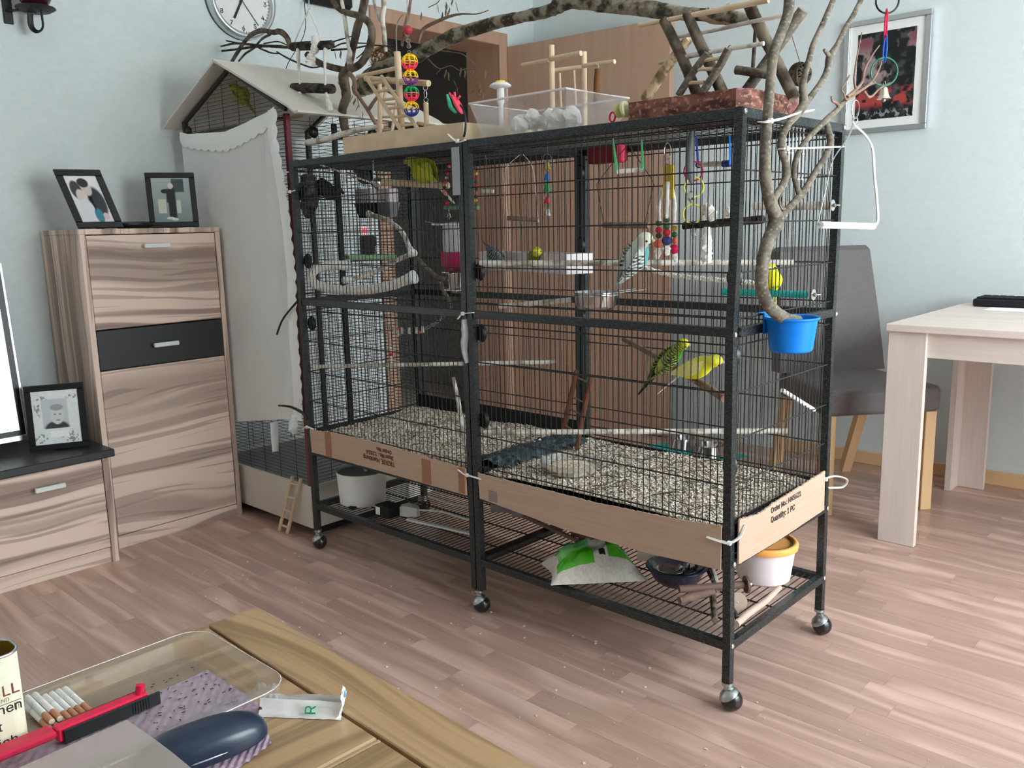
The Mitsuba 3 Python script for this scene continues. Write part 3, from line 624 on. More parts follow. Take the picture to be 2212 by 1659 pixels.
# chips: a bumpy bed with loose shavings on it
def chips(name, a, b, label, n, seed, twigs):
    r = np.random.default_rng(seed)
    nx, ny = 60, 40
    X, Y = np.meshgrid(np.linspace(a, b, nx), np.linspace(.0185, CD - .0185, ny), indexing='ij')
    h = lambda x, y: .400 + .020 * meshkit.fbm(np.stack([x * 7, y * 7, x * 0 + seed], -1), 3) + .012 * (y / CD)
    v = np.stack([X, Y, h(X, Y)], -1).reshape(-1, 3)
    i, j = np.meshgrid(np.arange(nx - 1), np.arange(ny - 1), indexing='ij')
    q = np.stack([i * ny + j, (i + 1) * ny + j, (i + 1) * ny + j + 1, i * ny + j + 1], -1).reshape(-1, 4)
    bed = trimesh.Trimesh(v, np.vstack([q[:, [0, 1, 2]], q[:, [0, 2, 3]]]), process=False)
    unitb = trimesh.creation.box((1, 1, 1)); bv, bf = unitb.vertices, unitb.faces
    P = np.c_[r.uniform(a + .004, b - .004, n), r.uniform(.023, CD - .023, n)]; z = h(P[:, 0], P[:, 1]) + r.uniform(0, .003, n)
    S = np.c_[r.uniform(.004, .009, n), r.uniform(.002, .005, n), r.uniform(.0006, .0018, n)]
    yaw, tilt = r.uniform(0, 6.28, n), r.normal(0, .4, n)
    w = bv[None] * S[:, None]; cy, sy, ct, st = np.cos(yaw), np.sin(yaw), np.cos(tilt), np.sin(tilt)
    x1 = w[..., 0] * ct[:, None] - w[..., 2] * st[:, None]; z1 = w[..., 0] * st[:, None] + w[..., 2] * ct[:, None]
    x2 = x1 * cy[:, None] - w[..., 1] * sy[:, None]; y2 = x1 * sy[:, None] + w[..., 1] * cy[:, None]
    V = np.stack([x2 + P[:, :1], y2 + P[:, 1:], z1 + z[:, None]], -1).reshape(-1, 3)
    Fc = (bf[None] + 8 * np.arange(n)[:, None, None]).reshape(-1, 3)
    tone = r.choice(5, n, p=[.3, .3, .2, .12, .08]); cols = np.array([lin(c) for c in ((240, 234, 224), (226, 216, 202), (206, 194, 178), (160, 144, 124), (92, 84, 70))])
    bc = np.tile(lin((150, 132, 110)), (len(bed.vertices), 1)); ms = []
    for _ in range(twigs):
        p = V3(r.uniform(a + .05, b - .05), r.uniform(.06, .43), .424); d = r.uniform(0, 6.28); ln = r.uniform(.02, .045); c = r.normal(0, .014); dv = V3(math.cos(d), math.sin(d), 0)
        ms.append(tube([(*(p - dv * ln), .0008), (*(p + V3(-dv[1], dv[0], 0) * c + V3(0, 0, .006)), .0010), (*(p + dv * ln), .0006)], 4, 4))
    ms = join(ms)
    solo(name, join(bed, trimesh.Trimesh(V, Fc, process=False), ms), 'mat_vc', label, 'bedding', False, kind='stuff', color=np.vstack([bc, np.repeat(cols[tone], 8, 0), np.tile(lin((58, 52, 40)), (len(ms.vertices), 1))]))
chips('wood_shavings', -CW + .0175, -.8055, 'pale beech chip bedding in the left tray of the big cage', 9000, 1, 26)
chips('wood_shavings', -.7665, -.0175, 'pale beech chip bedding in the right tray of the big cage', 10000, 2, 90)
# cardboard strips tied to the cage
def ragged(pts, amp, seed, n=40):
    r = np.random.default_rng(seed); P = np.asarray(pts, float); out = []
    for a, b in zip(P[:-1], P[1:]):
        for t in np.linspace(0, 1, n, endpoint=False): out.append(a + (b - a) * t + V3(0, r.normal(0, amp)) if False else (a[0] + (b[0] - a[0]) * t, a[1] + (b[1] - a[1]) * t + r.normal(0, amp)))
    out.append(tuple(P[-1])); return out
def strip(name, label, top, bot, plane, amp, seed):
    o = ragged(top, amp, seed) + list(reversed(ragged(bot, amp * .15, seed + 1)))
    m = slab(o, 0, .004)
    R = np.array([[1, 0, 0], [0, 0, -1], [0, 1, 0.0]]) if plane == 'y' else np.array([[0, 0, 1], [1, 0, 0], [0, 1, 0.0]])
    m = moved(m, R, (0, -.0098, 0) if plane == 'y' else (.0105, 0, 0))
    k = thing(name, label, 'cardboard strip'); part(k, 'board', m, 'mat_card', False); return k
kl = strip('cardboard_strip', 'brown cardboard strip with upside-down lettering along the left front of the big cage', [(-1.560, .424), (-1.45, .430), (-1.25, .436), (-.81, .420)], [(-1.556, .346), (-1.2, .345), (-.81, .342)], 'y', .0012, 1)
kr = strip('cardboard_strip', 'plain brown cardboard strip along the right front of the big cage', [(-.762, .416), (-.348, .414), (-.1, .424), (-.016, .431)], [(-.758, .344), (-.45, .322), (-.2, .322), (-.016, .330)], 'y', .0006, 3)
ks = strip('cardboard_strip', 'bright cardboard strip with order lettering on the right end of the big cage', [(.010, .446), (.10, .436), (.25, .446), (.455, .454)], [(.011, .343), (.2, .342), (.458, .350)], 'x', .0016, 5)
def text_fit(parent, text, p0, p1, up, depth=.0006, mat='mat_ink', bold=True, nrm=None):
    p0, p1 = np.asarray(p0, float), np.asarray(p1, float); m = meshkit.text_mesh(text, 1.0, 1.0, bold); w = m.bounds[1][0]
    s = np.linalg.norm(p1 - p0) / w; u = unit(p1 - p0); n = unit(np.cross(u, up)); v = np.cross(n, u)
    m.vertices *= (s, s, depth); R = np.array([u, v, n]).T
    return part(parent, 'lettering', moved(m, R, p0), mat, False)
text_fit(ks, 'Order No.: HN5621', (.0146, .157, .4205), (.0146, .314, .424), (0, 0, 1))
text_fit(ks, 'Quantity: 1 PC', (.0146, .158, .397), (.0146, .283, .397), (0, 0, 1))
text_fit(kl, 'TRIXIE, Hamburg', (-1.118, -.0142, .384), (-1.270, -.0142, .3845), (0, 0, -1), mat='mat_ink_red')
text_fit(kl, 'Item No.: 12814', (-1.123, -.0142, .402), (-1.256, -.0142, .4035), (0, 0, -1), mat='mat_ink_red')
text_fit(kl, 'Order No.', (-1.130, -.0142, .4185), (-1.205, -.0142, .4200), (0, 0, -1), mat='mat_ink_red')
for x0, x1, k, m in ((-1.475, -1.44, kl, 'tape_brown'), (-.995, -.955, kl, 'tape_brown'), (-.84, -.815, kl, 'tape_brown'), (-.722, -.690, kr, 'tape_grey')):
    part(k, 'tape', box(x0, x1, -.0100, -.0142, .345, .43 if k == kl and x0 < -1.2 else (.419 if k == kl else .376)), 'mat_' + m, False, label='strip of packing tape')

# white plastic cable ties holding things on
def tie(label, pts, r=.0022, head=None, flat=(1.9, .8)):
    k = thing('cable_tie', label, 'cable tie')
    part(k, 'strap', tube([(*p, r) for p in pts], 6, 6, flat=flat), 'mat_tie')
    if head is not None: part(k, 'head', obox(head, np.eye(3), (.010, .008, .010), .0015), 'mat_tie')
tie('white cable tie knotted at the front right corner over both cardboard strips', [(-.05, -.012, .398), (-.012, -.014, .396), (.006, -.014, .398), (.017, .004, .408), (.0165, .03, .428)], .0036, (.004, -.014, .397))
tie('white cable tie knotted at the middle front post between the brown cardboard strips', [(-.84, -.013, .412), (-.812, -.013, .402), (-.79, -.014, .402), (-.75, -.012, .400)], .0026, (-.805, -.0135, .402))
tie('white cable tie with a loose loop on the bright cardboard strip', [(.012, .452, .432), (.030, .476, .438), (.052, .500, .428), (.045, .495, .408), (.018, .470, .406)], .0026, (.016, .456, .432))
tie('white cable tie on the middle front post at the top of the big cage', [(-.835, -.012, 1.322), (-.80, -.013, 1.300), (-.77, -.013, 1.302)], .0022, (-.80, -.013, 1.302))
tie('white cable tie on the middle front post at mid height of the big cage', [(-.82, -.014, .838), (-.80, -.014, .852), (-.76, -.013, .858)], .0022, (-.80, -.0145, .853))
tie('white cable tie at the left front corner of the big cage above the lettered cardboard', [(-1.60, -.012, .420), (-1.575, -.015, .432), (-1.54, -.013, .428)], .0026, (-1.575, -.014, .43))
tie('upper white cable tie joining the maroon post and the big cage', [(-1.605, -.016, 1.268), (-1.58, -.017, 1.269)], .002)
tie('lower white cable tie joining the maroon post and the big cage', [(-1.605, -.016, 1.205), (-1.575, -.015, 1.207), (-1.555, -.014, 1.21)], .002, (-1.58, -.0155, 1.207))
k = thing('tape_strip', 'silvery grey tape strip on the middle front post near the top of the big cage', 'tape')
part(k, 'band', box(-.826, -.797, -.0115, -.0098, 1.165, 1.288, .0005), 'mat_tape')
k = thing('plastic_wrap', 'crumpled clear plastic band wound on the middle front post below mid height', 'plastic wrap')
part(k, 'band', tube([(-.795, -.014, .838, .010), (-.792, -.014, .80, .013), (-.796, -.014, .76, .012), (-.790, -.014, .72, .006)], 10, 6, flat=(1.1, .45), rough=.35, seed=3), 'mat_smoky')

# ---------------------------------------------------------------- the house-shaped cage in the corner
ht = thing('hut_cage', 'house-shaped bird cage with a white pitched roof in the corner beside the big cage', 'bird cage')
hx0, hx1, hy0, hy1 = -2.355, -1.670, 0.05, 0.60
ap = V3(-2.011, 0, 1.665)
for x, y in ((hx0, hy0), (hx1, hy0), (hx0, hy1), (hx1, hy1)):
    part(ht, 'post', box(x - .0085, x + .0085, y - .0085, y + .0085, .19, 1.463 if x == hx1 else 1.503, .001), 'mat_maroon' if (x, y) == (hx1, hy0) else 'mat_dark_metal', label='maroon corner post' if (x, y) == (hx1, hy0) else None)
for y in (hy0, hy1):
    for x, z in ((hx0, 1.498), (hx1, 1.476)): part(ht, 'rafter', beam((x, y, z), (ap[0], y, ap[2] - .02), .012, .012), 'mat_dark_metal')
    part(ht, 'beam', beam((hx0, y, 1.452), (hx1, y, 1.452), .008, .008), 'mat_dark_metal')
def roofz(x): return ap[2] - .03 - (ap[2] - 1.50) * abs(x - ap[0]) / (ap[0] - hx0) if x < ap[0] else ap[2] - .03 - (ap[2] - 1.48) * (x - ap[0]) / (hx1 - ap[0])
def lattice(nm, rods): part(ht, nm, join(*[rod(p, q, r, 5) for p, q, r in rods]), 'mat_dark_metal', kind='stuff')
zz = np.arange(.202, 1.45, .0128)
for y in (hy0, hy1):
    rr = [((hx0, y, z), (hx1, y, z), .0010) for z in zz]
    rr += [((x, y - .002, .19), (x, y - .002, roofz(x)), .0012) for x in np.linspace(hx0 + .08, hx1 - .08, 6)]
    for z in np.arange(1.46, 1.635, .0128):
        f = (ap[2] - .03 - z) / (ap[2] - .03 - 1.468)
        rr.append(((ap[0] + (hx0 - ap[0]) * f, y, z), (ap[0] + (hx1 - ap[0]) * f, y, z), .0010))
    lattice('wire_mesh', rr)
for x in (hx0, hx1):
    lattice('wire_mesh', [((x, hy0, z), (x, hy1, z), .0010) for z in zz] + [((x, y, .19), (x, y, 1.46), .0012) for y in np.linspace(.14, .51, 5)])
part(ht, 'base', join(box(hx0 - .012, hx1 + .012, hy0 - .012, hy0 - .002, .036, .192, .001), box(hx0 - .012, hx1 + .012, hy1 + .002, hy1 + .012, .036, .192, .001), box(hx0 - .012, hx0 - .002, hy0, hy1, .036, .192), box(hx1 + .002, hx1 + .012, hy0 - .012, hy1 + .012, .036, .192, .001)), 'mat_cream', False, label='cream base panels')
part(ht, 'tray', box(hx0, hx1, hy0, hy1, .165, .18), 'mat_grey_plastic')
for x in (hx0 + .02, hx1 - .06): part(ht, 'runner', box(x, x + .04, hy0 + .04, hy1 - .04, 0, .165), 'mat_black_matt')
for s, ex_, ez in ((1, -1.523, 1.443), (-1, -2.440, 1.474)):
    d_ = V3(ex_ - ap[0], 0, ez - ap[2]); n_ = unit(V3(-d_[2], 0, d_[0])) * (1 if s > 0 else -1); n_ = n_ if n_[2] > 0 else -n_
    prof = [(ap[0], ap[2]), (ex_ - s * .06, ez + .06 * (ap[2] - ez) / abs(ex_ - ap[0])), (ex_ - s * .02, ez + .004), (ex_, ez + .006)]
    th = .007
    poly = prof + [(ex_, ez + .006 + th), (ex_ - s * .022, ez + .004 + th), (ex_ - s * .06 + n_[0] * th, prof[1][1] + n_[2] * th), (ap[0], ap[2] + th * 1.1)]
    m = slab(poly, 0, .65); part(ht, 'roof_panel', moved(m, np.array([[1, 0, 0], [0, 0, 1], [0, 1, 0.0]]), (0, -.004, 0)), 'mat_cream', 25, label='creamy white sheet roof panel')
part(ht, 'ridge', rod((ap[0], -.006, ap[2] + .004), (ap[0], .648, ap[2] + .004), .006, 10), 'mat_cream')
for y, z in ((.15, 1.41), (.40, 1.42)): part(ht, 'clip', ball((hx1 + .004, y, z), .018, 2, (.6, 1, 1.1)), 'mat_black', True)
part(ht, 'clip', ball((hx0 + .03, .046, 1.463), .018, 2, (1, .6, 1.1)), 'mat_black', True)
part(ht, 'inner_post', box(-1.80, -1.785, .32, .335, .19, 1.46), 'mat_dark_metal')

# white cloth hung over its front
def sheet(fx, fz, fy, nu, nv, thick=None):
    s, t = np.meshgrid(np.linspace(0, 1, nu), np.linspace(0, 1, nv), indexing='ij')
    V = np.stack([fx(s, t), fy(s, t), fz(s, t)], -1); i, j = np.meshgrid(np.arange(nu - 1), np.arange(nv - 1), indexing='ij')
    q = np.stack([i * nv + j, (i + 1) * nv + j, (i + 1) * nv + j + 1, i * nv + j + 1], -1).reshape(-1, 4)
    return trimesh.Trimesh(V.reshape(-1, 3), np.vstack([q[:, [0, 1, 2]], q[:, [0, 2, 3]]]), process=False)
ct = thing('cloth', 'white cloth with a scalloped hem hanging over the front of the house-shaped cage', 'cloth')
topz = lambda s: np.interp(s, [0, .09, .48, .78, 1], [1.456, 1.443, 1.428, 1.451, 1.475])
botz = lambda s: np.interp(s, [0, .4, .9, 1], [.371, .372, .431, .441])
edge = lambda t: np.interp(t, [0, .08, .3, .53, .8, 1], [-1.676, -1.688, -1.661, -1.635, -1.642, -1.658])
wr = lambda s, t: .034 + .0035 * np.sin(s * 9 + 2 * t) * t + .012 * np.sin((s + .3 * t) * 30) * np.clip(s - .6, 0, 1) - .03 * np.clip(s - .5, 0, 1) + .004 * (meshkit.fbm(np.stack([s * 6, t * 8, s * 0], -1), 3) - .5)
Zf = lambda s, t: topz(s) + (botz(s) - topz(s)) * t
Xf = lambda s, t: -2.362 + (edge(t) + 2.362) * s
part(ct, 'sheet', sheet(Xf, Zf, wr, 60, 90), 'mat_cloth', True)
sc = lambda a: .006 * np.abs(np.sin(a))
part(ct, 'top_hem', sheet(lambda s, t: Xf(s, t * 0), lambda s, t: topz(s) + .008 - t * (.042 + .02 * np.sin(s * 3.1) + 1.4 * sc(s * 42)), lambda s, t: wr(s, t * .03) - .003 - .003 * np.sin(t * 3), 140, 8), 'mat_lace', True, label='folded scalloped top hem')
part(ct, 'side_hem', sheet(lambda s, t: edge(t) - .032 + s * (.046 + 1.8 * sc(t * 70)), lambda s, t: 1.474 + (.437 - 1.474) * t, lambda s, t: wr(1 + 0 * s, t) - .008 - .003 * np.sin(s * 3), 8, 220), 'mat_lace', True, label='scalloped lace side hem')
part(ct, 'knot', tube([(-1.674, .006, .452, .012), (-1.686, .004, .412, .018), (-1.680, .006, .387, .009)], 8, 5, rough=.4, seed=2), 'mat_cloth', label='knotted cloth corner')
part(ct, 'flap', tube([(-1.82, .012, .41, .014), (-1.822, .012, .34, .013), (-1.825, .012, .30, .011)], 8, 4, flat=(1.2, .15)), 'mat_cloth')
solo('cable_end', tube([(-1.7254,-0.01,0.7354,np.float64(0.0035)),(-1.6784,-0.01,0.7922,np.float64(0.00345)),(-1.5856,-0.01,0.8554,np.float64(0.00367))], 6, 6), 'mat_black', 'black cable end sticking out left of the big cage at mid height', 'cable')
solo('cable_end', tube([(-1.7139,-0.03,0.4903,np.float64(0.0032)),(-1.6396,-0.03,0.4947,np.float64(0.00441)),(-1.567,-0.03,0.4816,np.float64(0.00527)),(-1.5446,-0.03,0.4656,np.float64(0.00524))], 6, 6), 'mat_black', 'black cable end curving out above the lettered cardboard', 'cable')
ld = thing('ladder', 'small pale wooden ladder leaning against the base of the house-shaped cage', 'toy ladder')
r0, r1 = V3(-1.826, .004, .003), V3(-1.755, .030, .214)
of = V3(.050, .002, 0)
for o_ in (V3(0, 0, 0), of): part(ld, 'rail', rod(r0 + o_, r1 + o_, .0065, 10), 'mat_dowel')
for t in (.1, .38, .63, .88): part(ld, 'rung', rod(r0 + (r1 - r0) * t, r0 + of + (r1 - r0) * t, .0045, 8), 'mat_dowel')

# ---------------------------------------------------------------- the birds
def bird(label, head, rump, tail, back, R, beak, body, face, nape, wing, tailc, bars=None, cheek=None, feet=True, group=None, belly=None, zone=(-1, .72), mantle=True):
    """A budgerigar: one continuous body, wings, tail, beak, eyes and feet as parts. Colours are sRGB."""
    k = thing('budgerigar', label, 'bird', group)
    head, rump, tail = V3(*head), V3(*rump), V3(*tail)
    ax = unit(head - rump); back = unit(V3(*back) - ax * (V3(*back) @ ax)); side = np.cross(back, ax); beak = unit(V3(*beak))
    Ln = np.linalg.norm(head - rump)
    P = lambda t, s=0, d=0: rump + ax * Ln * t + side * R * s + back * R * d
    mid = [(*P(-.16), .12 * R), (*P(-.04, 0, .02), .46 * R), (*P(.14, 0, -.06), .78 * R), (*P(.36, 0, -.16), 1.0 * R), (*P(.56, 0, -.14), .96 * R), (*P(.74, 0, -.04), .76 * R), (*P(.88), .66 * R), (*(P(1.0) + beak * .10 * R), .66 * R), (*(P(1.0) + (ax * .32 + beak * .14) * R), .55 * R), (*(P(1.0) + (ax * .52 + beak * .13) * R), .33 * R), (*(P(1.0) + (ax * .60 + beak * .12) * R), .03 * R)]
    S = 20; m = tube(mid, S, 6, hint=back)
    n = (len(mid) - 1) * 6 + 1; t = np.linspace(0, 1, n); ang = np.arange(S) * 2 * np.pi / S
    tt, dd = np.meshgrid(t, np.sin(ang), indexing='ij'); aa = np.broadcast_to(ang, tt.shape)
    c = np.empty(tt.shape + (3,)); c[:] = lin(body)
    if belly is not None: c = np.where((dd < -.3)[..., None], lin(belly), c)
    bk = np.clip((dd - .05) * 4, 0, 1)[..., None]
    c = c * (1 - bk) + lin(nape if bars is None else wing) * bk
    hd = np.clip((tt - .62) * 14, 0, 1)[..., None]
    front = np.clip(.5 - (dd - .25) * 3, 0, 1)[..., None]
    c = c * (1 - hd) + (lin(face) * front + lin(nape) * (1 - front)) * hd
    if bars is not None and mantle:
        w = (np.sin(tt * 150 + np.sin(aa * 5) * .8) > .1) & (dd > .08) & (tt > .28) & (tt < .90)
        c = np.where(w[..., None], lin(bars), c)
    if cheek is not None:
        sp = (np.abs(dd + .45) < .18) & (np.abs(tt - .70) < .02); c = np.where(sp[..., None], lin(cheek), c)
    c = c.reshape(-1, 3); c = np.vstack([c, c[:1], c[-1:]])
    part(k, 'body', m, 'mat_vc', True, color=c)
    for s in (-1, 1):
        Wp = [(*P(.80, s * .56, .28), .22 * R), (*P(.62, s * .80, .24), .58 * R), (*P(.36, s * .92, .22), .72 * R), (*P(.08, s * .70, .38), .56 * R), (*P(-.16, s * .36, .48), .34 * R), (*P(-.40, s * .12, .50), .06 * R)]
        w = tube(Wp, 18, 9, hint=side * s, flat=(1, .26)); nn = (len(Wp) - 1) * 9 + 1
        u = np.linspace(0, 1, nn); a2 = np.arange(18) * 2 * np.pi / 18; uu, a3 = np.meshgrid(u, a2, indexing='ij')
        cc = np.empty(uu.shape + (3,)); cc[:] = lin(wing)
        if bars is not None:
            sc_ = np.sin(uu * 84 + 1.5 * np.cos(a3 * 4) + 2 * np.cos(a3)) ; dk = (sc_ > (-.25 if mantle else .25)) & (uu < zone[1]) & (uu > zone[0])
            cc = np.where(dk[..., None], lin(bars), cc); fl = (uu >= max(.72, zone[1])) & (np.sin(a3 * 6) > (-.3 if mantle else .6)); cc = np.where(fl[..., None], lin(bars) * .9 + lin(wing) * .1, cc)
        cc = cc.reshape(-1, 3); part(k, 'wing', w, 'mat_vc', True, color=np.vstack([cc, cc[:1], cc[-1:]]))
    root = P(-.02, 0, .12)
    part(k, 'tail', tube([(*root, .40 * R), (*(root * .55 + tail * .45), .24 * R), (*(root * .12 + tail * .88), .15 * R), (*tail, .05 * R)], 10, 6, hint=side, flat=(.3, 1)), M_vc(tailc), 30)
    hc = P(1.0) + (beak * .2 + ax * .12) * R; sd = unit(np.cross(ax, beak))
    part(k, 'beak', tube([(*(hc + beak * .42 * R), .20 * R), (*(hc + beak * .64 * R - ax * .02 * R), .17 * R), (*(hc + beak * .74 * R - ax * .22 * R), .09 * R), (*(hc + beak * .70 * R - ax * .36 * R), .02 * R)], 8, 3), M_vc((196, 176, 130)), 40)
    for s in (-1, 1): part(k, 'eye', ball(hc + beak * .16 * R + sd * s * .56 * R + ax * .06 * R, .10 * R, 1), 'mat_black', True)
    if feet:
        for s in (-1, 1):
            f0 = P(.16, s * .34, -.75); f1 = P(.12, s * .34, -1.18)
            part(k, 'foot', tube([(*f0, .12 * R), (*(f0 * .4 + f1 * .6), .08 * R), (*(f1 + ax * .1 * R), .07 * R), (*(f1 + ax * .42 * R - back * .06 * R), .05 * R)], 6, 3), M_vc((150, 122, 120)), 30)
    return k
VC = {}
def M_vc(c, rough=0.7):
    """A plain material of that colour, made once."""
    if (c, rough) not in VC: VC[(c, rough)] = M('plain_%02x%02x%02x_%d' % (*c, int(rough * 100)), c, rough, spec=.25)
    return VC[(c, rough)]
BK = (26, 30, 28)
LEFT = V3(-.72, -.69, 0)          # left in the photo; up is z; AWAY is away from the viewer
AWAY = V3(-.69, .72, 0)
bird('white and sea-blue budgerigar with black scallops, perched above the steel bowl', (-0.3428,0.17,1.0445), (-0.4118,0.2,0.9595), (-0.4494,0.2,0.9136), LEFT * .8 - AWAY * .55 + V3(0, 0, .3), .0275, -LEFT * .8 - AWAY * .3 - V3(0, 0, .35), (228, 234, 226), (232, 236, 214), (238, 240, 214), (216, 226, 220), (150, 186, 184), BK, (40, 60, 120), belly=(90, 166, 164), zone=(.12, .66), mantle=False)
bird('green budgerigar with black wavy bars, on the slanting perch beside the plain yellow bird', (-0.2197,0.15,0.7965), (-0.3037,0.18,0.7194), (-0.3741,0.19,0.6473), LEFT * .5 - AWAY * .8 + V3(0, 0, .4), .0205, -LEFT * .9 + V3(0, 0, -.25), (70, 150, 40), (228, 228, 60), (196, 210, 60), (176, 190, 96), (24, 44, 30), BK, (50, 60, 140))
bird('plain bright yellow budgerigar crouching on the slanting perch by the front right post', (-0.1029,0.1,0.7729), (-0.2014,0.13,0.7293), (-0.2851,0.14,0.6655), V3(0, 0, 1) + LEFT * .3 - AWAY * .2, .0215, -LEFT * .9 + V3(0, 0, -.3), (232, 232, 60), (240, 236, 70), (236, 234, 90), (236, 236, 150), (226, 226, 190), None)
bird('yellow budgerigar behind the thick branch, sitting on the turquoise perch', (-0.1026,0.366,0.9652), (-0.103,0.38,0.9169), (-0.1061,0.4,0.8625), AWAY + V3(0, 0, .2), .020, LEFT * .6 - AWAY * .6 - V3(0, 0, .1), (236, 228, 30), (240, 232, 50), (240, 232, 60), (226, 220, 70), (220, 216, 120), None)
bird('turquoise budgerigar bending down into the white tub, dark tail raised', (-0.942,0.3,0.9697), (-0.9974,0.3,1.0043), (-1.0397,0.31,1.0422), V3(0, 0, .8) - LEFT * .7 - AWAY * .3, .022, -V3(0, 0, .7) - LEFT * .5, (0, 168, 150), (200, 208, 204), (120, 150, 150), (140, 156, 156), (60, 44, 36), BK, feet=False)
bird('green budgerigar with a yellow face looking out of the white tub', (-0.7808,0.27,1.0086), (-0.8358,0.33,0.9695), (-0.964,0.36,0.9979), V3(0, 0, .9) + AWAY * .3, .022, -AWAY + V3(0, 0, -.2), (108, 128, 40), (212, 206, 60), (150, 160, 60), (110, 120, 60), (40, 48, 30), None, feet=False)
bird('yellow-green budgerigar on the round wooden perch near the top of the big cage', (-1.2194,0.2,1.2914), (-1.1591,0.21,1.2339), (-1.0729,0.23,1.1529), -AWAY * .7 - LEFT * .5 + V3(0, 0, .5), .033, LEFT * .9 + V3(0, 0, -.2) + AWAY * .2, (168, 178, 40), (186, 192, 60), (170, 176, 56), (176, 184, 50), (206, 210, 170), None)
bird('dark blue-grey budgerigar perched beside the round mirror', (-1.6246,0.3,1.2926), (-1.5738,0.3,1.2489), (-1.5333,0.31,1.2128), -AWAY * .7 - LEFT * .4 + V3(0, 0, .4), .025, LEFT * .9 - V3(0, 0, .2) + AWAY * .2, (74, 92, 92), (84, 100, 100), (70, 86, 88), (70, 84, 84), (60, 70, 74), None)
bird('yellowish budgerigar behind the gable mesh of the house-shaped cage', (-2.0934,0.12,1.601), (-2.0475,0.13,1.5514), (-2.0022,0.14,1.5023), -AWAY * .7 + V3(0, 0, .5), .028, LEFT * .9 - V3(0, 0, .2), (160, 168, 60), (186, 186, 70), (160, 160, 70), (140, 146, 60), (120, 130, 60), None)
solo('perch', rod((-2.30, .13, 1.470), (-1.70, .13, 1.466), .007, 10), 'mat_dowel', 'wooden perch under the roof of the house-shaped cage', 'perch')

# ---------------------------------------------------------------- perches and ropes in the big cage
def perch(label, pts, mat='mat_worn', sides=12, n=0, rough=0, nut=None, cap=None):
    k = thing('perch', label, 'perch')
    P = np.array(pts, float)
    part(k, 'dowel', tube(P, sides, n, rough=rough, seed=len(label)), mat)
    if nut is not None:
        c, axn = nut; c = V3(*c); axn = unit(axn)
        part(k, 'washer', lathe([(0, 0), (.0135, 0), (.0135, .0018), (0, .0018)], 20, c, axn), 'mat_chrome', label='round metal washer')
        a, u, d = frame_of(axn)
        part(k, 'wing_nut', join(lathe([(0, 0), (.005, 0), (.004, .006), (0, .006)], 12, c + axn * .002, axn), obox(c + axn * .010 + a * .007, (a + d * .6, u, d - a * .6), (.011, .003, .007), .001), obox(c + axn * .010 - a * .007, (a - d * .6, u, d + a * .6), (.011, .003, .007), .001)), 'mat_chrome', label='metal wing nut')
    return k
W5 = np.float64(0.0075)
perch('long whitish perch just above the bedding of the right half of the big cage', [(-.757, .012, .5265, W5), (-.098, .478, .537, W5)])
perch('long whitish perch that the white and sea-blue bird sits on', [(-.757, .012, .9865, W5 * 1.05), (-.10, .478, .975, W5 * .95)])
perch('long whitish perch across the left half of the big cage below mid height', [(-1.553, .012, .636, .0068), (-.885, .478, .650, .0068)])
perch('brown slanting perch carrying the green and the yellow bird', [(-0.6192,0.474,0.7425) + (.0075,), (-0.3879,0.3,0.7298) + (.0085,), (-0.1915,0.16,0.7104) + (.0085,), (-0.038,0.03,0.7023) + (.0085,)], 'mat_stick', 12, 4, .12)
perch('turquoise sand-coated perch with a wing nut on the right end of the big cage', [(-.012, .366, .905, .0085), (-.24, .372, .903, .0085)], 'mat_turquoise', 14, nut=((-.001 + .004, .366, .905), (1, 0, 0)))
perch('worn white perch with a wing nut, high on the right cage end', [(-.008, .456, 1.113, .0105), (-.06, .456, 1.114, .0105), (-.20, .450, 1.118, .0095)], 'mat_worn', 12, 4, .25, nut=((.003, .456, 1.113), (1, 0, 0)))
perch('short white plastic tube slanting low at the right end of the big cage', [(-.006, .419, .6155, .0052), [(-0.012,0.2518,0.6903,np.float64(0.0054))][0][:3] + (.0052,)], 'mat_white')
perch('white perch leading to the steel bowl', [(-0.8687,0.2,0.8518) + (.0075,), (-0.65,0.26,0.8748) + (.0075,)], 'mat_worn')
perch('round wooden perch under the yellow-green bird', [(-1.3962,0.19,1.2329) + (.0105,), (-1.0882,0.22,1.2071) + (.0105,)], 'mat_dowel', 14)
perch('pale green perch with a metal washer in the left half of the big cage', [(-1.556, .19, (-1.6038,0.19,0.9893)[2], .0095), (-1.4436,0.3,0.9875) + (.0085,)], 'mat_mint', 14, nut=((-1.568, .19, (-1.6038,0.19,0.9893)[2]), (-1, 0, 0)))
perch('thin pale stick slanting near the top left of the big cage', [(-1.55,0.0872,1.293) + (.003,), (-1.5135,0.26,1.2388) + (.003,)], 'mat_worn')
perch('dark knobbly perch wrapped with cotton at the front right of the big cage', [(-0.2138,0.14,1.0728) + (.0085,), (-0.1264,0.14,1.0774) + (.0090,), (-0.0172,0.145,1.0831) + (.0085,)], 'mat_dark_bark', 12, 6, .2)
perch('pale driftwood stick standing in the left bedding by the middle front post', [(-1.0532,0.18,0.6261) + (.005,), (-1.0236,0.17,0.5538) + (.007,), (*(-0.9904,0.16,0.4771)[:2], .425, .0075)], 'mat_worn', 10, 5, .25)
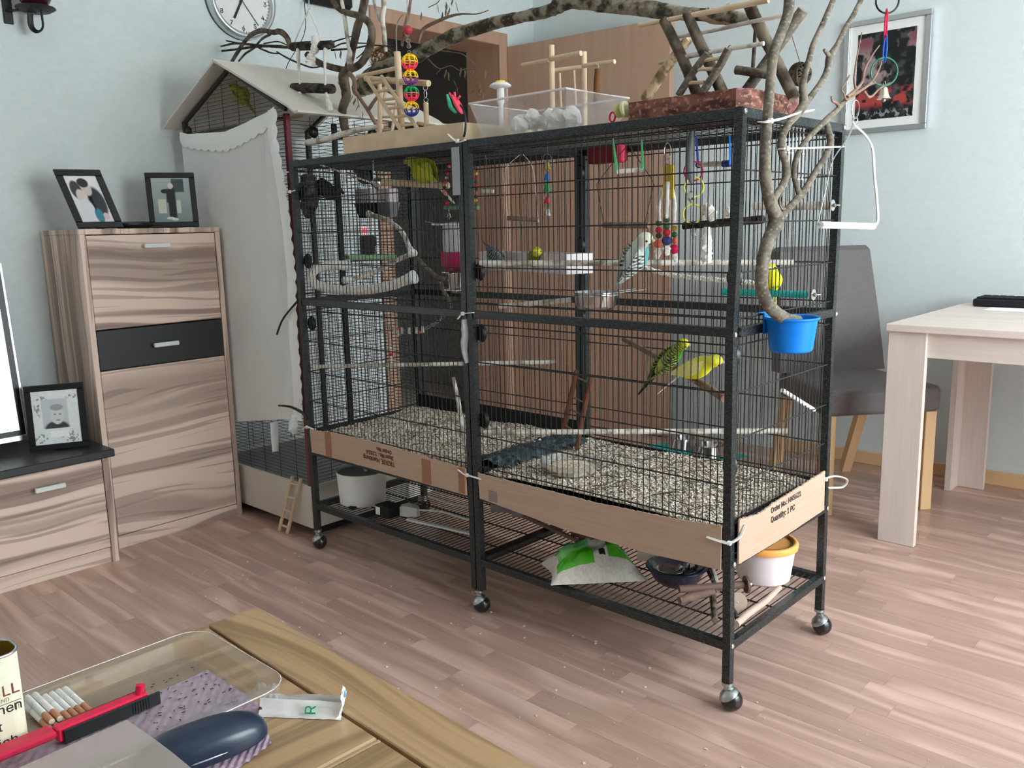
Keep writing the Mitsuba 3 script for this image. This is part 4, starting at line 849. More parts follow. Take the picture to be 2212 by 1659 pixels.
def rope(label, pts, r, turns, mat='mat_rope', caps=True, name='rope_perch'):
    k = thing(name, label, 'rope')
    C_ = spline([p[:3] for p in pts], 14); N = len(C_); t = np.gradient(C_, axis=0); t /= np.linalg.norm(t, axis=1, keepdims=True)
    a, u, _ = frame_of(t[0]); A = []
    for i in range(N): a = unit(a - t[i] * (a @ t[i])); A.append(a)
    A = np.array(A); B = np.cross(t, A)
    for j in range(3):
        ph = np.linspace(0, turns * 2 * np.pi, N)[:, None] + j * 2.094
        part(k, 'strand', tube(np.c_[C_ + r * .52 * (np.cos(ph) * A + np.sin(ph) * B), np.full(N, r * .60)], 8), mat)
    if caps:
        for i, s in ((0, -1), (-1, 1)):
            part(k, 'end_cap', lathe([(0, 0), (r * 1.15, 0), (r * 1.2, .004), (r * 1.2, .018), (r * 1.45, .019), (r * 1.45, .026), (r * .9, .030), (0, .030)], 18, C_[i] - s * t[i] * .006, t[i] * s), 'mat_white', label='white plastic end cap')
    return k
rope('thick white cotton rope perch curving in a U inside the big cage', [(-1.552,0.1559,0.9646,np.float64(0.01334)),(-1.5635,0.115,0.9664,np.float64(0.01324)),(-1.5739,0.066,0.9579,np.float64(0.01312)),(-1.5674,0.034,0.9323,np.float64(0.01301)),(-1.5353,0.03,0.909,np.float64(0.01368)),(-1.4438,0.04,0.8945,np.float64(0.01343)),(-1.311,0.06,0.8959,np.float64(0.01307)),(-1.2096,0.08,0.9119,np.float64(0.0128)),(-1.1469,0.1,0.932,np.float64(0.01265))], .0145, 16)
rope('grey cotton rope perch hanging diagonally in the left half of the big cage', [(-1.5681,0.3,1.1322,np.float64(0.00807)),(-1.4666,0.29,1.111,np.float64(0.00788)),(-1.3728,0.27,1.0729,np.float64(0.00769)),(-1.2996,0.24,1.0161,np.float64(0.00753))], .0085, 14, 'mat_worn')
rope('thin grey rope perch curling behind the thick white rope perch', [(-1.55,0.1722,0.9153,np.float64(0.0079)),(-1.5533,0.22,0.9188,np.float64(0.00799)),(-1.5253,0.28,0.9399,np.float64(0.00805)),(-1.4395,0.3,0.9765,np.float64(0.00792)),(-1.3658,0.3,0.9972,np.float64(0.00777))], .0085, 14, 'mat_worn')
rope('white cotton rope sagging behind the front right post', [(-0.5115,0.42,0.9588,np.float64(0.00519)),(-0.4384,0.42,0.9422,np.float64(0.0051)),(-0.3229,0.42,0.9322,np.float64(0.00493)),(-0.2332,0.43,0.9277,np.float64(0.00482)),(-0.1666,0.44,0.9204,np.float64(0.00475))], .0070, 22)
k = thing('branch_perch', 'forked grey branch perch in the middle of the left half of the big cage', 'perch')
part(k, 'limb', tube([(-1.2235,0.2,0.9914,np.float64(0.0066)),(-1.1711,0.2,0.9544,np.float64(0.00725)),(-1.1237,0.2,0.9238,np.float64(0.00718)),(-1.1044,0.2,0.89,np.float64(0.00716)),(-1.073,0.2,0.8527,np.float64(0.00641))], 10, 5, rough=.2), 'mat_bark'); part(k, 'limb', tube([(-1.1359,0.2,0.9321,np.float64(0.00648)),(-1.0917,0.19,0.9266,np.float64(0.00782)),(-1.0521,0.18,0.9267,np.float64(0.00701))], 10, 5, rough=.2), 'mat_bark')

# ---------------------------------------------------------------- toys and dishes hung in the big cage
def beads(key, items, ax, c):
    """Row of beads; items = (u..)."""
BC = {'y': (232, 200, 70), 'r': (206, 40, 60), 'o': (224, 110, 84), 'g': (50, 96, 56), 'd': (64, 54, 34), 'm': (214, 20, 84), 'w': (220, 220, 212), 'n': (58, 60, 110), 'u': (196, 168, 60)}
def bead(k, p, r, c, s=(1, 1, .85)): part(k, 'bead', ball(p, r, 2, s), M_vc(BC[c], .5), True)
k = thing('bead_swing', 'swing of coloured wooden beads with a green bar, beside the middle front post', 'bird toy')
arcp = [(958,440),(962,416),(961,392),(965,374),(972,359),(984,350),(1003,343),(1018,355),(1027,372),(1029,400),(1028,420),(1026,436),(1026,447)]
lft = [(-1.0737,0.2,1.1542,np.float64(0.00614)),(-1.0749,0.2,1.1707,np.float64(0.00558)),(-1.0822,0.2,1.186,np.float64(0.00614)),(-1.0814,0.2,1.2009,np.float64(0.00558)),(-1.0785,0.2,1.2171,np.float64(0.00613)),(-1.0738,0.2,1.2291,np.float64(0.00472)),(-1.0691,0.2,1.241,np.float64(0.00582)),(-1.0665,0.2,1.253,np.float64(0.00471)),(-1.0579,0.2,1.2618,np.float64(0.00635)),(-1.0457,0.2,1.2664,np.float64(0.00495)),(-1.0315,0.2,1.2709,np.float64(0.0063))]; cl = 'mdodrwrdody'
rgt = [(-0.9479,0.2,1.2341,np.float64(0.00618)),(-0.9484,0.2,1.221,np.float64(0.00565)),(-0.9489,0.2,1.2106,np.float64(0.00539)),(-0.9474,0.2,1.2,np.float64(0.00566)),(-0.9479,0.2,1.1895,np.float64(0.00539)),(-0.9502,0.2,1.179,np.float64(0.00594)),(-0.9507,0.2,1.1685,np.float64(0.0054)),(-0.9531,0.2,1.158,np.float64(0.00622))]; cr = 'yrgrdody'
for row, cc in ((lft, cl), (rgt, cr)):
    for p, c in zip(row, cc): bead(k, p[:3], p[3], c)
part(k, 'wire', tube([(*p[:3], .0011) for p in [(-1.0804,0.2,1.1435,np.float64(0.0028)),(-1.0736,0.2,1.1556,np.float64(0.00279)),(-1.0818,0.2,1.1941,np.float64(0.00279)),(-1.0758,0.2,1.2292,np.float64(0.00278)),(-1.0559,0.2,1.2631,np.float64(0.00276)),(-1.0315,0.2,1.2722,np.float64(0.00274)),(-0.9937,0.2,1.2829,np.float64(0.00271)),(-0.9618,0.2,1.265,np.float64(0.00269)),(-0.9479,0.2,1.2341,np.float64(0.00269)),(-0.9477,0.2,1.1947,np.float64(0.00269)),(-0.9538,0.2,1.1395,np.float64(0.00271))]], 5, 5), 'mat_dark_metal')
part(k, 'bar', rod((-1.0846,0.2,1.1422), (-0.9425,0.2,1.1364), .0062, 12), 'mat_sage'); part(k, 'cord', rod((-0.9938,0.2,1.2803), (*(-0.9938,0.2,1.2803)[:2], 1.29), .0008, 5), 'mat_dark_metal')
def bell(k, c, r, mat='mat_chrome', clapper=True):
    c = V3(*c); h = r * 1.7
    part(k, 'bell', lathe([(0, h), (r * .34, h * .98), (r * .5, h * .8), (r * .62, h * .4), (r * .82, h * .12), (r, 0), (r * .94, .0), (r * .72, h * .15), (r * .5, h * .5), (0, h * .8)], 20, c), mat, True)
    part(k, 'clapper', ball(c - V3(0, 0, r * .12), r * .34, 1), 'mat_zinc', True)
k = thing('small_bell', 'little silver bell under the green bar of the bead swing', 'bell')
p = (-1.0678,0.2,1.1116); bell(k, p, .0085); part(k, 'link', ring((p[0], p[1], p[2] + .022), LEFT, .006, .0009, 16, 5), 'mat_chrome')
k = thing('bell_chain', 'hanging chain of gold, blue, green, red and silver bells in the big cage', 'bird toy')
bx = (-0.6333,0.15,1.2678); top = (bx[0], bx[1], 1.295)
for (u, v, r, mt) in ((1182,367,10,'mat_brass'),(1182,389,8,'mat_blue'),(1182,413,9.5,'mat_green'),(1182,439,8,'mat_red'),(1183,466,9,'mat_chrome')):
    q = {367: [(-0.6342,0.15,1.2244,np.float64(0.01213))], 389: [(-0.6348,0.15,1.1984,np.float64(0.00972))], 413: [(-0.6353,0.15,1.1699,np.float64(0.01158))], 439: [(-0.636,0.15,1.1389,np.float64(0.00977))], 466: [(-0.635,0.15,1.1065,np.float64(0.01102))]}[v][0]
    bell(k, q[:3], q[3], mt)
for p in [(-0.6336,0.15,1.2538,np.float64(0.01089)),(-0.634,0.15,1.2361,np.float64(0.00727)),(-0.6345,0.15,1.209,np.float64(0.00729)),(-0.6351,0.15,1.183,np.float64(0.00852)),(-0.6357,0.15,1.1544,np.float64(0.00854)),(-0.6363,0.15,1.1233,np.float64(0.00734))]: part(k, 'link', ring(p[:3], AWAY, p[3], .0009, 18, 5), 'mat_zinc')
part(k, 'string', rod((-0.6334,0.15,1.2631), top, .001, 5), 'mat_rope')
def swing(label, px_l, px_r, mat, r, ring_mat, wires, name='swing'):
    k = thing(name, label, 'bird swing')
    part(k, 'bar', rod(px_l, px_r, r, 12), mat)
    for w in wires: part(k, 'wire', tube([(*p, .0011) for p in w], 5, 4), ring_mat)
    return k
swing('small swing with a whitish bar just right of the middle front post', (-1.0819,0.32,1.1917), (-1.0132,0.34,1.189), 'mat_worn', .0062, 'mat_zinc', [[(-1.0249,0.34,1.1964), (-1.0353,0.34,1.236), (-1.0414,0.34,1.285), (-1.0511,0.34,1.3396)]])
k = swing('wooden bar swing with a white wire, against the open door side of the big cage', (-0.9761,0.36,1.1067), (-0.8863,0.4,1.0987), 'mat_stick', .007, 'mat_rope', [[(-0.974,0.36,1.1109), (-0.985,0.36,1.1922), (-0.979,0.36,1.2541), (-0.9272,0.38,1.2992)], [(-0.8861,0.4,1.1056), (-0.8919,0.4,1.1749), (-0.8961,0.39,1.2568), (-0.9272,0.38,1.2992), (-0.9263,0.38,1.3317)]])
bell(k, (-0.8821,0.395,1.0917), .006)
k = swing('diamond-shaped wire swing with a wooden bar inside the big cage', (-0.5855,0.33,1.079), (-0.4366,0.33,1.0751), 'mat_stick', .0085, 'mat_dark_metal', [[(-0.5037,0.33,1.2879), (-0.5445,0.33,1.2513), (-0.6024,0.33,1.197), (-0.6057,0.33,1.1773), (-0.5855,0.33,1.0815)], [(-0.5037,0.33,1.2879), (-0.4637,0.33,1.2376), (-0.4244,0.33,1.1856), (-0.4271,0.33,1.1668), (-0.4498,0.33,1.0789)], [(-0.5037,0.33,1.2879), (-0.5038,0.33,1.3069), (-0.5038,0.33,1.32)]])
k = thing('plastic_swing', 'swing with two green plastic arms high in the right half of the big cage', 'bird swing')
for a, b in (((-0.4588,0.2,1.2924), (-0.4461,0.2,1.209)), ((-0.3998,0.24,1.2864), (-0.3952,0.24,1.2118))): part(k, 'arm', tube([(*a, .003), (*(V3(*a) * .5 + V3(*b) * .5), .0055), (*b, .0075)], 8, 4, flat=(1, .4)), M_vc((70, 150, 96), .4))
part(k, 'bar', rod((-0.4475,0.2,1.2103), (-0.3952,0.24,1.2141), .006, 12), 'mat_worn')
k = thing('seed_cup', 'dark red feeder with a pink front hung high at the back of the big cage', 'feeder')
a, b = (-0.7259,0.47,1.3112), (-0.6102,0.47,1.2547)
part(k, 'tray', box(a[0], b[0], .435, .483, b[2], a[2], .006), M_vc((104, 22, 30), .4)); part(k, 'front', box((-0.6032,0.42,1.2953)[0], (-0.5811,0.42,1.2936)[0], .412, .433, (-0.5937,0.42,1.2518)[2], (-0.5937,0.42,1.3008)[2], .004), M_vc((232, 70, 104), .4), label='pink plastic front')
k = thing('rope_toy', 'hanging toy of mustard block, white ropes and coloured beads inside the big cage', 'bird toy')
yb_ = .12
hk = (-0.2467,0.12,1.2386); part(k, 'carabiner', join(ring((hk[0], hk[1], hk[2] + .004), AWAY, .018, .0011, 20, 6, .42), ring((hk[0], hk[1], hk[2] - .020), AWAY, .006, .0011, 14, 5), rod((hk[0], hk[1], hk[2] + .02), (hk[0], hk[1], 1.297), .0011, 6)), 'mat_chrome')
A_, B_ = (-0.2564,0.12,1.2114), (-0.2319,0.12,1.1342); part(k, 'block', box(A_[0], B_[0], .115, .128, B_[2], A_[2], .002), 'mat_mustard')
for pts in ([(-0.2352,0.105,1.1735,np.float64(0.00476)),(-0.2372,0.105,1.1343,np.float64(0.00531)),(-0.238,0.105,1.0905,np.float64(0.0048))], [(-0.2674,0.13,1.1589,np.float64(0.00432)),(-0.276,0.13,1.1253,np.float64(0.00543)),(-0.2743,0.13,1.0847,np.float64(0.0049))], [(-0.2429,0.135,1.162,np.float64(0.00429)),(-0.2362,0.135,1.124,np.float64(0.00483)),(-0.2368,0.135,1.0733,np.float64(0.00486))]):
    part(k, 'rope', tube(pts, 8, 8, rough=.3), 'mat_rope')
for p, c in zip([(-0.2412,0.11,1.0884,np.float64(0.00802)),(-0.241,0.11,1.0726,np.float64(0.00803)),(-0.2409,0.11,1.0589,np.float64(0.00965)),(-0.2406,0.11,1.0399,np.float64(0.01235))], 'ggrn'): bead(k, p[:3], p[3] * .95, c, (1, 1, .9))
for p, c in zip([(-0.2756,0.13,1.0804,np.float64(0.00763)),(-0.2754,0.13,1.0643,np.float64(0.00819)),(-0.2753,0.13,1.0514,np.float64(0.0071)),(-0.2777,0.13,1.032,np.float64(0.01041))], 'grdo'): bead(k, p[:3], p[3], c, (1, 1, .9))
for p, c in zip([(-0.2387,0.14,1.0668,np.float64(0.00703)),(-0.2385,0.14,1.053,np.float64(0.00704)),(-0.2371,0.14,1.039,np.float64(0.00759)),(-0.2393,0.14,1.0197,np.float64(0.01196))], 'ugom'): bead(k, p[:3], p[3], c, (1, 1, .95))
for pts in ([(-0.2405,0.11,1.0293,np.float64(0.00645)),(-0.2404,0.11,1.0208,np.float64(0.00968)),(-0.2378,0.11,1.0059,np.float64(0.00538))], [(-0.2764,0.13,1.0233,np.float64(0.00548)),(-0.2776,0.13,1.0114,np.float64(0.00878)),(-0.2787,0.13,0.9962,np.float64(0.0044))], [(-0.2367,0.14,1.009,np.float64(0.00544)),(-0.2353,0.14,1.0004,np.float64(0.00761)),(-0.2314,0.14,0.9897,np.float64(0.00435))]): part(k, 'tassel', tube(pts, 10, 6, rough=.6, seed=4), 'mat_rope')
k = thing('ring_chain', 'chain of red and yellow rings with bells inside the big cage', 'bird toy')
rp = [(-0.1781,0.12,1.1933,np.float64(0.02081)),(-0.1763,0.12,1.1587,np.float64(0.02139)),(-0.1789,0.12,1.0993,np.float64(0.02152))]
for p, c in zip(rp, ((200, 30, 70), (222, 226, 90), (222, 226, 90))): part(k, 'ring', ring(p[:3], AWAY + V3(.12, 0, 0), p[3], .0019, 36, 8), M_vc(c, .4))
for p in [(-0.1782,0.11,1.1301,np.float64(0.01147))]: bell(k, p[:3], p[3])
for p in [(-0.1697,0.11,1.0508,np.float64(0.00995))]: bell(k, p[:3], p[3])
part(k, 'cord', rod((-0.1796,0.12,1.2136), (*(-0.1796,0.12,1.2136)[:2], 1.297), .0009, 5), 'mat_dark_metal')
solo('spindle', tube([(-0.1711,0.1,1.2798,np.float64(0.00409)),(-0.1731,0.1,1.2622,np.float64(0.0082)),(-0.175,0.1,1.2325,np.float64(0.01028)),(-0.1745,0.1,1.2025,np.float64(0.00979)),(-0.1717,0.1,1.1772,np.float64(0.00774)),(-0.1692,0.1,1.165,np.float64(0.0031))], 12, 6, rough=.2, seed=8), M('cuttle', (112, 118, 118), .75), 'grey spindle-shaped mineral stone hanging before the red and yellow rings', 'bird toy')
k = thing('plastic_swing', 'swing with blue plastic arms and a grey bar behind the front right post', 'bird swing')
for a, b in (((-0.1893,0.3,1.2832), (-0.1851,0.3,1.2142)), ((-0.304,0.34,1.2975), (-0.2974,0.34,1.2227))): part(k, 'arm', tube([(*a, .003), (*(V3(*a) * .5 + V3(*b) * .5), .0045), (*b, .0055)], 8, 4, flat=(1, .4)), 'mat_blue' if a[0] > -.2 else 'mat_blue_dark')
part(k, 'bar', rod((-0.3001,0.34,1.2228), (-0.1901,0.3,1.2177), .0065, 12), 'mat_worn')
for p, q in (((-0.3001,0.34,1.2228), (-0.2895,0.34,1.2222)), ((-0.205,0.3,1.2176), (-0.1852,0.3,1.2174))): part(k, 'end', rod(p, q, .0082, 12), 'mat_blue_dark')
k = thing('cotton_tassel', 'frayed white cotton tassels tied on the dark perch', 'bird toy')
for pts in ([(-0.1628,0.135,1.0988,np.float64(0.00525)),(-0.1511,0.135,1.1108,np.float64(0.01149)),(-0.1403,0.135,1.0982,np.float64(0.01355)),(-0.1353,0.135,1.0817,np.float64(0.00729))], [(-0.1474,0.13,1.0697,np.float64(0.00732)),(-0.148,0.13,1.0388,np.float64(0.01153)),(-0.1486,0.13,1.0097,np.float64(0.01367)),(-0.147,0.13,0.9878,np.float64(0.00948))], [(-0.1038,0.13,1.0912,np.float64(0.00514)),(-0.095,0.13,1.1031,np.float64(0.00819)),(-0.0846,0.13,1.0948,np.float64(0.00714))]): part(k, 'tassel', tube(pts, 14, 7, rough=.55, seed=int(pts[0][0] * 1000) % 97), 'mat_rope')
k = thing('wire_rack', 'small white wire rack hung inside the right end of the big cage', 'rack')
zt_, zb_ = 1.284, 1.172
for i in range(6):
    y = .235 + .018 * i; part(k, 'wire', rod((-.016, y, zt_), (-.016, y, zb_), .0015, 6), 'mat_white')
for z in (zt_, 1.228, zb_): part(k, 'wire', rod((-.016, .228, z), (-.016, .332, z), .0015, 6), 'mat_white')

k = thing('bath_tub', 'translucent white plastic tub holding two birds in the right half of the big cage', 'tub')
tx0, tx1, ty0, ty1, tz0, tz1 = -.985, -.660, .25, .40, .930, .992
tx0 = -.760
# the tub hangs behind the middle post and reaches towards the right
tw_ = V3(*(-0.6452,0.24,0.9986)); tl_ = V3(*(-1.1611,0.42,0.9889)); 
du = unit((tw_ - tl_) * V3(1, 1, 0)); ln = np.linalg.norm((tw_ - tl_) * V3(1, 1, 0)); dv = V3(-du[1], du[0], 0)
cb = tl_ * V3(1, 1, 0); zt_, zb_ = tw_[2] + .004, tw_[2] - .052
def tubwall(a, b, w): return beam(V3(*a), V3(*b), w, zt_ - zb_, .001, (0, 0, 1))
zc_ = (zt_ + zb_) / 2; q0, q1 = cb + V3(0, 0, zc_), cb + du * ln + V3(0, 0, zc_); q2, q3 = q1 + dv * .085, q0 + dv * .085
part(k, 'front_wall', tubwall(q0, q1, .003), 'mat_milky'); part(k, 'back_wall', tubwall(q3, q2, .003), 'mat_milky'); part(k, 'end_wall', tubwall(q1, q2, .003), 'mat_milky'); part(k, 'end_wall', tubwall(q0, q3, .003), 'mat_milky')
part(k, 'bottom', obox((q0 + q2) / 2 - V3(0, 0, (zt_ - zb_) / 2 - .002), (du, dv, (0, 0, 1)), (ln, .085, .003)), 'mat_milky')
for f in (.32, .62, .86): part(k, 'stud', lathe([(0, 0), (.009, 0), (.007, .003), (0, .004)], 14, q0 + du * ln * f - dv * .0015 - V3(0, 0, .018), -dv), 'mat_white')

k = thing('steel_bowl', 'shiny steel bowl in a wire ring inside the big cage', 'bowl')
bc_ = V3(*(-0.5684,0.27,0.8975)); rb = np.float64(0.06208)
part(k, 'bowl', lathe([(0, -.045), (rb * .72, -.045), (rb * .88, -.036), (rb * .96, 0), (rb * 1.02, .003), (rb * .93, .002), (rb * .84, -.033), (rb * .68, -.042), (0, -.042)], 36, bc_), 'mat_steel', True)
part(k, 'holder', join(ring(bc_ + V3(0, 0, -.006), (0, 0, 1), rb * 1.02, .0018, 36, 6), rod(bc_ + V3(rb * .3, rb * .98, -.006), (bc_[0] + rb * .3, CD - .005, bc_[2] - .006), .0018, 6), rod(bc_ + V3(-rb * .3, rb * .98, -.006), (bc_[0] - rb * .3, CD - .005, bc_[2] - .006), .0018, 6)), 'mat_chrome')
k = thing('steel_cup', 'small steel cup in a white wire ring beside the middle front post', 'cup')
bc_ = V3(*(-0.895,0.06,0.9556)); part(k, 'cup', lathe([(0, -.055), (.015, -.055), (.021, -.04), (.026, 0), (.027, .001), (.024, -.001), (.019, -.04), (.014, -.052), (0, -.052)], 28, bc_ ), 'mat_steel', True)
part(k, 'holder', join(ring(bc_ - V3(0, 0, .046), (0, 0, 1), .036, .0014, 28, 6), rod(bc_ + V3(-.032, 0, -.046), bc_ + V3(-.034, 0, .0), .0014, 6), tube([(*(bc_ + V3(-.034, 0, 0)), .0014), (*(bc_ + V3(-.02, -.04, .004)), .0014), (*(bc_ + V3(.0, -.048, .004)), .0014)], 5, 4)), 'mat_white')
k = thing('seed_hopper', 'clear seed hopper with a magenta tray beside the middle front post', 'feeder')
h0, h1 = (-0.9894,0.06,1.0875), (-0.8705,0.06,0.9612)
part(k, 'hood', lathe([(.034, 0), (.036, .03), (.034, .075), (.030, .082), (0, .084), (0, .082), (.028, .079), (.032, .03), (.032, 0)], 28, ((h0[0] + h1[0]) / 2, .085, h1[2] + .052), sy=.75), 'mat_smoky', True, label='clear plastic hood')
part(k, 'tray', lathe([(0, 0), (.030, 0), (.041, .012), (.043, .052), (.040, .052), (.037, .014), (0, .006)], 28, ((h0[0] + h1[0]) / 2, .085, h1[2]), sy=.8), 'mat_magenta', True, label='magenta plastic tray')
part(k, 'rim', rod((h0[0] - .002, .06, h0[2] + .004), (h1[0], .06, h0[2] + .002), .0028, 8), 'mat_white'); part(k, 'hook', join(rod((h0[0] + .03, .06, h0[2] + .004), (h0[0] + .03, .008, h0[2] + .012), .0014, 6)), 'mat_zinc')
for a, b, m1, m2, lb in (((-1.7072,0.34,1.2257), (-1.617,0.34,1.1235), 'mat_white', 'mat_black', 'white and black feeder box in the upper left part of the big cage'), ((-1.6441,0.37,1.2234), (-1.553,0.37,1.1249), 'mat_milky', 'mat_grey_plastic', 'grey feeder box beside the white and black one in the big cage')):
    k = thing('feeder_box', lb, 'feeder'); zm_ = a[2] * .5 + b[2] * .5
    part(k, 'hood', box(a[0], b[0], a[1], a[1] + .045, zm_, a[2], .003), m1)
    part(k, 'cup', trimesh.convex.convex_hull(np.array([(x, y, z) for x in (a[0] - .003, b[0] + .003) for y in (a[1] - .004, a[1] + .049) for z in (zm_,)] + [(x, y, b[2]) for x in (a[0] + .008, b[0] - .008) for y in (a[1] + .008, a[1] + .038)])), m2, False)
k = thing('plush_nest', 'dark grey fluffy sleeping pouch hanging inside the house-shaped cage', 'bird nest')
pc = [(-1.8087,0.22,1.2786,np.float64(0.01987)),(-1.8181,0.22,1.2468,np.float64(0.03158)),(-1.8172,0.22,1.2028,np.float64(0.03499)),(-1.828,0.22,1.1591,np.float64(0.02846)),(-1.8371,0.22,1.1297,np.float64(0.01008))]
part(k, 'pouch', tube(pc, 18, 7, rough=.45, seed=11), 'mat_plush'); part(k, 'tent', tube([(-1.777,0.24,1.2613,np.float64(0.01323)),(-1.775,0.26,1.2292,np.float64(0.02995)),(-1.7765,0.3,1.2102,np.float64(0.02186)),(-1.7709,0.32,1.2036,np.float64(0.01182))], 14, 7, rough=.35, seed=5), M_vc((44, 46, 44), .95), label='dark fabric tunnel')
k = thing('clothes_peg', 'black plastic peg clipped high on the left end of the big cage', 'clip')
part(k, 'jaw', tube([(-1.555,0.1619,1.2328,np.float64(0.00387)),(-1.555,0.1627,1.2177,np.float64(0.00619)),(-1.555,0.1768,1.2028,np.float64(0.00467))], 8, 4), 'mat_black'); part(k, 'jaw', tube([(-1.555,0.1655,1.2299,np.float64(0.00387)),(-1.555,0.1529,1.2115,np.float64(0.00618)),(-1.555,0.1391,1.2023,np.float64(0.00462))], 8, 4), 'mat_black')
k = thing('round_mirror', 'round metal mirror disc on a white string at the end of the wooden perch', 'mirror')
mc = V3(*(-1.3728,0.175,1.2314)); part(k, 'disc', lathe([(0, 0), (.0165, 0), (.0165, .002), (.006, .004), (0, .005)], 28, mc, -AWAY + V3(.3, 0, 0)), 'mat_steel', True); part(k, 'string', tube([(*(-1.3906,0.175,1.2163), .001), (*(-1.3877,0.175,1.2801), .001), (*(-1.3844,0.175,1.3202), .001), ((-1.3844,0.175,1.3202)[0], .175, 1.296, .001)], 5, 3), 'mat_rope')
k = thing('wood_chain', 'chain of wooden chips and pink beads hanging in a bow in the big cage', 'bird toy')
ch_ = spline([(-1.5452,0.3,0.7773), (-1.5114,0.3,0.7496), (-1.4717,0.3,0.7374), (-1.3907,0.3,0.7329), (-1.3183,0.3,0.747), (-1.2475,0.3,0.7761), (-1.1781,0.3,0.8268)], 6)
for i in range(0, len(ch_), 1):
    if i < 12 or i > 24: part(k, 'link', ring(ch_[i], V3(.3, 1, 0) if i % 2 else V3(1, .2, .5), .0055, .0010, 12, 5), 'mat_zinc')
for p, r, c in zip([(-1.4633,0.295,0.7368,np.float64(0.00806)),(-1.443,0.295,0.7413,np.float64(0.00642)),(-1.4439,0.295,0.7283,np.float64(0.00643)),(-1.4236,0.295,0.7361,np.float64(0.00799)),(-1.3869,0.295,0.7384,np.float64(0.00793)),(-1.3507,0.295,0.7423,np.float64(0.00786)),(-1.3322,0.295,0.7356,np.float64(0.00626)),(-1.3173,0.295,0.7475,np.float64(0.0078))], range(8), 'wowwwwow'):
    if c == 'w': part(k, 'chip', tube([(p[0], p[1], p[2] + .010, .0048), (p[0], p[1], p[2] - .012, .0054)], 10), 'mat_worn')
    else: bead(k, p[:3], p[3] * .9, 'o')
k = thing('bead_string', 'short string of white and dark red beads in the left half of the big cage', 'bird toy')
for p, c in zip([(-1.5243,0.32,0.664,np.float64(0.00561)),(-1.52,0.32,0.6527,np.float64(0.00528)),(-1.5234,0.32,0.6407,np.float64(0.00661)),(-1.519,0.32,0.6311,np.float64(0.00595)),(-1.5172,0.32,0.6212,np.float64(0.00595)),(-1.5205,0.32,0.6108,np.float64(0.0053))], 'wwmwww'): bead(k, p[:3], p[3], c)
part(k, 'string', rod((-1.5243,0.32,0.664), (*(-1.4951,0.3,0.7294),), .0008, 5), 'mat_rope')
k = thing('bark_ladder', 'brown bark ladder leaning on the back post in the right bedding of the big cage', 'toy ladder')
sA, sB = [(-0.7725,0.44,0.6389,np.float64(0.00715)),(-0.771,0.4,0.5406,np.float64(0.00854)),(-0.7711,0.36,0.4372,np.float64(0.0078))], [(-0.7152,0.44,0.6272,np.float64(0.00706)),(-0.7057,0.39,0.5317,np.float64(0.00769)),(-0.6879,0.33,0.4217,np.float64(0.00689))]
for s_ in (sA, sB): part(k, 'rail', tube(s_, 9, 5, rough=.2, seed=2), M_vc((104, 62, 44), .8))
for t in (.1, .38, .55, .8): part(k, 'rung', rod(V3(*sA[0][:3]) * (1 - t) + V3(*sA[2][:3]) * t, V3(*sB[0][:3]) * (1 - t) + V3(*sB[2][:3]) * t, .003, 7), 'mat_stick')
k = thing('glass_dish', 'ribbed clear glass dish filled with seed, standing in the right bedding of the big cage', 'dish')
gc = V3(-.565, .150, .418); ang = np.arange(72) * 2 * np.pi / 72
def ribbed(prof, amp):
    prof = np.array(prof); rr = 1 + amp * np.cos(ang * 24); v = np.stack([prof[:, :1] * rr * np.cos(ang), prof[:, :1] * rr * np.sin(ang), np.repeat(prof[:, 1:], 72, 1)], -1).reshape(-1, 3) + gc
    N = len(prof); i, j = np.meshgrid(np.arange(N - 1), np.arange(72), indexing='ij'); j2 = (j + 1) % 72
    q = np.stack([i * 72 + j, i * 72 + j2, (i + 1) * 72 + j2, (i + 1) * 72 + j], -1).reshape(-1, 4); return trimesh.Trimesh(v, np.vstack([q[:, [0, 1, 2]], q[:, [0, 2, 3]]]), process=False)
part(k, 'bowl', ribbed([(.062, 0), (.070, .008), (.079, .024), (.084, .034), (.081, .0345), (.074, .024), (.066, .010), (.060, .004)], .022), 'mat_film', True)
part(k, 'foot', lathe([(0, .002), (.062, .002), (.062, 0), (0, 0)], 40, gc), 'mat_smoky')
sd = lathe([(0, .017), (.03, .018), (.068, .014), (.066, .004), (0, .004)], 40, gc + V3(0, 0, 0)); part(k, 'seed_fill', sd, 'mat_litter', False, kind='stuff', label='pale seed fill')
k = thing('bin_liner', 'crumpled glossy dark plastic foil over the seam between the two litter trays', 'plastic foil')
s_, t_ = np.meshgrid(np.linspace(0, 1, 26), np.linspace(0, 1, 60), indexing='ij')
n1 = meshkit.fbm(np.stack([s_ * 6, t_ * 14, s_ * 0], -1), 4); n2 = meshkit.fbm(np.stack([s_ * 9, t_ * 22, s_ * 0 + 4], -1), 4)
fx = -.845 + .125 * s_ + .012 * (n1 - .5); fz = .426 + .016 * (1 - np.abs(2 * s_ - .95) ** 1.4) + .030 * (n2 - .5); fy = .035 + .40 * t_
i, j = np.meshgrid(np.arange(25), np.arange(59), indexing='ij'); q = np.stack([i * 60 + j, (i + 1) * 60 + j, (i + 1) * 60 + j + 1, i * 60 + j + 1], -1).reshape(-1, 4)
keep = (np.abs(fx + .786) > .0) 
part(k, 'sheet', trimesh.Trimesh(np.stack([fx, fy, fz], -1).reshape(-1, 3), np.vstack([q[:, [0, 1, 2]], q[:, [0, 2, 3]]]), process=False), M('foil', (34, 52, 56), .18, spec=.7), 20)

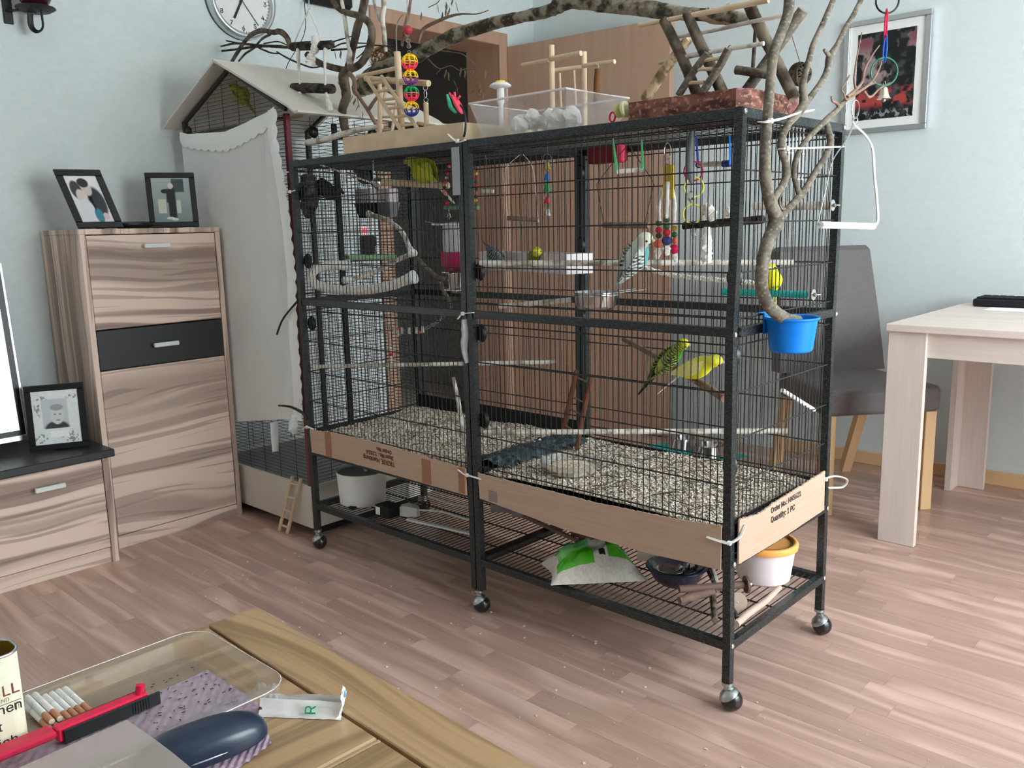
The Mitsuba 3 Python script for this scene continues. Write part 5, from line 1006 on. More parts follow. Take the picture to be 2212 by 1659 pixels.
# ---------------------------------------------------------------- behind the cage: mat with steel bowls; wall plug
solo('feeding_mat', slab([(-1.46, 1.86), (-1.06, 1.76), (-.98, 1.98), (-1.38, 2.02)], 0.0005, .004), 'mat_turquoise', 'turquoise mat on the floor behind the big cage', 'mat')
for (x, y, r, lb) in ((-1.30, 1.92, .062, 'left steel bowl on the turquoise floor mat behind the big cage'), (-1.13, 1.88, .072, 'right larger steel bowl on the turquoise floor mat behind the big cage')):
    solo('pet_bowl', lathe([(0, .003), (r * 1.12, 0), (r * 1.15, .004), (r * .95, .05), (r * .99, .053), (r * .88, .05), (r * .7, .012), (0, .010)], 32, (x, y, .0042)), 'mat_steel', lb, 'bowl', True)
k = thing('wall_device', 'black plug-in device with a glowing red light on the left wall beside the doorway', 'device')
part(k, 'body', box(XL, XL + .045, .905, .978, .965, 1.055, .006), 'mat_black'); part(k, 'plug', box(XL, XL + .03, .978, 1.0, 1.005, 1.05, .004), 'mat_black')
kk = part(k, 'lamp', box(XL + .02, XL + .030, .922, .945, 1.068, 1.086, .002), 'mat_red', label='glowing red lamp'); scene[kk]['emitter'] = {'type': 'area', 'radiance': {'type': 'rgb', 'value': [3.0, .15, .3]}}
part(k, 'socket', box(XL, XL + .018, .90, .99, .955, 1.10, .003), 'mat_white')
k = thing('wardrobe', 'brown wooden wardrobe standing in the unlit hallway behind the doorway', 'wardrobe')
part(k, 'carcass', box(-3.62, -3.05, .42, 1.62, 0, 2.12, .004), 'mat_door')
for y0_, y1_, hy_ in ((.43, 1.02, .97), (1.03, 1.61, 1.08)):
    d_ = part(k, 'door', box(-3.049, -3.03, y0_, y1_, .06, 2.10, .002), 'mat_door'); part(d_, 'handle', rod((-3.015, hy_, .85), (-3.015, hy_, 1.15), .007, 8), 'mat_black', label='black bar handle')
k = structure('door_2', 'closed brown door at the far end of the hallway'); put(k, box(-5.598, -5.56, 1.2, 2.1, 0, 2.02, .003), 'mat_door')
solo('storage_box', box(-3.40, -3.12, 1.30, 1.56, 2.121, 2.30, .01), 'mat_white', 'pale storage box on top of the brown wardrobe', 'box')

# ---------------------------------------------------------------- the branch tree standing in the blue bowl at the right end
k = thing('hanging_bowl', 'bright blue plastic bowl hung on the right end of the big cage, holding the branch', 'bowl')
bb = V3(.066, .120, .872)
part(k, 'bowl', lathe([(0, -.068), (.040, -.068), (.045, -.062), (.0525, 0), (.0565, .001), (.0575, .004), (.0565, .007), (.0495, .004), (.043, -.058), (.038, -.063), (0, -.063)], 40, bb), 'mat_blue', True)
part(k, 'hook', join(box(.0095, .014, .10, .14, .84, .885, .001), box(-.004, .0135, .10, .14, .8825, .8855, .001)), 'mat_blue')
tr = thing('branch', 'tall forked grey branch standing in the blue bowl and reaching above the big cage', 'branch')
def limb(nm, pts, n=5, rough=.06, mat='mat_bark', sides=12, seed=1): part(tr, nm, tube(pts, sides, n, rough=rough, seed=seed), mat)
limb('trunk', [(0.075,0.1264,0.8686,np.float64(0.01377)),(0.07,0.0882,0.8758,np.float64(0.01358)),(0.06,0.048,0.8963,np.float64(0.01338)),(0.055,0.0217,0.9191,np.float64(0.01324)),(0.052,0.0054,0.9531,np.float64(0.01312)),(0.052,0.0087,0.9966,np.float64(0.01308)),(0.052,0.0263,1.0357,np.float64(0.01359)),(0.052,0.0528,1.0657,np.float64(0.01511)),(0.052,0.0596,1.0861,np.float64(0.01512)),(0.052,0.0287,1.121,np.float64(0.01209)),(0.052,0.0126,1.1543,np.float64(0.01151)),(0.052,0.005,1.2119,np.float64(0.01094)),(0.052,0.0117,1.2913,np.float64(0.00998)),(0.052,0.0194,1.3528,np.float64(0.00949)),(0.052,0.0297,1.4039,np.float64(0.00993)),(0.052,0.0587,1.4438,np.float64(0.01002)),(0.052,0.0842,1.4821,np.float64(0.01054)),(0.052,0.0894,1.5217,np.float64(0.01006))], 6)
limb('stem', [(0.052,0.0643,1.0786,np.float64(0.01137)),(0.052,0.0498,1.1092,np.float64(0.00845)),(0.052,0.0527,1.1276,np.float64(0.00751)),(0.052,0.0843,1.1492,np.float64(0.00759)),(0.052,0.1016,1.1719,np.float64(0.0081)),(0.052,0.0956,1.1957,np.float64(0.00759)),(0.052,0.075,1.2196,np.float64(0.00751)),(0.052,0.0753,1.2441,np.float64(0.00749)),(0.052,0.1004,1.271,np.float64(0.00755)),(0.052,0.1413,1.2959,np.float64(0.00861)),(0.052,0.1702,1.3185,np.float64(0.00966)),(0.052,0.1631,1.3492,np.float64(0.00768)),(0.052,0.1717,1.3776,np.float64(0.00672)),(0.052,0.191,1.4119,np.float64(0.00627)),(0.052,0.2064,1.4414,np.float64(0.00581)),(0.052,0.2461,1.4837,np.float64(0.00587)),(0.052,0.2972,1.5427,np.float64(0.00596)),(0.052,0.3101,1.5588,np.float64(0.00598))], 5, seed=2)
limb('stem', [(0.052,0.1748,1.317,np.float64(0.00774)),(0.052,0.2047,1.3364,np.float64(0.00684)),(0.052,0.2527,1.3692,np.float64(0.00645)),(0.052,0.2808,1.3988,np.float64(0.0065)),(0.052,0.2924,1.4268,np.float64(0.00802)),(0.052,0.3265,1.4541,np.float64(0.00608)),(0.052,0.3675,1.4943,np.float64(0.00564)),(0.052,0.4149,1.5345,np.float64(0.00572)),(0.052,0.4629,1.5816,np.float64(0.00579))], 5, seed=3)
limb('twig', [(0.052,0.29,1.4266,np.float64(0.00501)),(0.052,0.275,1.4323,np.float64(0.00448)),(0.052,0.2603,1.4362,np.float64(0.00297))], 3, seed=4)
limb('stem', [(0.052,0.0766,1.0822,np.float64(0.00952)),(0.052,0.1133,1.1027,np.float64(0.00771)),(0.052,0.1427,1.117,np.float64(0.00779)),(0.052,0.1684,1.1296,np.float64(0.00885)),(0.052,0.1943,1.1454,np.float64(0.00744)),(0.052,0.2467,1.1856,np.float64(0.00705)),(0.052,0.2918,1.2187,np.float64(0.00715)),(0.052,0.3134,1.2496,np.float64(0.00771)),(0.052,0.2984,1.2744,np.float64(0.00713)),(0.052,0.2869,1.2913,np.float64(0.00608))], 5, seed=5)
limb('stem', [(0.052,0.1708,1.1277,np.float64(0.00689)),(0.052,0.1511,1.1504,np.float64(0.00585)),(0.052,0.1359,1.1747,np.float64(0.0058)),(0.052,0.1405,1.1992,np.float64(0.00579)),(0.052,0.1645,1.2284,np.float64(0.00583)),(0.052,0.203,1.2532,np.float64(0.00591)),(0.052,0.2567,1.2795,np.float64(0.00602)),(0.052,0.2889,1.2953,np.float64(0.0071)),(0.052,0.3364,1.3165,np.float64(0.00618)),(0.052,0.3751,1.3376,np.float64(0.00521)),(0.052,0.4149,1.3582,np.float64(0.00475)),(0.052,0.478,1.3794,np.float64(0.00431)),(0.052,0.5558,1.3995,np.float64(0.00332))], 5, seed=6)
TW = 'mat_stick'
limb('twig', [(0.052,0.3557,1.327,np.float64(0.00466)),(0.052,0.3345,1.3342,np.float64(0.0036)),(0.052,0.3142,1.3364,np.float64(0.00255)),(0.052,0.3083,1.3456,np.float64(0.00203))], 3, mat=TW)
limb('twig', [(0.06,0.3748,1.3487,np.float64(0.00416)),(0.06,0.4151,1.3664,np.float64(0.00358)),(0.06,0.4559,1.3886,np.float64(0.0032)),(0.06,0.4687,1.4184,np.float64(0.00256)),(0.06,0.5092,1.4538,np.float64(0.00195)),(0.06,0.5518,1.4818,np.float64(0.00131))], 4, mat=TW)
limb('twig', [(0.06,0.395,1.3555,np.float64(0.00366)),(0.06,0.4473,1.3694,np.float64(0.00341)),(0.06,0.5062,1.3915,np.float64(0.00282)),(0.06,0.5539,1.4257,np.float64(0.0022)),(0.06,0.5738,1.4532,np.float64(0.00133))], 4, mat=TW)
limb('twig', [(0.06,0.4316,1.3638,np.float64(0.00318)),(0.06,0.4131,1.3823,np.float64(0.00252)),(0.06,0.4107,1.4021,np.float64(0.0021)),(0.06,0.4217,1.4432,np.float64(0.00168)),(0.06,0.4421,1.4957,np.float64(0.00105))], 4, mat=TW)
limb('twig', [(0.06,0.4422,1.3669,np.float64(0.00319)),(0.06,0.3754,1.3437,np.float64(0.00249)),(0.06,0.3532,1.3566,np.float64(0.00185)),(0.06,0.3422,1.3635,np.float64(0.00143)),(0.06,0.3658,1.3815,np.float64(0.00186)),(0.06,0.3801,1.3929,np.float64(0.00249)),(0.06,0.3848,1.3973,np.float64(0.00125))], 4, mat=TW)
limb('twig', [(0.06,0.4692,1.3714,np.float64(0.00322)),(0.06,0.5104,1.3607,np.float64(0.00283)),(0.06,0.5714,1.3874,np.float64(0.00222)),(0.06,0.6543,1.4106,np.float64(0.0016))], 4, mat=TW)
limb('twig', [(0.052,0.109,1.1027,np.float64(0.00289)),(0.052,0.0834,1.1046,np.float64(0.00248)),(0.052,0.0736,1.1232,np.float64(0.00208)),(0.052,0.0892,1.14,np.float64(0.0019))], 4, mat='mat_bark')
tie('upper white cable tie strapping the thick branch to the right end of the big cage', [(0.035,0.0097,1.2727), (0.07,-0.0306,1.2666), (0.066,0.0456,1.2784), (0.06,0.1304,1.2961), (0.0,0.3355,1.3238)], .0024, (0.068,-0.0076,1.2701))
tie('lower white cable tie strapping the thin stems to the right end of the big cage', [(0.04,0.079,1.2225), (0.064,0.0683,1.222), (0.062,0.1648,1.2277), (0.062,0.3058,1.2365), (0.0,0.5135,1.2525)], .0026, (0.066,0.0682,1.2218))

k = thing('wire_swing', 'white wire swing with a white bar hanging at the right of the big cage', 'bird swing')
hk = (0.07,0.4007,1.2975)
part(k, 'hook', join(ring((hk[0], hk[1], hk[2] + .026), AWAY, .020, .0012, 18, 6, .4), ring((hk[0], hk[1], hk[2] + .002), AWAY + V3(1, 0, 0), .0075, .0012, 14, 6)), 'mat_chrome', label='small chrome snap hook')
part(k, 'wire', tube([(0.07,0.3874,1.2965,np.float64(0.0023)),(0.07,0.4046,1.2876,np.float64(0.00232)),(0.07,0.4556,1.2744,np.float64(0.00236)),(0.07,0.4979,1.2559,np.float64(0.00262)),(0.07,0.5183,1.2335,np.float64(0.00353)),(0.07,0.5346,1.1803,np.float64(0.00356)),(0.07,0.5572,1.126,np.float64(0.00361)),(0.07,0.5708,1.0726,np.float64(0.00364)),(0.07,0.5359,1.0631,np.float64(0.00337))], 8, 6), 'mat_white'); part(k, 'wire', tube([(0.07,0.398,1.2973,np.float64(0.0021)),(0.07,0.3606,1.2567,np.float64(0.00208)),(0.07,0.2896,1.2085,np.float64(0.00112)),(0.07,0.2609,1.1535,np.float64(0.00111)),(0.07,0.2369,1.104,np.float64(0.00121)),(0.07,0.2252,1.0764,np.float64(0.0012)),(0.07,0.2356,1.0684,np.float64(0.00121))], 8, 6), 'mat_zinc')
part(k, 'bar', rod((0.07,0.2356,1.0684), (0.07,0.5422,1.0608), np.float64(0.00791), 16), 'mat_white')
rc = thing('ring_chain', 'hanging chain of black, red, blue and green rings with a bell before the art print', 'bird toy')
for p, c, nrm in zip([(0.06,0.5871,1.5864,np.float64(0.02745)),(0.06,0.5859,1.5343,np.float64(0.03307)),(0.06,0.5881,1.4791,np.float64(0.03104)),(0.06,0.5898,1.4264,np.float64(0.03232))], ((24, 26, 26), (222, 24, 66), (24, 84, 206), (44, 110, 84)), (AWAY, AWAY * .35 + LEFT, AWAY * .3 + LEFT, AWAY)):
    part(rc, 'ring', ring(p[:3], nrm, p[3], .0021, 34, 8), M_vc(c, .35))
bp = [(0.06,0.596,1.3639,np.float64(0.01684))][0]; bell(rc, bp[:3], bp[3], M('bell_tin', (214, 206, 190), .3, metal=.85)); part(rc, 'link', ring((bp[0], bp[1], bp[2] + bp[3] * 2.1), LEFT, .006, .001, 14, 5), 'mat_chrome')
part(rc, 'cord', rod(V3(*[(0.06,0.5835,1.6105,np.float64(0.00109))][0][:3]), V3(*[(0.06,0.5835,1.6105,np.float64(0.00109))][0][:3]) + V3(-.01, 0, .25), .0012, 5), 'mat_dark_metal')

# ---------------------------------------------------------------- climbing frame on the red-brown board
cf_ = thing('climbing_frame', 'wooden climbing frame of bark logs and rungs on a red-brown bark board', 'bird climbing frame')
bz0, bz1 = 1.3045, 1.346
part(cf_, 'board', moved(trimesh.convex.convex_hull(np.array([(x, y, z) for x, y in ((-.292, .03), (-.028, .03), (-.008, .055), (-.008, .272), (-.03, .30), (-.30, .30)) for z in (bz0, bz1)]))), 'mat_red_bark', False, label='red-brown bark-edged board')
def log(label, pts, mat='mat_bark', n=4, rough=.12, seed=1, nm='log', sides=12): part(cf_, nm, tube(pts, sides, n, rough=rough, seed=seed), mat)
dB = 'mat_dark_bark'
M('log_dark', lambda p, n, uv: mix(L_(58, 50, 43), L_(112, 100, 86), smoothstep(.3, .7, fbm(p.x * 50, p.y * 50, p.z * 30, 4))), .85, spec=.15)
log('', [(-0.2478,0.1,1.5243,np.float64(0.01026)),(-0.2246,0.1,1.4838,np.float64(0.01124)),(-0.1932,0.1,1.4259,np.float64(0.01168)),(-0.1572,0.1,1.3507,np.float64(0.01212))], 'mat_log_dark', seed=1)
log('', [(-0.1877,0.1,1.5256,np.float64(0.01105)),(-0.1593,0.1,1.4689,np.float64(0.012)),(-0.1266,0.1,1.4073,np.float64(0.01242)),(-0.0965,0.1,1.3486,np.float64(0.01285))], 'mat_log_dark', seed=2)
log('', [(-0.0527,0.12,1.5255,np.float64(0.01253)),(-0.0207,0.12,1.4638,np.float64(0.01246)),(0.0119,0.12,1.4046,np.float64(0.01143)),(0.0548,0.12,1.3249,np.float64(0.01228))], 'mat_log_dark', seed=3)
log('', [(0.0393,0.18,1.5061,np.float64(0.01243)),(0.0112,0.18,1.4744,np.float64(0.01211)),(-0.0225,0.18,1.4333,np.float64(0.01182)),(-0.085,0.18,1.3614,np.float64(0.01217))], 'mat_bark', seed=4)
log('', [(-0.2801,0.26,1.5098,np.float64(0.01101)),(-0.3335,0.26,1.4626,np.float64(0.01237)),(-0.4055,0.26,1.3843,np.float64(0.01274))], M('log_pale', lambda p, n, uv: mix(L_(116, 92, 66), L_(196, 172, 136), smoothstep(.35, .65, fbm(p.x * 60, p.y * 60, p.z * 40, 4))), .8), seed=5)
log('', [(-0.0998,0.16,1.4047,np.float64(0.00907)),(-0.0602,0.16,1.3947,np.float64(0.00895)),(-0.0194,0.16,1.3828,np.float64(0.00883))], 'mat_bark', seed=6, nm='peg')
log('', [(-0.098,0.24,1.5025,np.float64(0.0036)),(-0.0999,0.24,1.4539,np.float64(0.00414)),(-0.1021,0.24,1.4147,np.float64(0.00415))], dB, seed=7, nm='stick')
for pts, m in (([(-0.3131,0.1,1.5224,np.float64(0.00472)),(-0.1923,0.1,1.5207,np.float64(0.00554)),(-0.1026,0.1,1.5202,np.float64(0.00585)),(0.0017,0.1,1.5196,np.float64(0.00609))], 'mat_dowel'), ([(-0.2274,0.11,1.4836,np.float64(0.0037)),(-0.1294,0.11,1.4835,np.float64(0.00416)),(-0.0433,0.11,1.486,np.float64(0.00442)),(0.0417,0.11,1.486,np.float64(0.00428))], 'mat_worn'), ([(-0.1957,0.1,1.4369,np.float64(0.00508)),(-0.1007,0.1,1.4385,np.float64(0.00471)),(-0.0057,0.1,1.4372,np.float64(0.00455))], 'mat_worn')): part(cf_, 'rung', tube(pts, 10, 3), m)
part(cf_, 'rung', tube([(-0.3626,0.26,1.4666,np.float64(0.00454)),(-0.3336,0.26,1.469,np.float64(0.0045))], 8), 'mat_dowel')
lA, lB = [(-0.1157,0.065,1.4289,np.float64(0.0078)),(-0.1463,0.065,1.3994,np.float64(0.00791)),(-0.1845,0.065,1.3526,np.float64(0.00805))], [(-0.0661,0.065,1.4308,np.float64(0.00861)),(-0.0909,0.065,1.394,np.float64(0.00872)),(-0.1274,0.065,1.3499,np.float64(0.00888))]
for s_ in (lA, lB): part(cf_, 'ladder_rail', tube(s_, 10, 3, rough=.08), 'mat_bark')
lr_ = [p[:3] for p in [(-0.122,0.065,1.4168,np.float64(0.00098)),(-0.0849,0.065,1.4153,np.float64(0.00096)),(-0.1407,0.065,1.4006,np.float64(0.00099)),(-0.1019,0.065,1.3964,np.float64(0.00097)),(-0.1584,0.065,1.3754,np.float64(0.00099)),(-0.1223,0.065,1.3719,np.float64(0.00098))]]
for i in (0, 2, 4): part(cf_, 'ladder_rung', rod(lr_[i], lr_[i + 1], .0042, 8), 'mat_dowel')
for p in ((-0.1356,0.1,1.5241), (-0.0876,0.1,1.524), (-0.1218,0.085,1.435), (-0.074,0.085,1.4363)): part(cf_, 'eye_screw', ring(p, (.3, 1, 0), .006, .0012, 14, 5), 'mat_chrome')
k = thing('wicker_ball', 'dark woven wicker ball hanging behind the climbing frame', 'bird toy')
wc = V3(*(-0.0369,0.34,1.407)); rw = np.float64(0.02531); r_ = np.random.default_rng(4); hoops = []
for i in range(26):
    nrm = unit(r_.normal(0, 1, 3)); hoops.append(ring(wc, nrm, rw * r_.uniform(.90, 1.0), .0018, 26, 5))
part(k, 'weave', join(hoops), 'mat_log_dark', kind='stuff'); part(k, 'cord', rod(wc + V3(0, 0, rw * .9), (-0.0613,0.34,1.4988), .0010, 5), 'mat_stick')
for i, (u, v, r, c, lb) in enumerate(((1350,237,10,(206, 200, 160),'pale wooden disc standing against the end of the red-brown board'),(1337,242,9,(190, 196, 120),'greenish disc leaning by the end of the red-brown board'))):
    p = [(-0.3087,0.04,1.3345,np.float64(0.01982)),(-0.3253,0.04,1.3322,np.float64(0.01679))][i]; solo('disc', lathe([(0, -.003), (p[3], -.003), (p[3], .003), (0, .003)], 24, p[:3], (1, .12, .1), sx=1, sy=.9), M_vc(c), lb, 'disc')
p = [(-0.3506,0.05,1.3285,np.float64(0.01063))][0]; solo('toy_ring', ring((p[0], p[1], 1.3225), (.3, 1, 0), .0105, .0022, 24, 8), 'mat_red', 'small red ring standing on the cage top by the discs', 'ring')

# ---------------------------------------------------------------- birch branch laid across the top
k = thing('birch_branch', 'long mottled birch branch lying across the top from the hut roof to the climbing frame', 'branch')
part(k, 'limb', tube([(-1.3893,0.34,1.618,np.float64(0.02127)),(-1.3198,0.33,1.6314,np.float64(0.02234)),(-1.2093,0.32,1.6501,np.float64(0.02022)),(-1.091,0.31,1.66,np.float64(0.02095)),(-0.9685,0.3,1.6622,np.float64(0.01753)),(-0.8502,0.29,1.6585,np.float64(0.01694)),(-0.7392,0.28,1.6537,np.float64(0.01637)),(-0.6852,0.27,1.6579,np.float64(0.01977)),(-0.6329,0.26,1.6585,np.float64(0.01941)),(-0.5437,0.25,1.6341,np.float64(0.01888)),(-0.4506,0.24,1.6094,np.float64(0.01946)),(-0.3427,0.22,1.5788,np.float64(0.01872)),(-0.2541,0.2,1.5523,np.float64(0.0149)),(-0.1822,0.18,1.5349,np.float64(0.01446)),(-0.1305,0.17,1.5207,np.float64(0.01517)),(-0.0677,0.16,1.5049,np.float64(0.00888))], 14, 6, rough=.24, seed=12), 'mat_birch')
part(k, 'splinter', tube([(-0.1997,0.17,1.5325,np.float64(0.00518)),(-0.1588,0.17,1.5178,np.float64(0.00818)),(-0.1135,0.17,1.5084,np.float64(0.00906)),(-0.0794,0.17,1.5046,np.float64(0.00597))], 10, 5, rough=.5, seed=3), M('splinter', lambda p, n, uv: mix(L_(120, 96, 72), L_(196, 170, 138), fbm(p.x * 30, p.y * 120, p.z * 120, 3)), .8), label='torn bare wood at the broken end')
part(k, 'knot', tube([(-0.6643,0.26,1.6572,np.float64(0.0147)),(-0.6831,0.26,1.6722,np.float64(0.01353)),(-0.6924,0.26,1.6878,np.float64(0.01232))], 12, 4, rough=.25, seed=5), 'mat_birch')
part(k, 'limb', tube([(-1.38,0.34,1.6182,np.float64(0.02274)),(-1.4582,0.35,1.6124,np.float64(0.03406)),(-1.5442,0.36,1.6069,np.float64(0.03959)),(-1.6346,0.37,1.5888,np.float64(0.03568)),(-1.7072,0.38,1.5703,np.float64(0.02645))], 12, 5, rough=.3, seed=7), 'mat_birch')

# ---------------------------------------------------------------- dowel playground beside the tub
pg = thing('dowel_playground', 'pale dowel playground with a hanging brown stick, behind the plastic tub on the cage top', 'bird playground')
def dw(nm, a, b, r=.0085, mat='mat_dowel'): part(pg, nm, rod(a, b, r, 12), mat)
P1, P2 = (-0.84,0.42,1.5995), (-0.7594,0.47,1.576)
dw('post', P1, (*P1[:2], 1.312), .0090); dw('post', P2, (*P2[:2], 1.312), .0090)
dw('base', (-0.836,0.4,1.3968)[:2] + (1.314,), (-0.733,0.48,1.3794)[:2] + (1.314,), .0095)
dw('crossbar', (-0.947,0.41,1.5574), (-0.8412,0.41,1.5572), .0065); dw('crossbar', (-0.8306,0.41,1.5596), (-0.7187,0.405,1.5583), .0075); dw('crossbar', (-0.8408,0.43,1.5309), (-0.7571,0.46,1.5334), .0058); dw('crossbar', (-0.7503,0.46,1.5351), (-0.6414,0.46,1.5316), .0065)
for a, b in (((-0.818,0.43,1.5201), (-0.8143,0.43,1.4232)), ((-0.7802,0.45,1.5251), (-0.7745,0.45,1.4258))): dw('swing_wire', a, b, .0036)
dw('swing_bar', (-0.8275,0.42,1.4159), (-0.7651,0.46,1.4217), .0062, 'mat_stick')
part(pg, 'hanging_stick', tube([(-0.698,0.455,1.5186,np.float64(0.00861)),(-0.7016,0.455,1.467,np.float64(0.00932)),(-0.7036,0.455,1.4174,np.float64(0.00936))], 10, 4, rough=.15), M_vc((106, 70, 40), .8), label='brown bark stick'); part(pg, 'hook', tube([(-0.7028,0.455,1.5344,np.float64(0.00186)),(-0.6946,0.455,1.527,np.float64(0.00185)),(-0.698,0.455,1.5173,np.float64(0.00186))], 6, 3), 'mat_chrome')

# ---------------------------------------------------------------- plastic tub with odds and ends
tbk = thing('plastic_tub', 'frosted plastic tub full of white scraps on the cage top', 'tub')
def tubring(z, g): return [(-.795 + g, .03 + g), (-.47 - g, .03 + g), (-.47 - g, .285 - g), (-.795 + g, .285 - g)]
tz0, tz1 = 1.305, 1.398
ms = []
lo, hi = tubring(0, .025), tubring(0, 0)
for i in range(4):
    j = (i + 1) % 4; nrm = unit(np.cross(V3(*hi[j], tz1) - V3(*hi[i], tz1), (0, 0, 1)))
    m = trimesh.Trimesh(np.array([(*lo[i], tz0 + .002), (*lo[j], tz0 + .002), (*hi[j], tz1), (*hi[i], tz1)]), [[0, 1, 2], [0, 2, 3]], process=False); part(tbk, 'wall', m, 'mat_tubclear', False)
part(tbk, 'bottom', trimesh.Trimesh(np.array([(*p, tz0 + .001) for p in lo]), [[0, 1, 2], [0, 2, 3]], process=False), 'mat_smoky', False)
part(tbk, 'rim', tube([(*p, tz1, .0028) for p in hi], 8, 0, closed=True), 'mat_milky')
r_ = np.random.default_rng(21)
for i in range(14):
    c = (r_.uniform(-.735, -.53), r_.uniform(.09, .225), 1.328 + r_.uniform(0, .022)); solo('paper_scrap', tube([(c[0] - .026, c[1], c[2], .008), (c[0], c[1] + .004, c[2] + .006, .022), (c[0] + .026, c[1], c[2], .008)], 10, 4, rough=.6, seed=i), 'mat_white_matt', 'crumpled white scrap inside the frosted tub on the cage top', 'paper scrap', group='crumpled white scraps in the frosted tub')
k = thing('water_dispenser', 'white plastic stem with a round yellow-topped cap standing in the frosted tub', 'dispenser')
wp = (-0.8137,0.17,1.458); wr_ = np.float64(0.0303)
part(k, 'cap', lathe([(0, -.006), (wr_ * .6, -.006), (wr_, -.001), (wr_ * .96, .002), (wr_ * .7, .008), (wr_ * .35, .010), (0, .010)], 32, wp), 'mat_white', True); part(k, 'knob', lathe([(0, .0), (.014, 0), (.013, .004), (0, .0045)], 20, V3(*wp) + V3(0, 0, .0095)), 'mat_yellow', label='yellow knob')
part(k, 'stem', lathe([(0, -.14), (.006, -.14), (.0065, -.05), (.0098, -.045), (.0105, -.004), (0, -.004)], 20, wp), 'mat_white', True)
k = thing('toy_clip', 'pink and green plastic animal clip on the rim of the frosted tub', 'clip')
part(k, 'body', tube([(-0.8616,0.035,1.4271,np.float64(0.00615)),(-0.8515,0.035,1.4142,np.float64(0.01105)),(-0.8416,0.035,1.399,np.float64(0.01226)),(-0.8318,0.035,1.3838,np.float64(0.00979)),(-0.8286,0.035,1.3764,np.float64(0.00367))], 12, 5, flat=(1, .5), rough=.2), M_vc((240, 76, 100), .4)); part(k, 'back', tube([(-0.8955,0.047,1.4344,np.float64(0.00374)),(-0.8892,0.047,1.417,np.float64(0.00623)),(-0.8828,0.047,1.3995,np.float64(0.00747)),(-0.8656,0.047,1.3846,np.float64(0.0062))], 10, 5, flat=(1, .5)), M_vc((56, 178, 128), .4), label='green half')
for p, q in (((-0.8653,0.035,1.4228), (-0.8737,0.035,1.4344)), ((-0.8528,0.035,1.4237), (-0.8541,0.035,1.4345)), ((-0.8444,0.035,1.4157), (-0.8335,0.035,1.4215))): part(k, 'prong', rod(p, q, .003, 8), M_vc((240, 76, 100), .4))
solo('cable', tube([(-0.8109,0.012,1.3961,np.float64(0.00217)),(-0.7979,0.012,1.3785,np.float64(0.00265)),(-0.7922,0.012,1.3525,np.float64(0.00289)),(-0.795,0.012,1.3295,np.float64(0.0029)),(-0.8009,0.012,1.3137,np.float64(0.00291))], 8, 6), 'mat_black', 'short black cable hanging from the pink and green clip', 'cable')

# ---------------------------------------------------------------- board with dowel tower at the left
wb = thing('dowel_tower', 'pale board with a tower of dowel posts and ladders on the cage top', 'bird playground')
part(wb, 'board', slab([(-1.300, -.004), (-1.056, -.004), (-.812, .022), (-.80, .33), (-1.28, .34)], 1.3045, 1.353), 'mat_dowel', False, label='pale wooden board')
def dt(nm, a, b, r, mat='mat_dowel'): part(wb, nm, rod(a, b, r, 12), mat)
zb_ = 1.354
def foot(q): return (q[0], q[1], zb_)
t0 = (-1.1327,0.08,1.5819); dt('post', t0, foot((-1.1279,0.08,1.358)), .0098)
dt('post', (-1.2668,0.12,1.5265), foot((-1.2542,0.1,1.3715)), .0068)
dt('crossbar', (-1.308,0.1,1.5323), (-0.9929,0.07,1.4772), .0088); dt('crossbar', (-1.3997,0.14,1.5535), (-1.1627,0.11,1.5461), .0062)
dt('hanging_dowel', (-1.0053,0.068,1.4266), (-1.0061,0.068,1.3491), .0074)
part(wb, 'hook', join(ring((-1.0048,0.068,1.4662), AWAY, .006, .001, 14, 5), ring((-1.0058,0.068,1.4502), AWAY + LEFT, .010, .001, 14, 5, .5), ring((-1.0049,0.068,1.434), AWAY, .006, .001, 14, 5)), 'mat_chrome')
rA, rB = ((-1.2699,0.075,1.5249), foot((-1.0807,0.04,1.3565))), ((-1.2024,0.075,1.5229), foot((-1.021,0.05,1.3493)))
for a, b in (rA, rB): dt('ladder_rail', a, b, .0060)
for t in (.10, .26, .42, .58, .74, .90): dt('ladder_rung', V3(*rA[0]) * (1 - t) + V3(*rA[1]) * t, V3(*rB[0]) * (1 - t) + V3(*rB[1]) * t, .0042)
rA, rB = ((-1.3473,0.22,1.5552), foot((-1.3957,0.2,1.3943))), ((-1.2851,0.22,1.5418), foot((-1.3266,0.2,1.3854)))
for a, b in (rA, rB): dt('ladder_rail', a, b, .0055)
for t in (.2, .4, .6, .8): dt('ladder_rung', V3(*rA[0]) * (1 - t) + V3(*rA[1]) * t, V3(*rB[0]) * (1 - t) + V3(*rB[1]) * t, .004)
dt('crossbar', (-1.0415,0.066,1.3749), (-0.9649,0.066,1.359), .0050)
part(wb, 'wire', tube([(-1.1347,0.08,1.5822,np.float64(0.00186)),(-1.1329,0.08,1.6348,np.float64(0.00186)),(-1.1226,0.08,1.6644,np.float64(0.00185)),(-1.0973,0.08,1.6787,np.float64(0.00157))], 5, 5), 'mat_zinc')
solo('dowel', tube([(-1.5754,0.06,1.3638,np.float64(0.01052)),(-1.4835,0.06,1.365,np.float64(0.01028)),(-1.3906,0.1,1.3848,np.float64(0.0087)),(-1.2886,0.14,1.3949,np.float64(0.00714))], 12, 3), 'mat_worn', 'grey wooden rod lying across the hut side of the pale board', 'dowel')
k = thing('ball_chain', 'hanging chain of four two-coloured lattice balls under a red bead', 'bird toy')
COL = {'y': (250, 206, 30), 'p': (255, 66, 96), 'v': (128, 60, 138), 'g': (30, 160, 92), 'b': (48, 66, 150)}
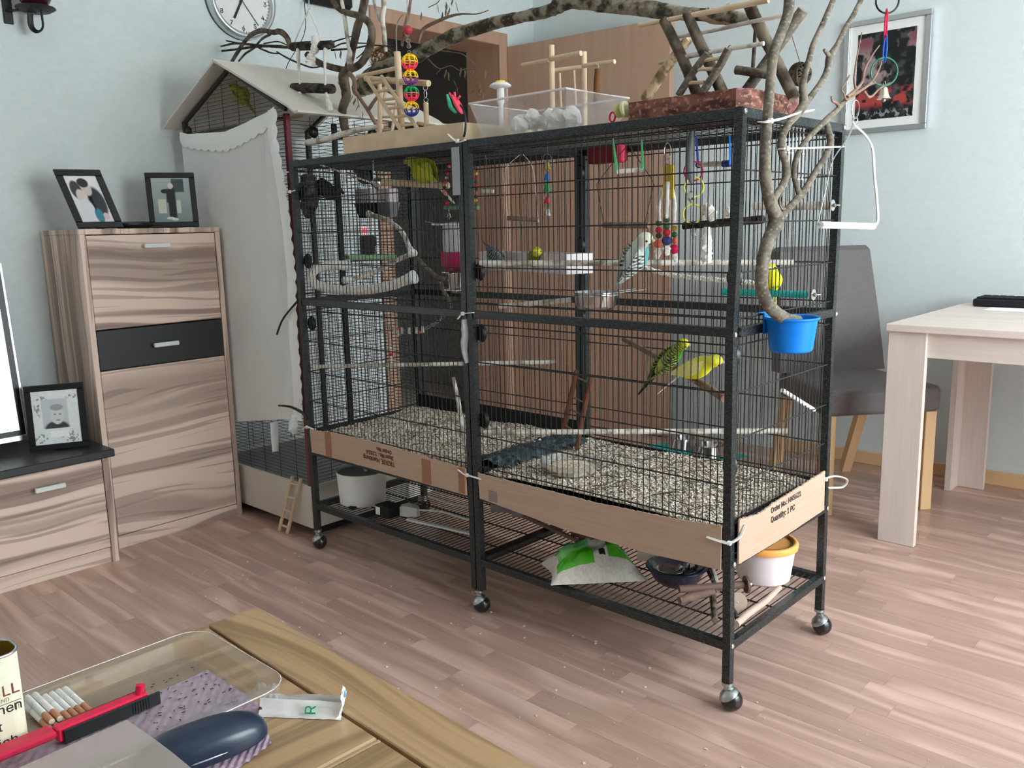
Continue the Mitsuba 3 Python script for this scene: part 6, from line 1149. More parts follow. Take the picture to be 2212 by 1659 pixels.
def lattice_ball(c, r, top, bot):
    for nm, s, col in (('upper_half', 1, top), ('lower_half', -1, bot)):
        ms = [ring(c, (0, 0, 1), r * .98, r * .07, 30, 6)]
        for i in range(8):
            a = i * math.pi / 4; P = [(*(c + r * V3(math.cos(a) * math.cos(t), math.sin(a) * math.cos(t), s * math.sin(t))), r * .085) for t in np.linspace(0, 1.45, 8)]
            ms.append(tube(P, 6))
        ms.append(ring(c + V3(0, 0, s * r * .64), (0, 0, 1), r * .77, r * .09, 26, 6)); ms.append(ball(c + V3(0, 0, s * r * .97), r * .22, 1, (1, 1, .4)))
        cap = lathe([(r * .50, s * r * .85), (r * .30, s * r * .945), (0, s * r * .99)], 20, c); ms.append(cap)
        part(k, nm, join(ms), M_vc(COL[col], .35))
for p, tb in zip([(-1.0345,0.04,1.5358,np.float64(0.02119)),(-1.0333,0.04,1.4952,np.float64(0.01996)),(-1.0323,0.04,1.4519,np.float64(0.02002)),(-1.035,0.04,1.4113,np.float64(0.02009))], ('yp', 'yv', 'gp', 'yb')): lattice_ball(V3(*p[:3]), p[3], *tb)
for p in [(-1.0347,0.04,1.5627,np.float64(0.00384)),(-1.0356,0.04,1.5775,np.float64(0.00512)),(-1.0366,0.04,1.5922,np.float64(0.00512)),(-1.0375,0.04,1.6069,np.float64(0.00384))]: part(k, 'link', ring(p[:3], AWAY, p[3], .0009, 14, 5), 'mat_zinc')
p = [(-1.0366,0.04,1.62,np.float64(0.01213))][0]; part(k, 'bead', ball(p[:3], p[3], 2), M_vc((170, 50, 66), .5), True, label='red wooden bead'); part(k, 'cord', rod(V3(*p[:3]), V3(*p[:3]) + V3(.004, 0, .25), .001, 5), 'mat_zinc')

# ---------------------------------------------------------------- branches and swing above the hut
bt = thing('branch', 'dark curved branch standing on the left of the cage top behind the log swing', 'branch')
def lb(pts, n=5, mat='mat_log_dark', nm='limb', rough=.14, sides=10, seed=1): part(bt, nm, tube(pts, sides, n, rough=rough, seed=seed), mat)
lb([(-1.5522,0.2,1.3992,np.float64(0.0139)),(-1.5638,0.2,1.439,np.float64(0.0139)),(-1.565,0.2,1.4792,np.float64(0.01387)),(-1.5412,0.2,1.5164,np.float64(0.01529)),(-1.5473,0.2,1.5581,np.float64(0.0168)),(-1.5503,0.2,1.5804,np.float64(0.01679)),(-1.5287,0.2,1.5964,np.float64(0.01517)),(-1.5034,0.2,1.6017,np.float64(0.01508))])
lb([(-1.5235,0.2,1.5987,np.float64(0.01364)),(-1.464,0.2,1.605,np.float64(0.01195)),(-1.4184,0.2,1.6339,np.float64(0.01253)),(-1.3941,0.2,1.6721,np.float64(0.01242)),(-1.3935,0.2,1.7066,np.float64(0.01167)),(-1.4192,0.2,1.7357,np.float64(0.01099)),(-1.4696,0.2,1.7581,np.float64(0.01036)),(-1.5361,0.2,1.7808,np.float64(0.00901)),(-1.5736,0.2,1.8073,np.float64(0.00908)),(-1.6005,0.2,1.8436,np.float64(0.00912))], seed=2)
lb([(-1.5363,0.21,1.6044,np.float64(0.01219)),(-1.5213,0.21,1.6313,np.float64(0.01212)),(-1.5,0.21,1.6755,np.float64(0.01203)),(-1.4764,0.21,1.7214,np.float64(0.01267)),(-1.4434,0.21,1.7691,np.float64(0.01327)),(-1.4254,0.21,1.8128,np.float64(0.01317))], seed=3)
lb([(-1.5082,0.2,1.6024,np.float64(0.00906)),(-1.5156,0.2,1.6293,np.float64(0.00981)),(-1.5084,0.2,1.654,np.float64(0.00827)),(-1.5191,0.2,1.6985,np.float64(0.00677)),(-1.526,0.2,1.7564,np.float64(0.0063)),(-1.5378,0.2,1.815,np.float64(0.006)),(-1.5432,0.2,1.8358,np.float64(0.006))], mat='mat_worn', seed=4)
lb([(-1.5287,0.2,1.5964,np.float64(0.01062)),(-1.583,0.2,1.6095,np.float64(0.01075)),(-1.6537,0.2,1.6308,np.float64(0.01091)),(-1.6998,0.2,1.649,np.float64(0.01102)),(-1.7458,0.2,1.6766,np.float64(0.01111))], seed=5)
lb([(-1.4934,0.18,1.581,np.float64(0.00749)),(-1.4686,0.18,1.5579,np.float64(0.00746)),(-1.4685,0.18,1.5322,np.float64(0.00747)),(-1.4647,0.18,1.5203,np.float64(0.00598)),(-1.412,0.18,1.4631,np.float64(0.00592)),(-1.3693,0.18,1.4106,np.float64(0.00588)),(-1.3563,0.18,1.3981,np.float64(0.0044))], mat='mat_stick', seed=6)
lb([(-1.408,0.18,1.4541,np.float64(0.00592)),(-1.3779,0.18,1.4764,np.float64(0.00587)),(-1.3485,0.18,1.4956,np.float64(0.00524))], mat='mat_stick', seed=7)
k = thing('branch', 'pale forked twig hanging down before the dark doorway', 'branch')
part(k, 'limb', tube([(-1.4431,0.3,1.8283,np.float64(0.00902)),(-1.4487,0.3,1.7868,np.float64(0.0083)),(-1.458,0.3,1.7599,np.float64(0.00833)),(-1.4518,0.3,1.7159,np.float64(0.00758)),(-1.447,0.3,1.6546,np.float64(0.00548))], 10, 5, rough=.15), 'mat_worn'); part(k, 'limb', tube([(-1.5,0.3,1.8359,np.float64(0.00487)),(-1.4889,0.3,1.7938,np.float64(0.00487)),(-1.4721,0.3,1.7623,np.float64(0.00547)),(-1.4588,0.3,1.7486,np.float64(0.00607))], 8, 4, rough=.15), 'mat_worn')
tw = thing('twig_bundle', 'bundle of thin dark twigs lying level above the hut roof', 'twigs')
for i, pts in enumerate(([(-2.4459,0.28,1.8182,np.float64(0.00297)),(-2.333,0.28,1.8117,np.float64(0.00436)),(-2.1691,0.28,1.7803,np.float64(0.00528)),(-1.985,0.28,1.7463,np.float64(0.00611)),(-1.8693,0.28,1.726,np.float64(0.00663))], [(-2.4416,0.28,1.7999,np.float64(0.00408)),(-2.3191,0.28,1.789,np.float64(0.00435)),(-2.1695,0.28,1.777,np.float64(0.00528)),(-2.0145,0.28,1.7539,np.float64(0.00512))], [(-2.4038,0.28,1.8328,np.float64(0.00294)),(-2.2992,0.28,1.8066,np.float64(0.00361)),(-2.1691,0.28,1.7803,np.float64(0.00422))], [(-2.1705,0.28,1.7705,np.float64(0.00352)),(-2.0939,0.28,1.7427,np.float64(0.00313)),(-2.042,0.28,1.7319,np.float64(0.00241))], [(-2.0534,0.28,1.7401,np.float64(0.00276)),(-1.9838,0.28,1.7074,np.float64(0.0034)),(-1.904,0.28,1.677,np.float64(0.00335)),(-1.8316,0.28,1.6546,np.float64(0.00297)),(-1.7481,0.28,1.6527,np.float64(0.00227))],
    [(-1.7163,0.28,1.6973,np.float64(0.00385)),(-1.6019,0.28,1.685,np.float64(0.00313)),(-1.5021,0.28,1.6805,np.float64(0.00245)),(-1.4077,0.28,1.6636,np.float64(0.0021))], [(-1.7192,0.28,1.7221,np.float64(0.00257)),(-1.65,0.28,1.7236,np.float64(0.00221)),(-1.5779,0.28,1.7243,np.float64(0.00155))], [(-1.7104,0.28,1.7025,np.float64(0.00224)),(-1.6514,0.28,1.7089,np.float64(0.00253)),(-1.5751,0.28,1.6988,np.float64(0.00218)),(-1.5016,0.28,1.6863,np.float64(0.00184))], [(-1.6052,0.3,1.6566,np.float64(0.00189)),(-1.5632,0.3,1.6715,np.float64(0.00219)),(-1.5466,0.3,1.6898,np.float64(0.00186)),(-1.5248,0.3,1.7129,np.float64(0.00154))], [(-2.1364,0.28,1.782,np.float64(0.00245)),(-2.0427,0.28,1.7744,np.float64(0.0024)),(-1.9783,0.28,1.7517,np.float64(0.00203))])):
    part(tw, 'twig', tube(pts, 6, 5, rough=.15, seed=i), 'mat_dark_bark')
k = thing('branch', 'short dark crooked branch hooked over the twig bundle, left of the log', 'branch')
part(k, 'limb', tube([(-2.2991,0.22,1.7104,np.float64(0.00627)),(-2.2382,0.22,1.7494,np.float64(0.00671)),(-2.1656,0.22,1.7885,np.float64(0.00729)),(-2.1049,0.22,1.8052,np.float64(0.00856)),(-2.0418,0.22,1.8048,np.float64(0.00929)),(-1.9765,0.22,1.7881,np.float64(0.00917)),(-1.9349,0.22,1.7846,np.float64(0.01074)),(-1.8963,0.22,1.7629,np.float64(0.00985)),(-1.8818,0.22,1.7389,np.float64(0.00983)),(-1.8726,0.22,1.7189,np.float64(0.00818))], 10, 5, rough=.2, seed=2), 'mat_log_dark'); part(k, 'limb', tube([(-2.2219,0.22,1.7236,np.float64(0.00317)),(-2.1723,0.22,1.7433,np.float64(0.00383)),(-2.1122,0.22,1.7543,np.float64(0.00378)),(-2.0518,0.22,1.7775,np.float64(0.00441)),(-1.9952,0.22,1.7847,np.float64(0.00502))], 8, 4, rough=.2), 'mat_log_dark')
sw = thing('log_swing', 'two dark log perches on white ropes hanging beside the hut roof', 'bird swing')
g1 = [(-1.7719,0.16,1.7009,np.float64(0.01421)),(-1.696,0.16,1.6926,np.float64(0.01475)),(-1.5921,0.16,1.6786,np.float64(0.01441)),(-1.5517,0.16,1.6754,np.float64(0.01352))]; part(sw, 'log', tube(g1, 12, 4, rough=.08), 'mat_dark_bark', label='upper dark log')
g2 = [(-1.7823,0.16,1.5677,np.float64(0.01596)),(-1.7112,0.16,1.5592,np.float64(0.01649)),(-1.632,0.16,1.5483,np.float64(0.01621)),(-1.5605,0.16,1.5383,np.float64(0.01519))]; part(sw, 'log', tube(g2, 12, 4, rough=.08, seed=3), 'mat_dark_bark', label='lower dark log')
for pts in ([(-1.7281,0.15,1.6858,np.float64(0.00624)),(-1.7264,0.15,1.6766,np.float64(0.00703)),(-1.7286,0.15,1.6353,np.float64(0.00501)),(-1.7277,0.15,1.5723,np.float64(0.0044))], [(-1.5692,0.15,1.6653,np.float64(0.00602)),(-1.5754,0.15,1.6547,np.float64(0.00679)),(-1.5795,0.15,1.615,np.float64(0.00454)),(-1.5835,0.15,1.5518,np.float64(0.00426))]): part(sw, 'rope', tube(pts, 8, 5, rough=.2), 'mat_rope')
for pts in ([(-1.7289,0.145,1.5448,np.float64(0.00629)),(-1.7202,0.145,1.5258,np.float64(0.00943)),(-1.7121,0.145,1.5007,np.float64(0.01414)),(-1.7091,0.145,1.4793,np.float64(0.01415))], [(-1.5766,0.145,1.5257,np.float64(0.00456)),(-1.5684,0.145,1.5059,np.float64(0.00759)),(-1.5606,0.145,1.4817,np.float64(0.01063)),(-1.5571,0.145,1.4667,np.float64(0.00911))]): part(sw, 'tassel', tube(pts, 10, 6, rough=.5, seed=6), 'mat_rope', label='frayed white rope end')
for pts in ([(-1.6313,0.15,1.712,np.float64(0.00762)),(-1.6232,0.15,1.6906,np.float64(0.01675)),(-1.6305,0.15,1.6714,np.float64(0.01375)),(-1.6373,0.15,1.6579,np.float64(0.00919))], [(-1.6399,0.145,1.6634,np.float64(0.00765)),(-1.6474,0.145,1.6441,np.float64(0.01534)),(-1.6548,0.145,1.6247,np.float64(0.02))]): part(sw, 'tassel', tube(pts, 12, 6, rough=.55, seed=7), 'mat_rope', label='frayed white rope knot')
part(sw, 'rope', tube([(-1.7593,0.16,1.7125,np.float64(0.00252)),(-1.7099,0.16,1.7595,np.float64(0.00248)),(-1.6677,0.16,1.8004,np.float64(0.00276))], 6, 4), 'mat_rope'); part(sw, 'rope', tube([(-1.6062,0.16,1.6922,np.float64(0.00243)),(-1.6315,0.16,1.7466,np.float64(0.00244)),(-1.6651,0.16,1.7999,np.float64(0.00276))], 6, 4), 'mat_rope')
part(sw, 'hook', join(ring((-1.664,0.16,1.8098), AWAY, .008, .0012, 14, 5, .6), rod((-1.6632,0.16,1.8169), (-1.6668,0.16,1.8549), .0012, 5), rod((-1.6606,0.16,1.8164), (-1.6462,0.16,1.851), .0012, 5)), 'mat_chrome')
# dried twigs with curled leaves
def dry(label, stems, leaves, seed):
    k = thing('dried_twig', label, 'dried twig'); r = np.random.default_rng(seed)
    for s_ in stems: part(k, 'stem', tube(s_, 5, 5), 'mat_stick')
    for p in leaves:
        p = V3(*p); d = unit(V3(*(LEFT * r.normal(0, .35))) + V3(0, 0, -1)); ln = r.uniform(.022, .034)
        part(k, 'leaf', tube([(*p, .0008), (*(p + d * ln * .35), .0038), (*(p + d * ln * .75 + LEFT * .003), .003), (*(p + d * ln), .0004)], 7, 3, flat=(1, .3)), M_vc((104, 88, 66), .9))
dry('dried twig with curled leaves hanging before the dark doorway', [[(-1.3357,0.36,1.6688,np.float64(0.0024)),(-1.2641,0.36,1.6412,np.float64(0.00192)),(-1.2067,0.36,1.6272,np.float64(0.00175)),(-1.1488,0.36,1.6106,np.float64(0.00144)),(-1.0895,0.36,1.5696,np.float64(0.00128))], [(-1.3096,0.36,1.6194,np.float64(0.0018)),(-1.2607,0.36,1.5843,np.float64(0.00178)),(-1.2046,0.36,1.5852,np.float64(0.00146)),(-1.1676,0.36,1.5663,np.float64(0.00131)),(-1.1302,0.36,1.5669,np.float64(0.0013)),(-1.0583,0.36,1.5519,np.float64(0.00113))]], [p[:3] for p in [(-1.2521,0.36,1.5831,np.float64(0.00148)),(-1.2264,0.36,1.5769,np.float64(0.00147)),(-1.2183,0.36,1.5674,np.float64(0.00147)),(-1.1983,0.36,1.5424,np.float64(0.00147)),(-1.1824,0.36,1.5209,np.float64(0.00146)),(-1.1589,0.36,1.5735,np.float64(0.00145)),(-1.1427,0.36,1.5658,np.float64(0.00144)),(-1.1267,0.36,1.5555,np.float64(0.00144)),(-1.102,0.36,1.5604,np.float64(0.00143)),(-1.0904,0.36,1.548,np.float64(0.00143)),(-1.0795,0.36,1.5194,np.float64(0.00143)),(-1.0722,0.36,1.5021,np.float64(0.00142)),(-1.0648,0.36,1.4876,np.float64(0.00142)),(-1.1004,0.36,1.5028,np.float64(0.00143)),(-1.0542,0.36,1.5541,np.float64(0.00141))]], 3)
dry('dried twig with curled leaves over the top of the door casing', [[(-1.3417,0.4,1.7894,np.float64(0.00151)),(-1.299,0.4,1.7959,np.float64(0.00149)),(-1.2829,0.4,1.8098,np.float64(0.00149))], [(-1.3981,0.4,1.6892,np.float64(0.00616)),(-1.3728,0.4,1.7259,np.float64(0.0061)),(-1.3133,0.4,1.7391,np.float64(0.00601)),(-1.2365,0.4,1.7458,np.float64(0.00472)),(-1.1838,0.4,1.7424,np.float64(0.00291)),(-1.1225,0.4,1.7318,np.float64(0.00201)),(-1.0704,0.4,1.7336,np.float64(0.00142))], [(-1.4256,0.4,1.8389,np.float64(0.0046)),(-1.4432,0.4,1.7869,np.float64(0.00618)),(-1.465,0.4,1.7466,np.float64(0.00623)),(-1.4575,0.4,1.7159,np.float64(0.00545)),(-1.4409,0.4,1.6809,np.float64(0.00466))], [(-1.4652,0.4,1.7436,np.float64(0.0053)),(-1.4767,0.4,1.7159,np.float64(0.00532)),(-1.4833,0.4,1.6902,np.float64(0.00471))]], [p[:3] for p in [(-1.3013,0.4,1.7935,np.float64(0.00149)),(-1.2578,0.4,1.7913,np.float64(0.00148)),(-1.2498,0.4,1.7788,np.float64(0.00148)),(-1.2633,0.4,1.77,np.float64(0.00148)),(-1.2416,0.4,1.7718,np.float64(0.00147)),(-1.2275,0.4,1.7969,np.float64(0.00147)),(-1.2154,0.4,1.7837,np.float64(0.00146)),(-1.2767,0.4,1.7639,np.float64(0.00149)),(-1.3785,0.4,1.7815,np.float64(0.00152))]], 5)
dry('dried leaves hanging on the curved dark branch', [[(-1.5759,0.24,1.61,np.float64(0.00155)),(-1.5961,0.24,1.5859,np.float64(0.00156)),(-1.6228,0.24,1.5773,np.float64(0.00157))], [(-1.5471,0.24,1.5384,np.float64(0.00154)),(-1.5342,0.24,1.5133,np.float64(0.00154)),(-1.5269,0.24,1.4829,np.float64(0.00154))]], [p[:3] for p in [(-1.6037,0.24,1.5869,np.float64(0.00156)),(-1.6248,0.24,1.5836,np.float64(0.00157)),(-1.6409,0.24,1.5796,np.float64(0.00157)),(-1.6103,0.24,1.5728,np.float64(0.00156)),(-1.5583,0.24,1.5264,np.float64(0.00155)),(-1.5442,0.24,1.5144,np.float64(0.00155)),(-1.5311,0.24,1.4922,np.float64(0.00154)),(-1.5131,0.24,1.4696,np.float64(0.00154)),(-1.6106,0.24,1.6768,np.float64(0.00155)),(-1.6468,0.24,1.6792,np.float64(0.00157))]], 8)
k = thing('straw_nest', 'tangle of dry brown twigs hanging before the dark doorway behind the dowel tower', 'bird nest')
r_ = np.random.default_rng(9); c0 = V3(*(-1.6138,0.42,1.6658)); ms = []
for i in range(110):
    a = unit(r_.normal(0, 1, 3)); p = c0 + a * V3(.036, .03, .042) * r_.uniform(.5, 1.1); t_ = unit(np.cross(a, r_.normal(0, 1, 3))) * r_.uniform(.02, .05)
    ms.append(tube([(*(p - t_), .0008), (*(p + a * .006), .0011), (*(p + t_), .0007)], 4, 3))
part(k, 'tangle', join(ms), M_vc((92, 72, 50), .95), kind='stuff')

# ---------------------------------------------------------------- things on the shelf under the big cage
SZ = ZS + .0042
k = thing('pet_fountain', 'round white drinking fountain standing on the left of the wire shelf', 'fountain')
fc = V3(-1.455, .112, SZ)
part(k, 'basin', lathe([(0, 0), (.074, 0), (.078, .004), (.084, .100), (.086, .112), (.0835, .113), (.081, .104), (.076, .092), (0, .090)], 48, fc), 'mat_white', True)
part(k, 'lid', lathe([(.0, .1005), (.05, .1005), (.079, .106), (.080, .102), (.05, .096), (0, .096)], 48, fc), 'mat_grey_plastic', label='dark grey inner bowl')
part(k, 'spout', lathe([(0, .098), (.010, .098), (.008, .13), (.0065, .145), (0, .146)], 18, fc + V3(-.01, .03, 0)), 'mat_white', True)
part(k, 'cable_notch', box(fc[0] + .028, fc[0] + .046, fc[1] - .082, fc[1] - .06, SZ, SZ + .008), 'mat_black_matt')
k = thing('power_adapter', 'black power adapter with a white sticker lying on the wire shelf', 'adapter')
part(k, 'case', box(-1.305, -1.235, .045, .10, SZ, SZ + .038, .003), 'mat_black_matt'); part(k, 'sticker', box(-1.2995, -1.278, .0438, .0449, SZ + .006, SZ + .032), 'mat_white_matt', label='small white sticker')
k = thing('power_plug', 'white plug with two white cables on the wire shelf, behind the black adapter', 'plug')
part(k, 'body', moved(trimesh.convex.convex_hull(np.array([(x, y, z) for x, y, h in ((-.035, -.012, .03), (-.035, .012, .03), (-.01, -.02, .036), (-.01, .02, .036), (.028, -.012, .028), (.034, 0, .024), (.028, .012, .028)) for z in (SZ, SZ + h)])), rotz(.5), (-1.215, .118, .0)), 'mat_white', 30)
for pts in ([(-1.19, .13, SZ + .02), (-1.12, .17, SZ + .018), (-1.05, .19, SZ + .008), (-.99, .20, SZ + .006)], [(-1.25, .23, SZ + .03), (-1.16, .25, SZ + .015), (-1.10, .27, SZ + .012), (-1.03, .275, SZ + .006)]): part(k, 'cable', tube([(*p, .0034) for p in pts], 8, 6), 'mat_white')
solo('plastic_strip', beam((-1.183, .078, SZ + .004), (-.905, .118, SZ + .004), .016, .006, .0015, (0, 0, 1)), 'mat_white', 'long flat white plastic strip lying on the wire shelf', 'strip')
for i, (x, y, a, lb) in enumerate(((-1.005, .345, .5, 'left pale grey carton on the wire shelf behind the middle front post'), (-.915, .350, .45, 'right pale grey carton on the wire shelf behind the middle front post'))):
    k = thing('carton', lb, 'carton'); part(k, 'box', moved(box(-.042, .042, -.022, .022, 0, .07, .001), rotz(a), (x, y, SZ)), M_vc((168, 156, 160), .8)); part(k, 'label', moved(box(-.006, .030, -.0226, -.0221, .01, .05), rotz(a), (x, y, SZ)), M_vc((150, 138, 144), .6))
solo('dowel', rod((-.905, .329, SZ + .007), (-.640, .266, SZ + .007), .0068, 12), M_vc((140, 112, 96), .7), 'brown wooden rod lying on the wire shelf behind the green bag', 'dowel')
k = thing('wooden_box', 'brown wooden box on the wire shelf behind the green bag', 'box')
bx_, by_ = (-.69, -.53), (.30, .42)
part(k, 'board', box(bx_[0], bx_[1], by_[0], by_[0] + .008, SZ, SZ + .085), 'mat_stick'); part(k, 'board', box(bx_[0], bx_[1], by_[1] - .008, by_[1], SZ, SZ + .085), 'mat_stick'); part(k, 'board', box(bx_[0], bx_[0] + .008, by_[0] + .008, by_[1] - .008, SZ, SZ + .085), 'mat_stick'); part(k, 'board', box(bx_[1] - .008, bx_[1], by_[0] + .008, by_[1] - .008, SZ, SZ + .085), 'mat_stick'); part(k, 'bottom', box(bx_[0] + .008, bx_[1] - .008, by_[0] + .008, by_[1] - .008, SZ, SZ + .006), 'mat_stick')
# green bag: a pillow with printed fields
g = thing('pellet_bag', 'crumpled clear bag with bright green print lying on the wire shelf', 'bag')
u, v = np.meshgrid(np.linspace(-1, 1, 41), np.linspace(-1, 1, 31), indexing='ij')
bag_c, bu, bv = V3(-.462, .105, 0), unit((.62, .78, 0)), unit((-.78, .62, 0))
def bagpos(u, v, top):
    e = np.clip(1 - np.abs(u) ** 2.2, 0, 1) ** .6 * np.clip(1 - np.abs(v) ** 2.0, 0, 1) ** .75
    nz = meshkit.fbm(np.stack([u * 3.1, v * 3.7, u * 0 + 2], -1), 4) - .5; fine = meshkit.fbm(np.stack([u * 9, v * 11, u * 0 + 7], -1), 3) - .5
    h = e * (.082 + .034 * nz + .010 * fine)
    x = u * (.122 - .012 * np.cos(v * 2) * (np.abs(u) > .7)); y = v * (.088 + .012 * u)
    P = bag_c + x[..., None] * bu + y[..., None] * bv
    P[..., 2] = SZ + .013 + (h if top else -.012 * e)
    return P
Vt, Vb = bagpos(u, v, True), bagpos(u, v, False)
i, j = np.meshgrid(np.arange(40), np.arange(30), indexing='ij'); q = np.stack([i * 31 + j, (i + 1) * 31 + j, (i + 1) * 31 + j + 1, i * 31 + j + 1], -1).reshape(-1, 4); tf = np.vstack([q[:, [0, 1, 2]], q[:, [0, 2, 3]]])
bag = trimesh.Trimesh(np.vstack([Vt.reshape(-1, 3), Vb.reshape(-1, 3)]), np.vstack([tf, tf[:, ::-1] + 41 * 31]), process=False)
def bag_fn(p, n, uv):
    x, y = uv.x, uv.y; g_ = fbm(x * 60, y * 60, 0, 2)
    c = mix(L_(186, 180, 168), L_(214, 210, 200), g_)
    c = over(c, (74, 172, 30), rect(x, y, .06, .47, .13, .34, .004)); c = over(c, (120, 196, 116), rect(x, y, .08, .45, .34, .58, .004)); c = over(c, (70, 150, 40), rect(x, y, .08, .46, .58, .72, .004))
    c = over(c, (78, 168, 40), rect(x, y, .63, .93, .20, .52, .004)); c = over(c, (60, 110, 44), rect(x, y, .63, .93, .52, .72, .004))
    return over(c, (30, 34, 40), rect(x, y, .53, .60, .20, .27, .004))
part(g, 'bag', bag, M('bag', bag_fn, .28, spec=.6), True, uv=np.vstack([np.stack([(u + 1) / 2, (v + 1) / 2], -1).reshape(-1, 2)] * 2))
k = thing('seed_bag', 'white printed seed bag with small bird pictures standing behind the clear dome', 'bag')
sA, sB = V3(-.425, .262, 0), V3(-.285, .345, 0); su = unit(sB - sA); sn = V3(su[1], -su[0], 0)
part(k, 'bag', trimesh.convex.convex_hull(np.array([(*(sA + su * a + sn * b)[:2], SZ + z) for a, b, z in ((0, 0, 0), (0, -.06, 0), (.163, 0, 0), (.163, -.06, 0), (.006, -.006, .10), (.006, -.05, .10), (.157, -.006, .10), (.157, -.05, .10), (.08, .012, .04), (.08, -.072, .04), (.01, -.026, .13), (.153, -.026, .13))])), M_vc((232, 228, 218), .6), 25)
text_fit(k, 'KOLBE', sA + su * .060 + sn * .0125 + V3(0, 0, SZ + .078), sA + su * .115 + sn * .0125 + V3(0, 0, SZ + .078), (0, 0, 1))
for a, z in ((.045, .045), (.115, .04)):
    c = sA + su * a + sn * .0125 + V3(0, 0, SZ + z); R_ = np.array([su, V3(0, 0, 1), sn]).T
    part(k, 'bird_print', moved(slab([(.012 * math.cos(t) * (.6 if math.cos(t) < 0 else .45), .016 * math.sin(t)) for t in np.linspace(0, 6.28, 20)[:-1]], 0, .0006), R_, c), 'mat_ink', False)
k = thing('dome_feeder', 'dark blue bowl under a clear plastic dome on the wire shelf', 'bowl')
dc = V3(-.262, .205, SZ)
part(k, 'bowl', lathe([(0, 0), (.042, 0), (.058, .012), (.068, .030), (.074, .042), (.080, .046), (.078, .049), (.070, .047), (.060, .034), (.05, .02), (0, .016)], 48, dc), M('navy', (22, 34, 56), .22, spec=.6), True)
part(k, 'dish', lathe([(.036, .030), (.038, .040), (.036, .041), (.030, .030), (0, .026)], 36, dc + V3(-.006, -.02, .002)), 'mat_steel', True, label='shiny inner dish')
part(k, 'dome', lathe([(.071, .046), (.071, .075), (.066, .105), (.05, .124), (.02, .132), (0, .133)], 40, dc), 'mat_clear', True, label='clear plastic dome')
for dx, dy in ((-.02, .01), (.02, -.005)): part(k, 'knob', ball(dc + V3(dx, dy - .02, .134), .007, 2), 'mat_white_matt', True)
k = thing('food_tub', 'round white tub with an orange lid on the right of the wire shelf', 'tub')
oc = V3(-.105, .375, SZ)
part(k, 'tub', lathe([(0, 0), (.062, 0), (.067, .005), (.078, .088), (.081, .094), (.079, .094), (.065, .006), (0, .004)], 48, oc), M('tub_white', (232, 222, 224), .4), True)
part(k, 'lid', lathe([(.079, .088), (.0845, .088), (.0850, .101), (.081, .105), (.073, .105), (.071, .097), (0, .097)], 48, oc), 'mat_orange', True, label='orange lid')
def stick(label, pts, mat='mat_stick', name='stick', rough=.15, seed=1): return solo(name, tube(pts, 10, 5, rough=rough, seed=seed), mat, label, 'stick')
k = thing('perch', 'dark brown perch with a round brown end disc lying on the sticks under the cage', 'perch')
pa, pb = V3(-.196, .111, .193), V3(-.086, .239, .193); d_ = unit(pb - pa)
part(k, 'dowel', tube([(*pa, .0095), (*(pa * .5 + pb * .5), .0092), (*pb, .0095)], 12, 5, rough=.1), M_vc((112, 88, 80), .6)); part(k, 'disc', lathe([(0, 0), (.0215, 0), (.0215, .006), (0, .006)], 28, pb, d_), M_vc((104, 80, 72), .6), label='round brown disc'); part(k, 'nut', join(lathe([(.0, .006), (.008, .006), (.006, .016), (0, .016)], 14, pb, d_)), 'mat_chrome')
k = thing('perch', 'pale wooden disc on a stub behind the front right post under the cage', 'perch')
part(k, 'disc', lathe([(0, 0), (.0235, 0), (.0235, .005), (0, .005)], 28, (-.060, .150, SZ + .024), unit((.62, -.76, .18))), M_vc((176, 156, 140), .7)); part(k, 'screw', ball((-.058, .1475, SZ + .0245), .003, 1), 'mat_chrome', True); part(k, 'stub', tube([(-.066, .158, SZ + .022, .008), (-.105, .205, SZ + .014, .008)], 10, 4), 'mat_stick')
stick('dark stick leaning at the back of the stick bundle under the cage', [(-.30, .40, SZ + .008, .008), (-.235, .315, SZ + .014, .008), (-.165, .225, SZ + .024, .0075)], 'mat_log_dark')
stick('pale peeled stick crossing the stick bundle under the cage', [(-.245, .335, SZ + .024, .007), (-.19, .265, SZ + .026, .0075), (-.135, .195, SZ + .018, .007)], 'mat_worn', seed=2)
stick('thin pale peeled stick right in the stick bundle under the cage', [(-.205, .345, SZ + .012, .006), (-.16, .285, SZ + .018, .006), (-.115, .215, SZ + .026, .006)], 'mat_worn', seed=3)
stick('dark mottled stick pointing to the front edge of the wire shelf', [(-.150, .190, SZ + .010, .008), (-.105, .120, SZ + .008, .008), (-.068, .060, SZ + .007, .0075)], 'mat_log_dark', seed=4)
stick('short brown bark stick lying left of the pale wooden disc', [(-.135, .175, SZ + .02, .009), (-.165, .135, SZ + .014, .011), (-.185, .095, SZ + .010, .010)], 'mat_stick', seed=5)
stick('thin dark stick sloping to the right behind the front post under the cage', [(-.125, .205, SZ + .018, .006), (-.08, .155, SZ + .012, .006), (-.035, .105, SZ + .006, .006)], 'mat_log_dark', seed=6)
stick('long pale crooked stick on the right end of the wire shelf', [(-.022, .075, SZ + .007, .0085), (-.026, .150, SZ + .008, .0085), (-.024, .215, SZ + .010, .008), (-.036, .325, SZ + .008, .0065)], M_vc((190, 168, 154), .8), seed=7)
k = thing('wing_nut', 'chrome wing nut lying by the corner of the green bag', 'wing nut'); wq = V3(-.388, .125, SZ + .006)
part(k, 'hub', lathe([(0, -.005), (.006, -.005), (.006, .006), (0, .006)], 14, wq), 'mat_chrome')
for s in (-1, 1): part(k, 'wing', obox(wq + V3(s * .008, .003 * s, .008), (unit((s * .6, .2, .8)), (0, 1, 0), unit((-.8, 0, s * .6))), (.016, .004, .008), .0015), 'mat_chrome')
r_ = np.random.default_rng(17); crumbs = []
